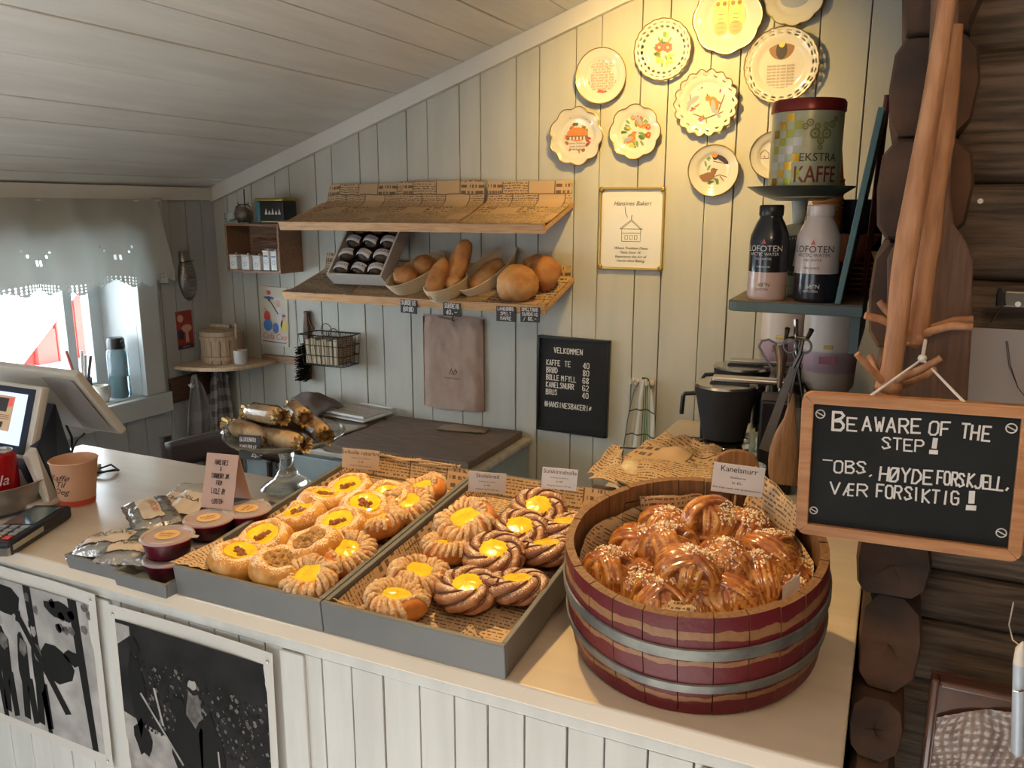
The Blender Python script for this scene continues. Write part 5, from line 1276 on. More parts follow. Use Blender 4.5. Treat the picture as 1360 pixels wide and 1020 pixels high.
# ------------------------------------------------------------------ cake stand with wrapped rolls
csb = hit(383, 650, 'Z', ZC); 
st = thing('cake_stand', 'clear glass cake stand piled with wrapped rolls', 'cake stand', (csb.x, csb.y, ZC))
hs = .112; CG = mat('stand_glass', (.82, .86, .82), .05, trans=.95)
B().lathe([(0, .002), (.052, .002), (.058, .006), (.050, .014), (.028, .028), (.016, .050), (.014, .070), (.020, .092), (.032, hs-.006), (0, hs-.006)], 36).obj('foot', CG, st)
B().lathe([(0, hs-.006), (.08, hs-.006), (.118, hs+.004), (.127, hs+.014), (.129, hs+.016), (.125, hs+.017), (.114, hs+.008), (.075, hs), (0, hs)], 48).obj('plate', CG, st)
FOIL = mat('gold_foil', (.52, .36, .16), .25, metal=.85, bump=1, scale=90); ROLL = mat('roll_dough', (.56, .40, .24), .5, bump=.5, scale=60, vscale=40, col2=(.40, .24, .12))
def make_roll():
    t = bpy.data.objects.new('wrapped_roll', None); COL.objects.link(t)
    q = B(); q.M = R4(0, 90, 0); q.lathe([(0, -.062), (.014, -.060), (.019, -.050), (.020, 0), (.019, .050), (.014, .060), (0, .062)], 18, lambda r, z, a: (r*(1+.05*nz((cos(a)*2, sin(a)*2, z*40))), z)); q.obj('roll', ROLL, t)
    q = B(); q.M = R4(0, 90, 0); q.lathe([(.004, -.072), (.018, -.062), (.0215, -.05), (.022, 0), (.0215, .05), (.018, .062), (.004, .072)], 26, lambda r, z, a: (r*(1+.16*nz((cos(a)*3, sin(a)*3, z*70+4))), z)); q.obj('wrapper', CELLO, t, angle=15)
    for s in (-1, 1):
        q = B(); q.M = TR((s*.070, 0, 0))@R4(0, 90*s, 0); q.lathe([(.016, -.012), (.010, -.004), (.008, .002), (.012, .010), (.016, .016)], 30, lambda r, z, a: (r*(1+.16*sin(a*9)+.10*nz((cos(a)*3, sin(a)*3, z*90))), z+.003*sin(a*7))); q.obj('twisted_end', FOIL, t, angle=20)
    return t
rp = None
for k, (dx, dy, dz, rz, ry, lb) in enumerate([
    (-.050, -.045, .022, -10, 4, 'wrapped roll at the front left of the cake stand'),
    (.035, -.055, .022, -14, 0, 'wrapped roll at the front right of the cake stand'),
    (-.035, .045, .022, 12, 0, 'wrapped roll at the back left of the cake stand'),
    (.055, .035, .024, -36, 0, 'wrapped roll pointing to the right rim of the cake stand'),
    (-.028, -.028, .060, -22, -6, 'top gold brown wrapped roll lying across the others'),
    (.030, .010, .060, -40, -4, 'upper wrapped roll crossing the right rim side')]):
    mw = Matrix.Translation((csb.x+dx, csb.y+dy, ZC+hs+dz))@R4(0, ry, rz)
    if rp is None: rp = make_roll(); rp.matrix_world = mw; tag(rp, lb, 'pastry', 'wrapped rolls on the glass cake stand')
    else: dup(rp, lb, mw=mw)
o = B().ball((0, 0, .018), (.036, .026, .020), 18, 12, .5, 8).obj('cellophane_bag', CELLO, angle=20); o.location = (csb.x-.085, csb.y-.05, ZC+hs+.004); tag(o, 'crumpled clear bag at the left of the cake stand', 'bag')
p = hit(332, 594, 'Y', csb.y-.105)
gs = thing('slate_sign', 'small black chalk sign standing on the left of the cake stand', 'sign', p, (rad(84), 0, rad(12)))
B().cbox((0, 0, 0), (.050, .050, .003)).obj('slate', CHALKB, gs, smooth=False, bevel=.001)
q = B(); q.strokes('GLUTENFRI', .0075, (-.021, .012, .0018), .17, sx=.62, jit=.05, gap=1.35); q.strokes('KANELBOLLE', .0075, (-.021, -.003, .0018), .17, sx=.56, jit=.05, gap=1.35); q.strokes('35,-', .009, (.004, -.019, .0018), .16, sx=.7, jit=.05); q.obj('lettering', CHALK, gs, smooth=False)
# ------------------------------------------------------------------ small trays with jam tubs and foil packets
zz0 = hit(213, 781, 'Z', ZC); 
tA, tB = hit(153, 762, 'Z', ZC+.02), hit(110, 738, 'Z', ZC+.02)
T1 = tray('small_tray', 'small grey tray holding the stacked red jam tubs', (tA.x, tA.y, ZC), .112, .36, .026, 0, .006, slant=.004); T1.rotation_euler = (0, 0, rad(-1))
T2 = tray('small_tray', 'small grey tray of foil packets left of the jam tubs', (tA.x-.128, tA.y+.012, ZC), .118, .34, .026, 0, .006, slant=.004)
JT = mat('jam_red', (.34, .010, .05), .15, vscale=80, col2=(.22, .005, .03)); LIDM = mat('tub_lid', (.60, .54, .54), .25, alpha=.5)
def make_tub():
    t = bpy.data.objects.new('jam_tub', None); COL.objects.link(t)
    q = B(); q.lathe([(0, .0015), (.041, .0015), (.049, .030), (0, .031)], 32); q.obj('jam', JT, t)
    q = B(); q.lathe([(0, 0), (.042, 0), (.051, .034)], 32); q.obj('tub', TUBCL, t)
    q = B(); q.lathe([(0, .0355), (.044, .0355), (.046, .038), (.051, .038), (.054, .035), (.054, .033)], 36); q.prism([(.050, -.008), (.066, -.005), (.066, .005), (.050, .008)], .0345, .0355); q.obj('lid', LIDM, t)
    B().lathe([(0, .0362), (.025, .0362), (.025, .0367), (0, .0367)], 24).obj('round_sticker', mat('sticker_tan', (.58, .36, .16), .6), t)
    q = B(); q.text('Jordbær', .010, (0, .002, .0370)); q.text('syltetøy', .008, (0, -.009, .0370)); q.obj('lettering', INK, t, smooth=False)
    return t
tp = None
for k, (px, py, up_, lb) in enumerate([
    (222, 709, 0, 'lower red jam tub at the front of the small tray'), (222, 709, 1, 'upper red jam tub at the front, with tan sticker in full view'),
    (277, 686, 0, 'lower red jam tub in the middle of the small tray'), (277, 686, 1, 'upper red jam tub in the middle of the small tray'),
    (328, 674, 0, 'lower red jam tub at the back of the small tray'), (328, 674, 1, 'upper red jam tub at the back, carrying the folded note')]):
    p = hit(px, py, 'Z', ZC+.0765); mw = Matrix.Translation((p.x+(.006 if not up_ else 0), p.y-(.004 if not up_ else 0), ZC+.0085+.0345*up_))@R4(0, 0, 20*k)@Matrix.Diagonal((.80, .80, .88, 1))
    if tp is None: tp = make_tub(); tp.matrix_world = mw; tag(tp, lb, 'jam tub', 'red jam tubs stacked in the small tray')
    else: dup(tp, lb, mw=mw)
# folded note on the rear tubs
tn2 = thing('tent_card', 'folded pink card with handwriting standing on the rear jam tubs', 'sign', tuple(hit(301, 668, 'Z', ZC+.0785)), (0, 0, rad(10)))
q = B(); q.add([(-.032, -.030, 0), (.032, -.030, 0), (.032, 0, .092), (-.032, 0, .092)], [(0, 1, 2, 3)]); q.obj('front_leaf', PINKP, tn2, smooth=False, solid=.0008)
q = B(); q.add([(-.032, .030, 0), (.032, .030, 0), (.032, 0, .092), (-.032, 0, .092)], [(3, 2, 1, 0)]); q.obj('back_leaf', PINKP, tn2, smooth=False, solid=.0008)
q = B(); fl = lambda x, y: (x*.78, -.030+.030*y/.0968-.0014, y*.9504)
for s, y, h in (('HANSINES', .078, .0085), ('&', .068, .0070), ('STRAWBERRY JAM', .054, .0080), ('FROM', .042, .0075), ('LILLE ØY', .027, .009), ('-LOFOTEN-', .010, .0075)):
    q.strokes(s, h, (0, y), .15, sx=.55 if len(s) < 12 else .44, align='c', jit=.08, gap=1.35, fn=lambda x, yy, y=y: fl(x, yy+y))
q.obj('lettering', INK, tn2, smooth=False)
SILV = mat('silver_foil', (.42, .39, .36), .22, metal=.9, bump=1, scale=60); FPR = mat('packet_paper', (.50, .42, .34), .45)
def packet(label, loc, rot, w_, l_, h_, name='foil_packet', mats=None, text='CHOCOLATE', tc=None, seed=0, clearc=False):
    t = thing(name, label, 'packet', loc, rot)
    q = B(); n = 26; m_ = 18
    def sf(u, v, s):
        e = (max(0, 1-(2*u-1)**2)**.45)*(max(0, 1-abs(2*v-1)**3)**.5); x = (u-.5)*w_; y = (v-.5)*l_
        return (x+.002*nz((u*9, v*9, seed)), y+.002*nz((u*8, v*8, seed+3)), h_/2+s*h_/2*e*(1+.30*nz((u*5, v*5, seed+s)))+.0022*nz((u*16, v*14, seed+s*2)))
    q.grid(lambda u, v: sf(u, v, 1), n, m_); q.grid(lambda u, v: sf(1-u, v, -1), n, m_)
    q.obj('wrapper', CELLO if clearc else SILV, t, angle=18)
    if clearc: B().ball((0, -l_*.1, h_*.45), (w_*.36, l_*.30, h_*.36), 16, 10, .2, seed).obj('contents', mat('cookies', (.22, .13, .10), .7, bump=.5), t)
    q = B(); q.grid(lambda u, v: tuple(V(sf(.14+.72*u, .25+.42*v, 1))+V((0, 0, .0016))), 16, 10); q.obj('label_print', FPR, t)
    q = B(); q.text(text, w_*.115, (0, 0, 0), fn=lambda x, y: tuple(V(sf(.5+x/w_, .50+y/l_, 1))+V((0, 0, .0030)))); q.obj('lettering', tc or INK, t, smooth=False)
    return t
REDI = mat('print_red', (.40, .05, .03), .5)
packet('silver foil packet lying in the front left corner of the small tray', (*hit(150, 722, 'Z', ZC+.03).xy, ZC+.012), (rad(4), rad(-8), rad(20)), .12, .085, .034, seed=1)
packet('silver foil packet beside the front jam tubs', (*hit(178, 735, 'Z', ZC+.03).xy, ZC+.012), (rad(2), rad(6), rad(30)), .11, .08, .034, seed=2)
packet('packet with red lettering and a cookie picture in the small tray', (*hit(203, 690, 'Z', ZC+.03).xy, ZC+.026), (rad(4), rad(5), rad(-30)), .125, .085, .032, text='CHOCO', tc=REDI, seed=3)
packet('large clear cookie packet with brown lettering at the back of the small tray', (*hit(250, 672, 'Z', ZC+.04).xy, ZC+.022), (rad(14), 0, rad(12)), .125, .155, .034, clearc=True, text='CHOCOLATE', seed=4)

# ------------------------------------------------------------------ till, cup, card reader, can
TILLW = mat('till_cream', (.58, .53, .45), .35); TILLG = mat('till_grey', (.40, .37, .35), .45); NAVY = mat('till_navy', (.012, .018, .04), .35)
tl = thing('till', 'cream point-of-sale till with two screens leaning back to back', 'till', (0, 0, 0))
def slab(q, a, b, c, d, th):
    a, b, c, d = map(V, (a, b, c, d)); n = (b-a).cross(d-a).normalized()*th
    return q.add([a, b, c, d, a-n, b-n, c-n, d-n], [(0, 1, 2, 3), (7, 6, 5, 4), (0, 4, 5, 1), (1, 5, 6, 2), (2, 6, 7, 3), (3, 7, 4, 0)])
f0 = hit(38, 612, 'Z', 1.085); f1 = hit(72, 516, 'Z', 1.235); ex = V((-1, 0, 0))*.36; 
f1 = V((f0.x+.012, f1.y, f1.z))
q = B(); slab(q, f0+ex, f0, f1, f1+ex, .020); q.obj('front_housing', TILLW, tl, smooth=False, bevel=.006)
nf = (f0-(f0+ex)).cross(f1-(f0+ex)).normalized(); up = (f1-f0); R_ = V((1, 0, 0))
def onf(u, v, off): return f0+R_*(-.36+.36*u)+up*v+nf*off
q = B(); slab(q, onf(.03, .06, .0014), onf(.955, .06, .0014), onf(.955, .95, .0014), onf(.03, .95, .0014), .001); q.obj('bezel', NAVY, tl, smooth=False)
scr = mat('screen_light', (.42, .56, .78), .2, emit=.75)
q = B(); slab(q, onf(.07, .17, .0022), onf(.90, .17, .0022), onf(.90, .87, .0022), onf(.07, .87, .0022), .0005); so = q.obj('screen', scr, tl, smooth=False)
q = B()
def onp(x0, y0, x1, y1, off): q.add([onf(x0, y0, off), onf(x1, y0, off), onf(x1+.01, y1, off), onf(x0+.01, y1, off)], [(0, 1, 2, 3)])
q.mi = 0; onp(.56, .34, .79, .82, .0026); q.mi = 1; onp(.62, .60, .74, .79, .0029); onp(.60, .38, .72, .46, .0029); q.mi = 2; onp(.745, .68, .785, .80, .0031); q.mi = 1
for k in range(3): onp(.60, .50+.025*k, .77, .507+.025*k, .0030)
q.obj('screen_picture', [mat('scr_brown', (.33, .22, .13), .3, emit=.5), mat('scr_dark', (.06, .05, .05), .3), mat('scr_red', (.6, .08, .06), .3, emit=.4)], so, smooth=False)
g1 = hit(163, 578, 'Z', 1.10); g0 = hit(100, 500, 'Z', 1.262)
g0 = V((f1.x+.035, f1.y+.05, f1.z+.018)); g1 = V((g1.x, g1.y, g1.z))
rt_ = V((g1.x, 0, 0))
A_ = [V((g0.x-.40, g0.y, g0.z)), V((g0.x, g0.y, g0.z)), V((g1.x, g1.y, g1.z)), V((g1.x-.40, g1.y, g1.z))]
q = B(); slab(q, *A_, -.018); q.obj('rear_housing', TILLW, tl, smooth=False, bevel=.005)
nb = (A_[1]-A_[0]).cross(A_[3]-A_[0]).normalized()
def onb(u, v, off): return (A_[0].lerp(A_[1], u)).lerp(A_[3].lerp(A_[2], u), v)-nb*off*-1
q = B()
for k in range(34):
    v = .12+.76*k/33; q.tube([onb(.80, v, -.0), onb(.845, v, -.0)], .0011, 4)
q.obj('vent_slots', TILLG, tl, smooth=False)
q = B(); slab(q, onb(.72, .08, -.004), onb(.96, .08, -.004), onb(.96, .93, -.004), onb(.72, .93, -.004), .001); q.obj('rear_panel', TILLG, tl, smooth=False)
P1, P2 = hit(78, 658, 'Z', ZC+.012), hit(102, 622, 'Z', ZC+.012); P3 = hit(74, 536, 'Y', P2.y-.03); P4 = hit(50, 594, 'Y', P1.y-.01)
def block(q, pts, dx):
    A4 = [V(p) for p in pts]; B4 = [V((p.x+dx, p.y, p.z)) for p in A4]
    return q.add(A4+B4, [(0, 1, 2, 3), (7, 6, 5, 4), (0, 4, 5, 1), (1, 5, 6, 2), (2, 6, 7, 3), (3, 7, 4, 0)])
block(B(), [P1, P2, P3, P4], -.13).obj('stand_column', NAVY, tl, smooth=False, bevel=.003)
r1, r2 = hit(66, 668, 'Z', ZC+.012), hit(38, 608, 'Y', P1.y-.03)
block(B(), [r1, P1+V((0, -.0015, 0)), P4+V((0, -.0015, 0)), r2], -.022).obj('stand_rib', TILLW, tl, smooth=False, bevel=.003)
B().prism([(r1.x-.24, r1.y-.03), (r1.x-.01, r1.y-.03), (P1.x+.02, P1.y), (P2.x+.02, P2.y+.05), (P2.x-.25, P2.y+.05)], ZC+.001, ZC+.013).obj('base', TILLW, tl, smooth=False, bevel=.004)
for pts in (((86, 548), (88, 565), (95, 580), (96, 596)), ((112, 576), (103, 583), (98, 592), (95, 602))): B().tube([hit(x, y, 'Y', P2.y+.03) for x, y in pts], .0028, 7).obj('cable', BLACKM, tl)
cp = hit(104, 668, 'Z', ZC)
cpp = thing('paper_cup', 'peach paper cup with black scribbles and red base band', 'cup', (cp.x, cp.y, ZC+.001), (0, 0, .4))
CUPM = mat('cup_peach', (.62, .34, .20), .55)
B().lathe([(0, .003), (.031, .003), (.031, 0), (.033, 0), (.045, .092), (.047, .094), (.045, .096), (.043, .094), (.031, .006), (0, .006)], 40).obj('body', CUPM, cpp)
B().lathe([(.0333, .002), (.0352, .014)], 40).obj('base_band', mat('cup_red', (.55, .07, .04), .5), cpp)
q = B(); random.seed(21)
def cyl(r0, sl): return lambda x, y: ((r0+sl*y)*cos(x/r0-1.9), (r0+sl*y)*sin(x/r0-1.9), y)
fc = cyl(.0338, .130)
for s, y in (('KAFFE', .060), ('TIL', .046), ('DEG', .030)): q.text(s.title(), .018, (0, 0, 0), shear=.5, fn=lambda x, yy, y=y: fc(x, yy+y))
q.obj('scribble', INK, cpp, smooth=False)
e = hit(135, 630, 'Z', ZC)
q = B()
for k in range(3): q.tube([(e.x-.02+.006*k, e.y-.03, ZC+.004), (e.x+.02+.004*k, e.y-.01+.01*k, ZC+.012), (e.x+.02, e.y+.03, ZC+.004), (e.x-.01, e.y+.035, ZC+.012), (e.x-.03, e.y+.02, ZC+.004)], .0022, 6)
tag(q.obj('coiled_cable', BLACKM), 'small loop of dark cable on the counter behind the paper cup', 'cable')
ca, cbb = hit(22, 704, 'Z', ZC+.02), hit(68, 676, 'Z', ZC+.02); ang = atan2(cbb.y-ca.y, cbb.x-ca.x)
cr = thing('card_reader', 'black card payment terminal with keypad near the counter edge', 'card reader', (ca.x, ca.y, ZC+.001), (0, 0, ang))
B().box((-.075, -.038, 0), (.115, .038, .026)).obj('body', BLACK, cr, smooth=False, bevel=.006)
B().box((-.07, -.0385, .010), (.02, -.038, .02)).obj('side_strip', STEEL, cr, smooth=False)
B().box((.010, -.028, .0265), (.095, .028, .0275)).obj('screen', mat('reader_screen', (.10, .14, .14), .08, coat=.5), cr, smooth=False)
for i in range(4):
    for j in range(3): B().cbox((-.055+.017*i, -.02+.02*j, .0275), (.012, .014, .003)).obj('key', [mat('key_grey', (.3, .3, .3), .4), mat('key_red', (.6, .03, .03), .4), mat('key_yellow', (.6, .45, .03), .4), mat('key_green', (.03, .35, .06), .4)][0 if i else j+1], cr, smooth=False, bevel=.001)
B().box((-.082, -.036, .004), (-.074, .036, .018)).obj('card_slot', STEEL, cr, smooth=False)
B().tube([(.112, .01, .015), (.135, .02, .010), (.12, .07, .006), (.07, .12, .004), (.06, .20, .004)], .003, 6).obj('cable', BLACKM, cr)
dl = hit(8, 680, 'Z', ZC)
ds = thing('steel_dish', 'brushed steel dish at the left edge of the counter', 'dish', (dl.x-.03, dl.y+.02, ZC+.001))
q = B(); q.lathe([(0, 0), (.058, 0), (.064, .008), (.068, .050), (.074, .053), (.074, .055), (.066, .054), (.060, .010), (0, .006)], 36, sy=1.2); q.obj('bowl', mat('brushed_steel', (.42, .38, .33), .4, metal=.8), ds)
cn = thing('soda_can', 'red soda can standing in the steel dish', 'can', (dl.x-.035, dl.y+.02, ZC+.009))
B().lathe([(0, 0), (.024, 0), (.031, .008), (.033, .014), (.033, .098), (.029, .106), (.027, .108), (.027, .106), (0, .105)], 32).obj('body', mat('can_red', (.45, .01, .015), .25, metal=.4), cn)
B().lathe([(.027, .1055), (.028, .110), (.0255, .110), (.024, .1062), (0, .1062)], 28).obj('rim', STEEL, cn)
q = B(); q.text('Cola', .030, (0, 0, 0), shear=.3, fn=lambda x, y: ((.0333)*cos(x/.0333-1.0), .0333*sin(x/.0333-1.0), .045+y)); q.obj('lettering', PAPER, cn, smooth=False)

# ------------------------------------------------------------------ two photographs on the counter front
def photo(label, TLc, TRc, BLc, img, kind, seed, roll=0):
    yy = YC+.004; a, b, c = hit(*TLc, 'Y', yy), hit(*TRc, 'Y', yy), hit(*BLc, 'Y', yy); w_, h_ = (b-a).length, (a-c).length
    mid = (b+c)/2; t = thing('photo_print', label, 'photograph', mid, (pi/2, -atan2((b-a).z, (b-a).x), 0), group='black and white photographs on the counter front')
    q = B(); q.grid(lambda u, v: ((u-.5)*w_, (v-.5)*h_, .002+.004*abs(u-.5)**3*8+.0015*nz((u*3, v*3, seed))), 14, 14); q.obj('paper', mat('photo_paper', (.52, .50, .46), .5), t)
    l, r, tp_, bt = img; X = lambda u: (l+(r-l)*u-.5)*w_; Y = lambda v: (bt+(tp_-bt)*v-.5)*h_; z = .0052
    base = {'snow': mat('photo_light', (.38, .36, .345), .6, vscale=14, col2=(.22, .21, .20)), 'field': mat('photo_dark', (.020, .018, .018), .7, vscale=16, col2=(.008, .008, .008), spec=.2)}[kind]
    q = B(); q.add([(X(0), Y(0), z), (X(1), Y(0), z), (X(1), Y(1), z), (X(0), Y(1), z)], [(0, 1, 2, 3)]); q.obj('image', base, t, smooth=False)
    q = B(); k1 = mat('photo_black', (.008, .008, .008), .7, spec=.2); k2 = mat('photo_mid', (.16, .15, .14), .35, vscale=60, col2=(.05, .045, .045)); k3 = mat('photo_pale', (.34, .32, .30), .6, vscale=30, col2=(.2, .19, .18))
    def pg(mi, pts, dz=.0002): q.mi = mi; q.add([(X(u), Y(v), z+dz) for u, v in pts], [tuple(range(len(pts)))])
    def blob(mi, u, v, ru, rv, dz=.0003, n=12): pg(mi, [(min(1, max(0, u+ru*cos(2*pi*i/n)*(1+.2*sin(i*5.1+u*9)))), min(1, max(0, v+rv*sin(2*pi*i/n)*(1+.2*sin(i*3.7+v*9))))) for i in range(n)], dz)
    if kind == 'snow':
        for u, w1 in ((.30, .035), (.62, .03), (.92, .04)): pg(0, [(u, 0), (u+w1, 0), (u+w1*.7-.03, 1), (u-.06, 1)])
        blob(0, .40, .86, .13, .10); blob(0, .80, .90, .1, .06); blob(1, .15, .90, .15, .07)
        for u in (.36, .50, .60): blob(0, u, .46, .045, .20); pg(0, [(u-.045, .05), (u+.0, .04), (u+.02, .35), (u-.03, .38)]); pg(0, [(u+.02, .02), (u+.06, .04), (u+.05, .35), (u, .35)]); blob(2, u, .70, .022, .035, .0005); blob(1, u+.01, .56, .03, .06, .0006)
        blob(0, .74, .52, .11, .13); blob(0, .86, .60, .06, .05); pg(0, [(.40, .95), (.44, .95), (.80, .20), (.76, .18)], .0007); pg(0, [(0, .3), (.03, .3), (.14, .0), (.10, .0)])
        for k in range(26): blob(k % 2, random.random(), .72+.28*random.random(), .02, .03)
        q.uv = [(0, 0)]*len(q.v)
    else:
        pg(2, [(0, 0), (.75, 0), (.30, .42), (0, .48)]); pg(2, [(0, .86), (.1, .93), (.1, .98), (0, .98)])
        random.seed(seed)
        for k in range(420): u = random.uniform(.12, 1); v = random.uniform(.45, .84)-.05*u+.03*sin(u*20); rr = random.uniform(.004, .014); blob(random.choice((0, 1, 0, 1, 0)), u, v, rr, rr*1.1, .0003+k*1e-6, 5)
        for k in range(50): blob(2, random.uniform(.15, 1), random.uniform(.5, .82)-.04, .003, .004, .0008, 4)
        blob(0, .12, .62, .055, .22, .001); blob(0, .12, .88, .035, .045, .001); blob(0, .13, .36, .06, .10, .001)
        blob(0, .46, .42, .12, .20, .001); blob(0, .62, .40, .10, .22, .001); blob(1, .52, .64, .06, .09, .0012); blob(2, .52, .77, .035, .025, .0014); blob(0, .40, .62, .05, .06, .0012)
        pg(2, [(.14, .62), (.15, .63), (.42, .30), (.41, .29)], .0015); pg(2, [(.24, .68), (.255, .68), (.30, .48), (.285, .48)], .0015); pg(2, [(.66, .45), (.67, .45), (.68, .2), (.67, .2)], .0015)
    q.obj('print_shapes', [k1, k2, k3], t, smooth=False)
    for u, v in ((.03, .96), (.97, .96), (.03, .04), (.97, .04)): q = B(); q.ball(((u-.5)*w_, (v-.5)*h_, .006), .003, 8, 6); q.obj('pin', STEEL, t)
photo('photograph of people haymaking among poles, left on the counter front', (-60, 735), (150, 796), (-60, 930), (.03, .955, .93, .07), 'snow', 3)
photo('dark photograph of a farmer with horses, right of the haymaking picture', (150, 801), (370, 867), (170, 1070), (.04, .955, .94, .10), 'field', 4)
# ------------------------------------------------------------------ bowl with paper on the inner counter
bc = hit(872, 655, 'Z', 1.03)
bw_ = thing('metal_bowl', 'dark metal bowl with wire rim, heaped with printed paper', 'bowl', (bc.x, bc.y+.03, ZC+.001))
B().lathe([(0, 0), (.045, 0), (.075, .022), (.112, .062), (.110, .064), (.073, .026), (0, .006)], 40).obj('body', mat('dark_enamel', (.04, .035, .03), .3), bw_)
B().tube([(.112*cos(a), .112*sin(a), .065) for a in [2*pi*i/40 for i in range(40)]], .0022, 6, closed=True).obj('wire_rim', STEEL, bw_)
B().tube([(-.112, .0, .064), (-.125, .0, .085), (-.10, .02, .10), (-.06, .085, .085), (-.02, .11, .065)], .0018, 6).obj('wire_handle', STEEL, bw_)
MBW = Matrix.Translation((bc.x, bc.y+.03, ZC))
tag(B().ball((-.055, -.01, .070), (.035, .045, .020), 18, 12, .15, 3).obj('bread_roll', mat('white_bread', (.62, .50, .32), .7, vscale=60, col2=(.48, .34, .18)), loc=tuple(MBW.translation)), 'pale flat roll peeping out under the paper in the metal bowl', 'bread')
PNB = NEWS
sheet('printed paper sheet lying slanted over the metal bowl', MBW, [(-.125, -.095, .062), (.125, -.085, .055), (.145, .07, .095), (-.055, .055, .105)], 4, amp=.016, n=(30, 24), name='paper_sheet')
sheet('second printed paper with raised peak at the back of the bowl', MBW, [(-.085, .02, .082), (.14, .02, .075), (.10, .12, .10), (-.02, .105, .125)], 6, amp=.02, n=(30, 24))
sheet('paper corner standing up at the left of the bowl', MBW, [(-.145, -.055, .055), (-.075, -.05, .07), (-.085, .01, .105), (-.112, .02, .108)], 8, amp=.01)
o = B().cbox((0, 0, .008), (.05, .02, .014)).obj('wood_block', BWOOD, smooth=False, bevel=.003); p = hit(796, 662, 'Z', ZC); o.location = (p.x, p.y+.03, ZC+.001); tag(o, 'small dark wooden block beside the bowl', 'block')
# ------------------------------------------------------------------ checked towel on a small hook rack
hk = thing('hook_rail', 'little cream hook rail with four pegs on the back wall', 'rack', hit(853, 506, 'Y', YW-.001), WB)
B().box((-.032, -.010, .0), (.040, .006, .012)).obj('rail', WPLAST, hk, smooth=False, bevel=.003)
for k in range(4): B().tube([(-.024+.016*k, .0, .01), (-.028+.016*k, -.004, .026), (-.030+.016*k, .012, .030)], .0045, 8).obj('hook', WPLAST, hk)
def gcheck():
    m = mat('green_check', (.58, .56, .50), .9, bump=.2, scale=400); N, L, P = nodes(m); tc = N.new('ShaderNodeTexCoord'); s = N.new('ShaderNodeSeparateXYZ'); L.new(tc.outputs['UV'], s.inputs[0])
    def ln_(o, sc_, w_): return mathn(N, L, 'LESS_THAN', mathn(N, L, 'FRACT', mathn(N, L, 'MULTIPLY', o, sc_)), w_)
    c = mixc(N, L, ln_(s.outputs[0], 11, .06), (.58, .56, .50), (.06, .07, .06)); c = mixc(N, L, ln_(s.outputs[1], 14, .06), c, (.06, .07, .06))
    g = mathn(N, L, 'MULTIPLY', mathn(N, L, 'LESS_THAN', mathn(N, L, 'ABSOLUTE', mathn(N, L, 'SUBTRACT', s.outputs[0], .22)), .028), ln_(s.outputs[0], 60, .6))
    L.new(mixc(N, L, g, c, (.04, .22, .10)), P.inputs['Base Color']); return m
towel('white towel with black check and green stripes hanging beside the letter board', hit(858, 512, 'Y', YW-.004), WB, .045, .115, .28, gcheck(), 2, 2, fan=-.01)

# ------------------------------------------------------------------ coffee things on the inner counter
def at(px, Y, z=ZC): return V((hit(px, 500, 'Y', Y).x, Y, z))
def brewer(label, x, y, rz):
    t = thing('coffee_brewer', label, 'coffee maker', (x, y, ZC+.001), (0, 0, rz), 'black coffee brewers')
    B().box((-.07, -.06, 0), (.15, .06, .022)).obj('base', BLACK, t, smooth=False, bevel=.006)
    B().box((.075, -.05, .022), (.145, .05, .20)).obj('tower', BLACK, t, smooth=False, bevel=.006)
    B().lathe([(0, .100), (.046, .100), (.050, .125), (.064, .195), (.067, .205), (.067, .214), (0, .214)], 72, lambda r, z, a: (r*(1+(.010*sin(a*36) if .11 < z < .19 else 0)), z)).obj('filter_basket', BLACKM, t)
    B().lathe([(0, .214), (.066, .214), (.069, .217), (.066, .222), (0, .224)], 32).obj('lid', STEEL, t)
    B().tube([(-.062, 0, .195), (-.088, 0, .192), (-.092, 0, .185), (-.094, 0, .145)], .005, 8).obj('basket_handle', BLACK, t)
    B().box((-.03, -.017, .226), (.14, .017, .238)).obj('water_arm', STEEL, t, smooth=False, bevel=.004); B().box((-.034, -.019, .220), (.05, .019, .2265)).obj('arm_cover', BLACK, t, smooth=False, bevel=.002)
    B().lathe([(0, .023), (.050, .023), (.056, .035), (.054, .060), (.040, .082), (.041, .088), (.039, .088), (.051, .060), (.053, .036), (0, .026)], 28).obj('carafe', GLASS, t)
    B().lathe([(0, .086), (.043, .086), (.045, .092), (.030, .098), (0, .098)], 28).obj('carafe_lid', BLACK, t)
    B().tube([(-.044, 0, .088), (-.085, -.01, .090), (-.088, -.01, .080), (-.086, -.01, .030)], .006, 8).obj('carafe_handle', BLACK, t)
    return t
a = at(965, 1.80); brewer('front black coffee brewer with ribbed basket and steel lid', a.x, a.y, rad(6))
a = at(985, 2.03); brewer('rear coffee brewer showing its steel lid behind the front one', a.x, a.y, rad(4))
a = at(1021, 1.86); gj = thing('glass_tank', 'clear glass water tank beside the front brewer', 'jug', a)
B().lathe([(0, .002), (.030, .002), (.033, .01), (.034, .190), (.036, .205), (.034, .205), (.031, .19), (.030, .012), (0, .01)], 28).obj('glass', GLASS, gj)
a = at(1006, 1.64); sp = thing('steel_pot', 'small shiny steel pot in front of the brewer', 'pot', a)
B().lathe([(0, 0), (.026, 0), (.027, .085), (.031, .092), (.029, .093), (.025, .086), (.024, .004), (0, .003)], 28).obj('body', STEEL, sp)
a = at(986, 1.50); cbd = thing('chopping_board', 'rounded brown wooden board standing behind the large price sign', 'board', (a.x, a.y, ZC+.001), (rad(-6), 0, rad(14)))
hb_ = hit(986, 600, 'Y', 1.5).z-ZC-.028; pts = [(-.040, 0), (.040, 0), (.040, hb_)]+[(.040*cos(t_), hb_+.028*sin(t_)) for t_ in [rad(d) for d in range(15, 180, 15)]]+[(-.040, hb_)]
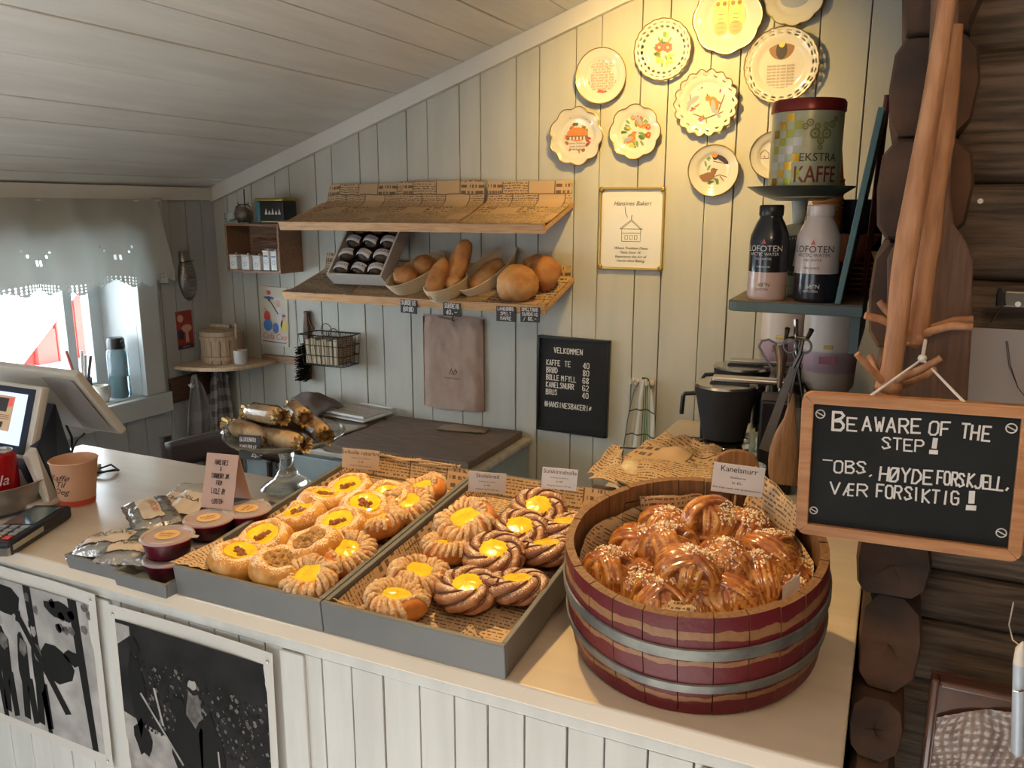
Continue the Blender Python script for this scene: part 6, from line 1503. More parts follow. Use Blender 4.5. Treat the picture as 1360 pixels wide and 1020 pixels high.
q = B(); q.M = R4(90, 0, 0); q.prism(pts, 0, .014); q.obj('board', wood('board_wood', (.30, .15, .06), (.20, .09, .035), 'z'), cbd, smooth=False, bevel=.003)
LIL = mat('lilac_plastic', (.50, .34, .40), .3, trans=.2); GRYP = mat('grey_plastic', (.22, .22, .23), .45); CRM = mat('cream_plastic', (.64, .54, .46), .35)
for px, Y, r, lb in ((1036, 2.16, .055, 'left white dispenser with lilac band, half hidden by the hanging tools'), (1099, 2.05, .062, 'right white dispenser with lilac band under the green shelf')):
    a = at(px, Y); t = thing('dispenser', lb, 'dispenser', a, group='white dispensers under the green shelf')
    for k in range(3): B().cyl((.036*cos(k*2.1+.5), .036*sin(k*2.1+.5), 0), (.030*cos(k*2.1+.5), .030*sin(k*2.1+.5), .175), .006, n=8).obj('leg', GRYP, t)
    B().lathe([(0, .165), (r*.7, .165), (r*.8, .178), (0, .178)], 32).obj('stand_ring', GRYP, t)
    B().lathe([(0, .178), (r*.80, .178), (r*.94, .19), (r*.97, .225), (0, .225)], 36).obj('lower_bowl', CRM, t)
    B().lathe([(0, .225), (r*.97, .225), (r, .275), (0, .275)], 36).obj('window_band', LIL, t)
    B().lathe([(0, .275), (r, .275), (r*.985, .36), (r*.93, .43), (0, .44)], 36).obj('upper_body', CRM, t)
    B().box((-.010, -r-.002, .283), (.010, -r+.004, .291)).obj('latch', GILT, t, smooth=False, bevel=.001)
    B().box((-.018, -r-.0015, .248), (.018, -r+.006, .264)).obj('red_label', mat('faded_red', (.42, .14, .16), .4), t, smooth=False)
a = at(1078, 1.95); t = thing('storage_glass', 'low clear glass container in front of the right dispenser', 'glass', (a.x, a.y, ZC+.001))
B().lathe([(0, 0), (.038, 0), (.040, .17), (.043, .185), (.041, .185), (.037, .17), (.035, .006), (0, .006)], 28).obj('glass', GLASS, t)
B().lathe([(0, .012), (.034, .012), (.035, .14), (0, .14)], 24).obj('contents', mat('oats', (.45, .36, .22), .8, bump=.5, scale=200), t)

# ------------------------------------------------------------------ green shelf with bottles, scale, tin, crockery
TEAL = mat('teal_paint', (.075, .115, .115), .45, bump=.1, col2=(.06, .09, .09), vscale=12)
SY = 1.60; zs0 = hit(1055, 403, 'Y', SY+.0).z; sx0, sx1 = hit(965, 410, 'Y', SY).x, hit(1146, 415, 'Y', SY).x
sh = thing('wall_shelf', 'dark teal painted shelf carrying bottles and a kitchen scale', 'shelf', (sx0, SY, zs0-.020)); sw = sx1-sx0
pts = [(.018, 0), (sw, 0), (sw, .42), (.0, .42), (0, .018), (.005, .006)]
B().prism(pts, 0, .020).obj('board', TEAL, sh, smooth=False, bevel=.002)
B().prism([(x+(.003 if x < .1 else -.003), y+(.004 if y < .1 else -.004)) for x, y in pts], .0201, .0206).obj('worn_top', wood('shelf_top', (.38, .25, .14)), sh, smooth=False)
B().box((sw-.02, .02, -.07), (sw-.004, .40, 0)).obj('bracket', TEAL, sh, smooth=False)
ZS = zs0+.0008
a0, a1 = hit(1112, 405, 'Y', 1.61), hit(1171, 142, 'Y', 1.61)
o = B().add([], []); q = B(); d = a1-a0; d.y = 0; n = V((d.z, 0, -d.x)).normalized()*.0055
pts = [a0-n, a0+n, a1+n, a1-n]; pts[0].z = pts[1].z = ZS
q.add([(p.x, 1.612, p.z) for p in pts]+[(p.x, 1.78, p.z) for p in pts], [(0, 1, 2, 3), (7, 6, 5, 4), (0, 4, 5, 1), (1, 5, 6, 2), (2, 6, 7, 3), (3, 7, 4, 0)])
tag(q.obj('leaning_board', mat('teal_board', (.07, .15, .15), .4), smooth=False, bevel=.0015), 'thin teal board leaning against the log ends on the shelf', 'board')
q = B(); a0, a1 = hit(1150, 330, 'Y', 1.70), hit(1178, 118, 'Y', 1.70); q.cyl((a0.x, 1.79, a0.z-.1), (a1.x, 1.79, a1.z), .006, n=8); tag(q.obj('red_rod', mat('dark_red', (.10, .012, .010), .5)), 'thin dark red rod standing behind the teal board', 'rod')
def wbottle(label, px, r, h, top, bot, txt, cap):
    a = hit(px, 400, 'Y', SY+.05); t = thing('water_bottle', label, 'bottle', (a.x, SY+.05, ZS), (0, 0, rad(-8)), 'printed drinking bottles on the teal shelf')
    zb = h*.30
    B().lathe([(0, 0), (r*.90, 0), (r*.97, .003), (r, .008), (r, zb)], 40).obj('lower_body', bot, t)
    B().lathe([(r, zb), (r, h*.62), (r*.97, h*.68), (r*.72, h*.81), (r*.58, h*.86), (r*.56, h*.89), (0, h*.89)], 40).obj('upper_body', top, t)
    q = B(); q.lathe([(0, h*.885), (r*.60, h*.885), (r*.62, h*.90), (r*.62, h*.985), (r*.56, h), (0, h)], 36, lambda r_, z, aa: (r_*(1+.012*sin(aa*26)), z)); q.obj('cap', cap, t)
    def fc(x, y): return ((r+.0005)*sin(x/r), -(r+.0005)*cos(x/r), y)
    q = B(); q.mi = 0
    q.text('LOFOTEN', r*.43, (0, 0, 0), sx=1.02, fn=lambda x, y: fc(x, y+h*.52)); q.text('ARCTIC WATER', r*.22, (0, 0, 0), fn=lambda x, y: fc(x, y+h*.475)); q.text('STILL WATER', r*.14, (0, 0, 0), fn=lambda x, y: fc(x, y+h*.43)); q.text('FRA NORGE', r*.13, (0, 0, 0), fn=lambda x, y: fc(x, y+h*.35))
    q.obj('lettering', [txt[0], txt[1]], t, smooth=False); q = B(); q.mi = 1; q.text('68°N', r*.28, (0, 0, 0), fn=lambda x, y: fc(x+r*.1, y+h*.15)); q.text('LOFOTEN', r*.15, (0, 0, 0), fn=lambda x, y: fc(x, y+h*.11))
    q.obj('base_lettering', [txt[0], txt[1]], t, smooth=False); q = B(); q.add([fc(-r*.10, h*.60), fc(r*.10, h*.60), fc(0, h*.65)], [(0, 1, 2)])
    q.obj('red_triangle', mat('print_red2', (.6, .06, .04), .4), t, smooth=False); return t
BB = mat('bottle_black', (.012, .013, .018), .25, coat=.3); BW = mat('bottle_white', (.50, .44, .42), .3, coat=.3); BPK = mat('bottle_pink', (.50, .36, .30), .3, coat=.3); TP = mat('text_pale', (.6, .58, .55), .5)
rB = 24*1.62/FPX*1.0
hB = hit(1016, 272, 'Y', SY+.05).z-ZS
wbottle('black drinking bottle with pale base at the left of the teal shelf', 1017, .0365, hB, BB, BPK, (TP, INK), BLACK)
wbottle('white drinking bottle with black base in front of the scale', 1081, .0395, hB, BW, BB, (INK, TP), BW)
# kitchen scale
scx = hit(1060, 300, 'Y', 1.755); zp = hit(1060, 249, 'Y', 1.755).z
ks = thing('kitchen_scale', 'old green enamel kitchen scale with round dial and wide pan', 'scale', (scx.x, 1.755, ZS))
SCG = mat('scale_green', (.36, .38, .32), .4, bump=.05); PANM = mat('pan_enamel', (.055, .065, .05), .3, coat=.3)
hz = zp-ZS
B().prism([(-.062, -.045), (.062, -.045), (.055, .05), (-.055, .05)], 0, .020).obj('foot', SCG, ks, smooth=False, bevel=.006)
q = B(); q.M = R4(90, 0, 0); q.prism([(-.050, .018), (.050, .018), (.050, .10)]+[(.050*cos(t_), .10+.042*sin(t_)) for t_ in [rad(d) for d in range(15, 180, 15)]]+[(-.050, .10)], -.035, .028); q.obj('housing', SCG, ks, smooth=False, bevel=.005)
q = B(); q.M = TR((0, -.0285, .080))@R4(90, 0, 0); q.disc((0, 0, .0005), .040, n=32); q.obj('dial', mat('dial_dark', (.05, .07, .07), .3), ks, smooth=False)
q = B(); q.M = TR((0, -.0295, .080))@R4(90, 0, 0)
for k in range(40): a = 2*pi*k/40; q.add([(.036*cos(a+.02), .036*sin(a+.02), 0), (.036*cos(a-.02), .036*sin(a-.02), 0), (.030*cos(a), .030*sin(a), 0)], [(0, 1, 2)])
q.add([(-.002, -.02, .001), (.002, -.02, .001), (.003, .028, .001)], [(0, 1, 2)]); q.obj('dial_marks', TP, ks, smooth=False)
B().cyl((0, 0, .135), (0, 0, hz-.024), .010, .016, 12).obj('stem', SCG, ks)
B().lathe([(0, hz-.026), (.045, hz-.026), (.080, hz-.014), (.101, hz), (.103, hz+.0015), (.100, hz+.001), (.078, hz-.011), (0, hz-.022)], 48).obj('pan', PANM, ks)
kt = thing('coffee_tin', 'old red-lidded coffee tin with gold checks standing in the scale pan', 'tin', (scx.x+.004, 1.755, zp-.020), (0, 0, rad(2)))
RT_, HT = .0665, .163
TINB = mat('tin_cream', (.40, .40, .26), .3, metal=.3, vscale=20, col2=(.34, .33, .20))
B().lathe([(0, 0), (RT_, 0), (RT_, HT)], 48).obj('body', TINB, kt)
B().lathe([(RT_+.0005, HT-.004), (RT_+.003, HT-.002), (RT_+.003, HT+.014), (RT_, HT+.019), (.05, HT+.021), (0, HT+.020)], 48).obj('lid', mat('lid_red', (.17, .018, .015), .3, metal=.3), kt)
def fk(x, y): return ((RT_+.0006)*sin(x/RT_), -(RT_+.0006)*cos(x/RT_), y)
q = B()
for i in range(4):
    for j in range(9):
        if (i+j) % 2: continue
        x, y = -.066+i*.0155, .022+j*.0148; q.mi = [0, 1, 2][(i*2+j) % 3]
        n = 3; q.add([fk(x+.0155*k/n, y) for k in range(n+1)]+[fk(x+.0155*k/n, y+.0148) for k in range(n+1)], [(k, k+1, n+2+k, n+1+k) for k in range(n)])
q.obj('gold_checks', [mat('tin_gold1', (.62, .36, .05), .22, metal=.9), mat('tin_olive', (.34, .32, .05), .3, metal=.5), mat('tin_silver1', (.50, .44, .40), .3, metal=.5)], kt, smooth=False)
q = B(); q.mi = 0; q.text('EKSTRA', .0215, (0, 0, 0), fn=lambda x, y: fk(x+.030, y+.067)); q.mi = 1; q.text('KAFFE', .043, (0, 0, 0), sx=.72, fn=lambda x, y: fk(x+.026, y+.028)); q.text('KAFFE', .043, (0, 0, 0), sx=.72, fn=lambda x, y: fk(x+.0268, y+.0286))
q.obj('lettering', [INK, mat('tin_maroon', (.16, .02, .015), .4)], kt, smooth=False)
q = B(); random.seed(31)
def ring(cx_, cy_, r1, r2, n=14):
    q.add([fk(cx_+r1*cos(2*pi*i/n), cy_+r1*sin(2*pi*i/n)) for i in range(n)]+[fk(cx_+r2*cos(2*pi*i/n), cy_+r2*sin(2*pi*i/n)) for i in range(n)], [(i, (i+1) % n, n+(i+1) % n, n+i) for i in range(n)])
for cx_, cy_, r1 in [(a_-.003, b_+.012, c_) for a_, b_, c_ in ((.022, .105, .010), (.044, .105, .010), (.033, .092, .007), (.026, .118, .006), (.042, .120, .006), (.012, .125, .007), (.055, .122, .007), (.033, .080, .005), (.004, .118, .006), (.063, .132, .005))]: ring(cx_, cy_, r1, r1*.55); ring(cx_, cy_, r1*.3, r1*.05)
q.obj('scroll_emblem', mat('tin_olive2', (.16, .16, .05), .4), kt, smooth=False)
# crockery behind
TERR = mat('terracotta', (.42, .15, .08), .45); TERY = mat('plate_ochre', (.52, .32, .15), .45); YEL = mat('dull_yellow', (.50, .36, .08), .5)
pxp = hit(1135, 380, 'Y', 1.85); 
z = ZS
for k in range(6):
    t = thing('plate', 'terracotta plate, %s of the stack behind the teal board' % ['lowest', 'second', 'third', 'fourth', 'fifth', 'topmost'][k], 'plate', (pxp.x-.005, 1.86, z), group='stack of terracotta plates on the shelf')
    B().lathe([(0, 0), (.035, 0), (.040, .002), (.066, .012), (.067, .014), (.040, .005), (0, .004)], 36).obj('dish', TERR if k % 2 else TERY, t); z += .0105
zt3 = z+.001
t = thing('bowl', 'orange pink bowl standing on the plates behind the white bottle', 'bowl', (pxp.x-.012, 1.86, zt3))
B().lathe([(0, 0), (.022, 0), (.024, .004), (.052, .052), (.053, .056), (.050, .054), (.022, .006), (0, .006)], 36).obj('body', mat('bowl_orange', (.52, .22, .13), .35), t)
t = thing('yellow_dish', 'small yellow pointed dish on the plates beside the log ends', 'dish', (pxp.x+.045, 1.80, zt3-.004))
B().lathe([(0, 0), (.008, 0), (.022, .028), (.020, .028), (.007, .003), (0, .003)], 5).obj('body', YEL, t, smooth=False)
pc = hit(1112, 300, 'Y', 1.95)
t = thing('upturned_pot', 'black pot behind the crockery, carrying nothing', 'pot', (pc.x+.045, 1.95, ZS+.0))
B().lathe([(0, 0), (.04, 0), (.046, .05), (.046, .185), (.050, .19), (.044, .19), (.042, .05), (0, .01)], 28).obj('body', BLACKM, t)
for k in range(9):
    t = thing('paper_cup', 'orange paper cup, number %s from the bottom of the nested stack' % ['one', 'two', 'three', 'four', 'five', 'six', 'seven', 'eight', 'nine'][k], 'cup', (pc.x-.020, 1.90, ZS+.082+.0095*k), group='nested orange paper cups')
    B().lathe([(0, .002), (.024, .002), (.024, 0), (.031, .070), (.033, .072), (.031, .074), (.029, .071), (.023, .004), (0, .004)], 28).obj('cup', mat('cup_orange', (.60, .24, .06), .5), t)
t = thing('round_stand', 'small dark box the paper cups stand on', 'box', (pc.x-.020, 1.90, ZS)); B().box((-.03, -.03, 0), (.03, .03, .081)).obj('body', BWOOD, t, smooth=False, bevel=.003)
t = thing('paper_cup', 'single orange patterned cup on top behind the coffee tin', 'cup', (pc.x-.022, 1.90, ZS+.082+.0095*8+.0735), (0, 0, 0)); B().lathe([(0, .058), (.021, .058), (.023, .058), (.030, .003), (.031, 0), (.029, .0), (.022, .055), (0, .056)], 28).obj('cup', mat('cup_deep', (.62, .17, .03), .5), t)
t = thing('saucer', 'white saucer at the left end of the teal shelf', 'saucer', (sx0+.065, 1.80, ZS)); B().lathe([(0, 0), (.025, 0), (.055, .010), (.056, .012), (.024, .004), (0, .004)], 32).obj('dish', WHITE, t)
t = thing('cup', 'white cup behind the black bottle', 'cup', (sx0+.062, 1.80, ZS+.0052)); B().lathe([(0, 0), (.022, 0), (.030, .02), (.040, .085), (.041, .088), (.038, .087), (.028, .022), (0, .006)], 32).obj('body', WHITE, t)
# hook with tools under the shelf
YH = 1.585; hp_ = hit(1057, 424, 'Y', YH)
hr = thing('hook_rack', 'double steel hook fixed under the front of the teal shelf', 'hook', (hp_.x, YH+.012, zs0-.021))
px2 = lambda x, y, Y=YH: hit(x, y, 'Y', Y)-hr.location
B().tube([px2(1057, 424), px2(1057, 448), px2(1058, 475)], .0045, 8).obj('stem', STEEL, hr)
for a_, b_, c_ in (((1057, 448), (1044, 450), (1046, 436)), ((1057, 448), (1072, 450), (1078, 438))): B().tube([px2(*a_), px2(*b_, YH-.01), px2(*c_, YH-.018)], [.004, .004, .005], 8).obj('hook', DSTEEL, hr)
def tool(name, label, cat, parts):
    t = thing(name, label, cat, hr.location)
    for pn, bb, mt in parts: bb.obj(pn, mt, t)
    return t
P2 = px2
sc1 = B()
for cx_, cy_ in ((1049, 459), (1069, 460)): sc1.tube([P2(cx_+8.5*cos(a), cy_+9*sin(a), YH-.022) for a in [2*pi*i/18 for i in range(18)]], .0022, 6, closed=True)
sc2 = B(); sc2.tube([P2(1053, 468, YH-.022), P2(1060, 490, YH-.02), P2(1066, 530, YH-.02)], [.0035, .004, .001], 6); sc2.tube([P2(1066, 468, YH-.02), P2(1056, 495, YH-.022), P2(1048, 535, YH-.022)], [.0035, .004, .001], 6)
tool('scissors', 'dark kitchen scissors hanging by their ring handles', 'scissors', [('ring_handles', sc1, DSTEEL), ('blades', sc2, DSTEEL)])
k1_ = B(); a_, b_ = P2(1053, 488, YH-.03), P2(1014, 598, YH-.03); dd = (b_-a_).normalized(); nn_ = V((dd.z, 0, -dd.x))*.0095
k1_.add([a_-nn_*.6, a_+nn_*.6, b_+nn_, b_-nn_, *[p+V((0, .0022, 0)) for p in (a_-nn_*.6, a_+nn_*.6, b_+nn_, b_-nn_)]], [(0, 1, 2, 3), (7, 6, 5, 4), (0, 4, 5, 1), (1, 5, 6, 2), (2, 6, 7, 3), (3, 7, 4, 0)])
k2_ = B(); k2_.tube([P2(1066, 452, YH-.026), P2(1062, 470, YH-.03), a_], .0035, 6)
tool('spatula', 'long dark grey spatula hanging aslant from the hook', 'spatula', [('blade', k1_, mat('spatula_grey', (.08, .075, .07), .4)), ('handle', k2_, DSTEEL)])
l1 = B(); l1.tube([P2(1027, 491, YH-.005), P2(1013, 470, YH-.005), P2(1008, 460, YH-.005), P2(1012, 453, YH-.005), P2(1021, 451, YH-.005), P2(1030, 456, YH-.005), P2(1034, 475, YH-.005)], .0022, 6)
l2 = B(); l2.tube([P2(1036, 457, YH), P2(1038, 475, YH), P2(1035, 515, YH)], [.014, .010, .004], 12)
tool('steel_scoop', 'polished steel scoop with looped handle beside the scissors', 'scoop', [('loop_handle', l1, DSTEEL), ('scoop', l2, STEEL)])
w1 = B(); w1.tube([P2(1052, 500, YH+.01), P2(1051, 522, YH+.01)], [.004, .004], 8); 
w2 = B(); pts = [(1051, 522, .0055), (1051, 540, .0070), (1049, 556, .011), (1045, 572, .019), (1042, 592, .0265), (1041, 612, .029), (1041, 632, .029), (1041, 642, .026)]
vs_ = []; n = 20
for x, y, r in pts:
    c = P2(x, y, YH+.01); vs_ += [(c.x+r*cos(2*pi*i/n), c.y+.35*r*sin(2*pi*i/n)+.0, c.z) for i in range(n)]
w2.add(vs_, [(j*n+i, j*n+(i+1) % n, (j+1)*n+(i+1) % n, (j+1)*n+i) for j in range(len(pts)-1) for i in range(n)]+[tuple(range((len(pts)-1)*n, len(pts)*n))])
tool('wooden_paddle', 'pear shaped wooden paddle hanging below the scissors', 'paddle', [('strap', w1, BWOOD), ('body', w2, wood('paddle_wood', (.33, .19, .10), (.22, .12, .06), 'z'))])

# ------------------------------------------------------------------ peel board, whisks and the chalkboard
YP = 1.135
def pxw(x, y, Y): return hit(x, y, 'Y', Y)
pb_ = thing('bread_peel', 'broad brown wooden peel hanging behind the branch whisks', 'board', (0, 0, 0))
pts = [pxw(x, y, YP) for x, y in ((1184, 560), (1178, 470), (1178, 345), (1184, 331), (1205, 313), (1222, 292), (1226, 255), (1238, -30), (1276, -30), (1263, 258), (1267, 297), (1283, 320), (1293, 345), (1291, 430), (1283, 570))]
q = B(); n = len(pts); q.add([(p.x, YP, p.z) for p in pts]+[(p.x, YP+.016, p.z) for p in pts], [tuple(range(n)), tuple(range(n, 2*n))[::-1]]+[(i, n+i, n+(i+1) % n, (i+1) % n) for i in range(n)])
q.obj('board', wood('peel_wood', (.125, .065, .038), (.08, .04, .024), 'z', .6), pb_, smooth=False, bevel=.003)
BARK = mat('peeled_branch', (.40, .20, .10), .55, bump=.5, scale=25, vscale=14, col2=(.27, .12, .055), stretch=(6, 6, 1)); BEND = mat('branch_end', (.55, .36, .20), .7)
def whisk(label, Y, shaft, rads, hub, twigs, sr):
    t = thing('branch_whisk', label, 'whisk', (0, 0, 0), group='peeled branch whisks hanging together')
    B().tube([pxw(x, y, Y) for x, y in shaft], rads, 14).obj('shaft', BARK, t)
    B().ball(pxw(*hub, Y), (.015, .015, .014), 14, 10, .15, 2).obj('knot', BARK, t)
    for tw in twigs:
        Q = [pxw(x, y, Y+dy) for x, y, dy in tw]; B().tube(Q, [sr*1.25]+[sr]*(len(Q)-2)+[sr*.9], 10).obj('twig', BARK, t)
    return t
whisk('left peeled branch whisk reaching down to the chalkboard', 1.04, [(1180, 533), (1181, 510), (1185, 485), (1191, 440), (1199, 363), (1207, 310), (1216, 262), (1236, 147), (1254, 30), (1262, -30)],
    [.0125, .0125, .0115, .0115, .0125, .013, .0125, .0105, .009, .009], (1181, 512), [[(1180, 512, 0), (1168, 503, -.01), (1152, 486, -.02), (1138, 470, -.025)], [(1184, 510, 0), (1200, 500, -.015), (1228, 488, -.02), (1250, 475, -.022)], [(1186, 512, 0), (1205, 510, .02), (1228, 500, .03), (1243, 490, .035)], [(1178, 508, 0), (1165, 495, .02), (1155, 472, .03)]], .0042)
whisk('right peeled branch whisk with long curved twigs', 1.075, [(1216, 455), (1218, 430), (1223, 392), (1230, 345), (1235, 319), (1239, 265), (1252, 185), (1260, 118), (1266, 34)],
    [.0145, .0145, .0125, .0120, .0125, .0130, .0125, .0110, .0100], (1216, 447), [[(1208, 448, 0), (1196, 436, -.02), (1170, 424, -.03), (1149, 419, -.035)], [(1206, 440, 0), (1190, 424, .015), (1176, 410, .02), (1168, 400, .022)], [(1222, 447, 0), (1236, 440, -.02), (1262, 433, -.03), (1292, 434, -.03)], [(1222, 444, 0), (1240, 435, .02), (1268, 426, .03), (1292, 424, .032)]], .0048)
q = B(); q.tube([pxw(1262, 40, 1.06), pxw(1266, 10, 1.06), pxw(1270, -40, 1.06)], .0018, 5); q.tube([pxw(1257, 36, 1.06), pxw(1263, 8, 1.06), pxw(1268, -40, 1.06)], .0015, 5)
tag(q.obj('string', WPLAST), 'pale string tied round the tops of both branch whisks', 'string')
YBD = .995
c0 = pxw(1209, 628, YBD); MCB = Matrix.Translation(c0)@R4(90, 0, 0)@R4(0, 0, 1.4)
cbn = thing('chalkboard', 'framed chalkboard warning BE AWARE OF THE STEP in white chalk', 'sign', mw=MCB)
cl = hitp(1057, 705, MCB, 0); crr = hitp(1356, 736, MCB, 0); ctl = hitp(1070, 519, MCB, 0)
W2, H2 = (crr.x-cl.x)/2, (ctl.y-cl.y)/2; xm = (crr.x+cl.x)/2; ym = (ctl.y+cl.y)/2
FRW = wood('frame_wood', (.42, .20, .085), (.32, .14, .055), 'x', .4)
def rrect(w_, h_, r, n=6): return [(sx*(w_-r)+r*cos(a0_+i*pi/2/n), sy*(h_-r)+r*sin(a0_+i*pi/2/n)) for sx, sy, a0_ in ((1, 1, 0), (-1, 1, pi/2), (-1, -1, pi), (1, -1, 1.5*pi)) for i in range(n+1)]
fwid = .0135; out = rrect(W2, H2, .012); inn = [(max(-(W2-fwid), min(W2-fwid, x)), max(-(H2-fwid), min(H2-fwid, y))) for x, y in out]
n = len(out); segs = 4
for s in range(4):   # four mitred frame bars
    i0 = s*7+3; idx = [(i0+k) % n for k in range(8)]
    q = B(); m_ = len(idx); V4 = []
    for P_, z0, z1 in ((out, -.006, .008), (inn, -.006, .008)):
        for z_ in (z0, z1): V4 += [(P_[i][0]+xm, P_[i][1]+ym, z_) for i in idx]
    F4 = []
    for i in range(m_-1): F4 += [(i, i+1, m_+i+1, m_+i), (m_+i, m_+i+1, 3*m_+i+1, 3*m_+i), (2*m_+i, 3*m_+i, 3*m_+i+1, 2*m_+i+1), (i, 2*m_+i, 2*m_+i+1, i+1)]
    F4 += [(0, m_, 3*m_, 2*m_), (m_-1, 3*m_-1, 4*m_-1, 2*m_-1)]
    q.add(V4, F4).obj('frame_bar', FRW, cbn, smooth=False, bevel=.0012)
B().box((xm-W2+fwid-.002, ym-H2+fwid-.002, -.004), (xm+W2-fwid+.002, ym+H2-fwid+.002, .002)).obj('board', mat('chalk_slate', (.009, .010, .010), .6, vscale=9, col2=(.014, .015, .015), spec=.2), cbn, smooth=False)
q = B()
def wline(s, p0, p1, h, width=.14, jit=.05, gap=1.42):
    a, b = hitp(*p0, MCB, .003), hitp(*p1, MCB, .003); L_ = b.x-a.x; n_ = len(s); u = h/6
    sx = L_/(u*4*(gap*(n_-1)+1)); q.strokes(s, h, (a.x, a.y, .0026), width, sx=sx, jit=jit, slope=(b.y-a.y)/L_, gap=gap)
pxh = (hitp(1200, 590, MCB, 0).y-hitp(1200, 610, MCB, 0).y)/20
wline('B', (1107, 570), (1121, 571), 24*pxh); wline('E', (1125, 571), (1137, 572), 17*pxh)
wline('AWARE', (1146, 572), (1221, 575), 18*pxh); wline('OF', (1234, 577), (1261, 578), 17*pxh); wline('THE', (1276, 582), (1313, 585), 18*pxh)
q.obj('chalk_line', CHALK, cbn, smooth=False); q = B()
wline('STEP', (1171, 596), (1226, 600), 15*pxh); wline('!', (1232, 604), (1246, 605), 20*pxh, .28)
q.obj('chalk_line', CHALK, cbn, smooth=False); q = B()
wline('-', (1092, 617), (1104, 618), 12*pxh, .13); wline('OBS', (1108, 627), (1149, 630), 16*pxh); wline(',', (1152, 632), (1162, 633), 12*pxh); wline('HØYDE', (1167, 638), (1238, 643), 18*pxh); wline('FORSKJELL,', (1244, 643), (1343, 652), 17*pxh)
q.obj('chalk_line', CHALK, cbn, smooth=False); q = B()
wline('VÆR', (1103, 656), (1151, 660), 16*pxh); wline('FORSIKTIG', (1164, 660), (1272, 671), 17*pxh); wline('!', (1281, 679), (1297, 680), 24*pxh, .28)
q.obj('chalk_line', CHALK, cbn, smooth=False)
for x, y, sz in ((1089.5, 550, 5.6), (1343.5, 569, 5.8), (1080.5, 678, 4.8), (1330, 708, 5.6)):
    q = B(); c = hitp(x, y, MCB, .0026); r = sz*pxh
    pts = [(c.x+r*cos(2*pi*i/16), c.y+r*sin(2*pi*i/16), .0022) for i in range(16)]; q.tube(pts, .0007, 4, closed=True); q.tube([(c.x-r, c.y+r*.5, .0024), (c.x+r, c.y-r*.5, .0024)], .0007, 4); q.obj('chalk_mark', CHALK, cbn, smooth=False)
Mi = MCB.inverted(); sp_ = lambda x, y, Y: Mi@pxw(x, y, Y)
B().tube([sp_(1146, 533, YBD-.006), sp_(1225, 477, 1.03), sp_(1287, 541, YBD-.006)], .0018, 6).obj('hanging_string', WPLAST, cbn)
B().tube([sp_(1229, 452, 1.06), sp_(1225, 477, 1.03)], .0022, 6).obj('string_loop', WPLAST, cbn); B().ball(sp_(1225, 476, 1.03), .005, 10, 8).obj('string_knot', WPLAST, cbn)

# ------------------------------------------------------------------ things on the log wall at the right edge
YL = 1.235
def pq(x, y, Y=YL): return hit(x, y, 'Y', Y)
ah = thing('acrylic_holder', 'clear acrylic holder with a pale lilac sheet on the log wall', 'holder', (0, 0, 0))
a, b = pq(1291, 434), pq(1283, 570); q = B(); x9 = a.x+.20
q.add([(a.x, YL, a.z), (x9, YL, a.z-.002), (x9, YL, b.z), (a.x, YL, b.z)], [(0, 3, 2, 1)]); q.obj('sheet', mat('lilac_sheet', (.34, .30, .31), .35, coat=.5, vscale=6, col2=(.30, .26, .26)), ah, smooth=False, solid=.001)
q = B(); q.box((a.x-.003, YL-.006, b.z), (a.x-.0005, YL+.004, a.z+.004)); q.box((a.x-.003, YL-.006, a.z), (x9, YL+.004, a.z+.005)); q.box((a.x-.003, YL-.007, b.z), (x9, YL-.005, a.z)); q.obj('acrylic', PANE, ah, smooth=False)
q = B(); 
for dx in (0, .0022): q.tube([pq(1336+dx*900, 453, YL-.010), pq(1340+dx*900, 485, YL-.010), pq(1352, 515, YL-.010), pq(1372, 540, YL-.010)], .0005, 4)
tag(q.obj('thin_cord', BLACK), 'thin dark cord hanging over the lilac sheet', 'cord')
st2 = thing('latch_plate', 'small steel latch plate with a black hook on the log wall', 'latch', (0, 0, 0))
a, b = pq(1334, 386, YL), pq(1400, 410, YL); B().box((a.x, YL-.006, b.z), (b.x, YL, a.z)).obj('plate', mat('latch_steel', (.16, .155, .14), .35, metal=.6), st2, smooth=False, bevel=.002)
q = B(); q.tube([pq(1328, 382, YL-.01), pq(1328, 392, YL-.01), pq(1329, 406, YL-.012)], [.002, .004, .006], 8); q.obj('hook', BLACKM, st2)
q = B(); q.tube([pq(1352, 404, YL-.008), pq(1352, 404, YL-.010)], .0035, 12); q.obj('screw', WHITE, st2)
q = B(); q.tube([pq(1330, 408, YL-.01), pq(1322, 420, YL-.012), pq(1316, 428, YL-.010)], .001, 5); tag(q.obj('bead_chain', STEEL), 'short silver chain hanging from the latch hook', 'chain')
cs_ = thing('clear_panel', 'clear plastic panel held by a white screw on the upper log wall', 'panel', (0, 0, 0))
a, b = pq(1298, 262, YL), pq(1420, 276, YL); q = B(); q.box((a.x, YL-.004, b.z), (b.x, YL-.002, a.z)); q.obj('panel', PANE, cs_, smooth=False); q = B(); q.tube([pq(1302, 267, YL-.004), pq(1302, 267, YL-.008)], .0034, 12); q.obj('screw', WHITE, cs_)
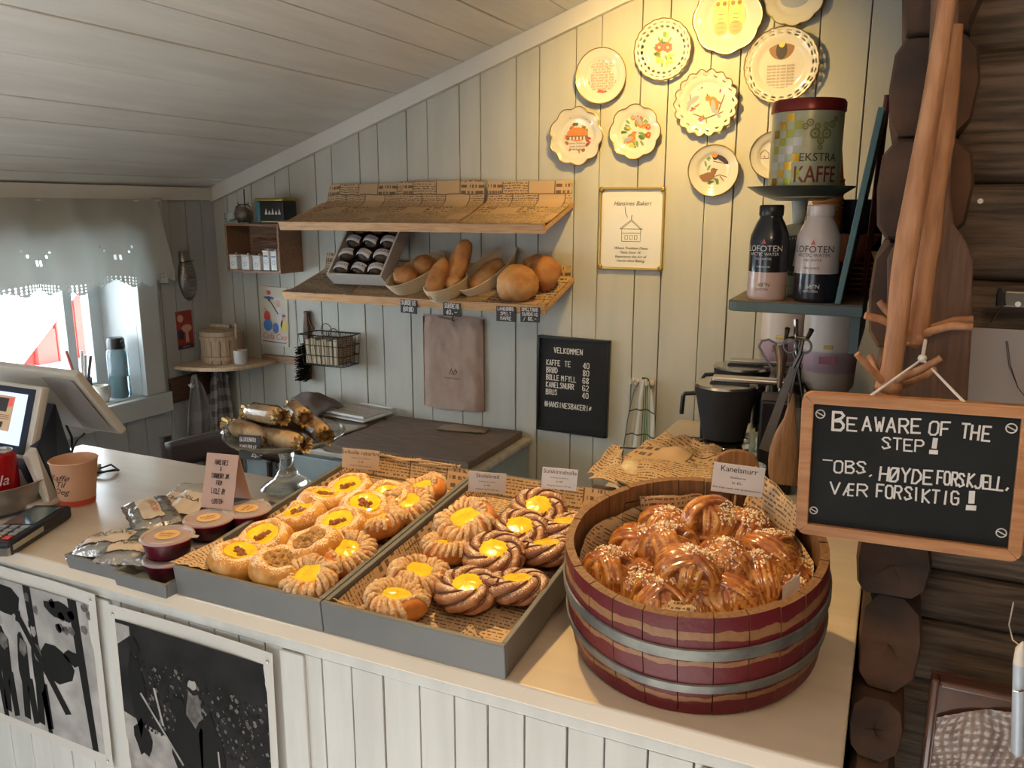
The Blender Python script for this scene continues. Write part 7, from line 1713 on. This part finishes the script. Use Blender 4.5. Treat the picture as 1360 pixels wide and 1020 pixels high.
# brown lacquered tray leaning at the bottom right
YT = 1.16
lt = thing('lacquered_tray', 'brown lacquered tray with a crinkled woven lining leaning on the logs', 'tray', (0, 0, 0))
a, b, c = pq(1237, 896, YT), pq(1360, 922, YT), pq(1232, 1040, YT); LAC = mat('lacquer', (.13, .055, .035), .25, coat=.6, vscale=8, col2=(.09, .04, .028))
xR = a.x+.26; zb_ = .70
B().box((a.x, YT+.008, zb_), (xR, YT+.016, a.z)).obj('back_panel', LAC, lt, smooth=False)
for s in ((a.x, zb_, a.x+.010, a.z), (xR-.010, zb_, xR, a.z), (a.x+.010, a.z-.010, xR-.010, a.z), (a.x+.010, zb_, xR-.010, zb_+.01)): B().box((s[0], YT-.012, s[1]), (s[2], YT+.008, s[3])).obj('rim', LAC, lt, smooth=False, bevel=.003)
WV = mat('woven_plastic', (.34, .27, .24), .25, bump=.4, scale=100, vscale=30, col2=(.20, .14, .12), coat=.5)
q = B(); nu, nv = 90, 90
def wf_(u, v):
    x = a.x+.013+(xR-a.x-.026)*u; top = a.z-.030-.03*(2*u-.9)**2*1.4; z = zb_+.012+(top-zb_-.012)*v
    return (x, YT+.004-.0025*abs(sin(u*nu*.9+6*nz((u*3, v*3, 1))))*abs(sin(v*nv*.7+5*nz((u*4, v*2, 6))))-.004*nz((u*6, v*6, 2)), z)
q.grid(wf_, nu, nv); q.obj('woven_lining', WV, lt)
t = thing('spray_tube', 'upright white plastic tube with pointed cap at the right frame edge', 'tube', (0, 0, 0)); YU = 1.08
q = B(); q.tube([pq(1351, 1003, YU), pq(1351, 998, YU), pq(1354, 880, YU)], [.004, .007, .007], 14); q.obj('body', mat('tube_blue', (.45, .52, .62), .3, coat=.4), t)
q = B(); q.tube([pq(1354, 882, YU), pq(1356, 862, YU), pq(1359, 852, YU)], [.0072, .006, .001], 14); q.obj('cap', WPLAST, t)
B().tube([pq(1346, 917, YU-.008), pq(1352, 918, YU-.010), pq(1360, 917, YU-.006)], .0012, 5).obj('clip', STEEL, t)
q = B(); q.tube([pq(1346, 800, YU+.1), pq(1340, 830, YU+.08), pq(1345, 850, YU+.05), pq(1358, 860, YU)], .0009, 5); q.obj('cord', WPLAST, t)
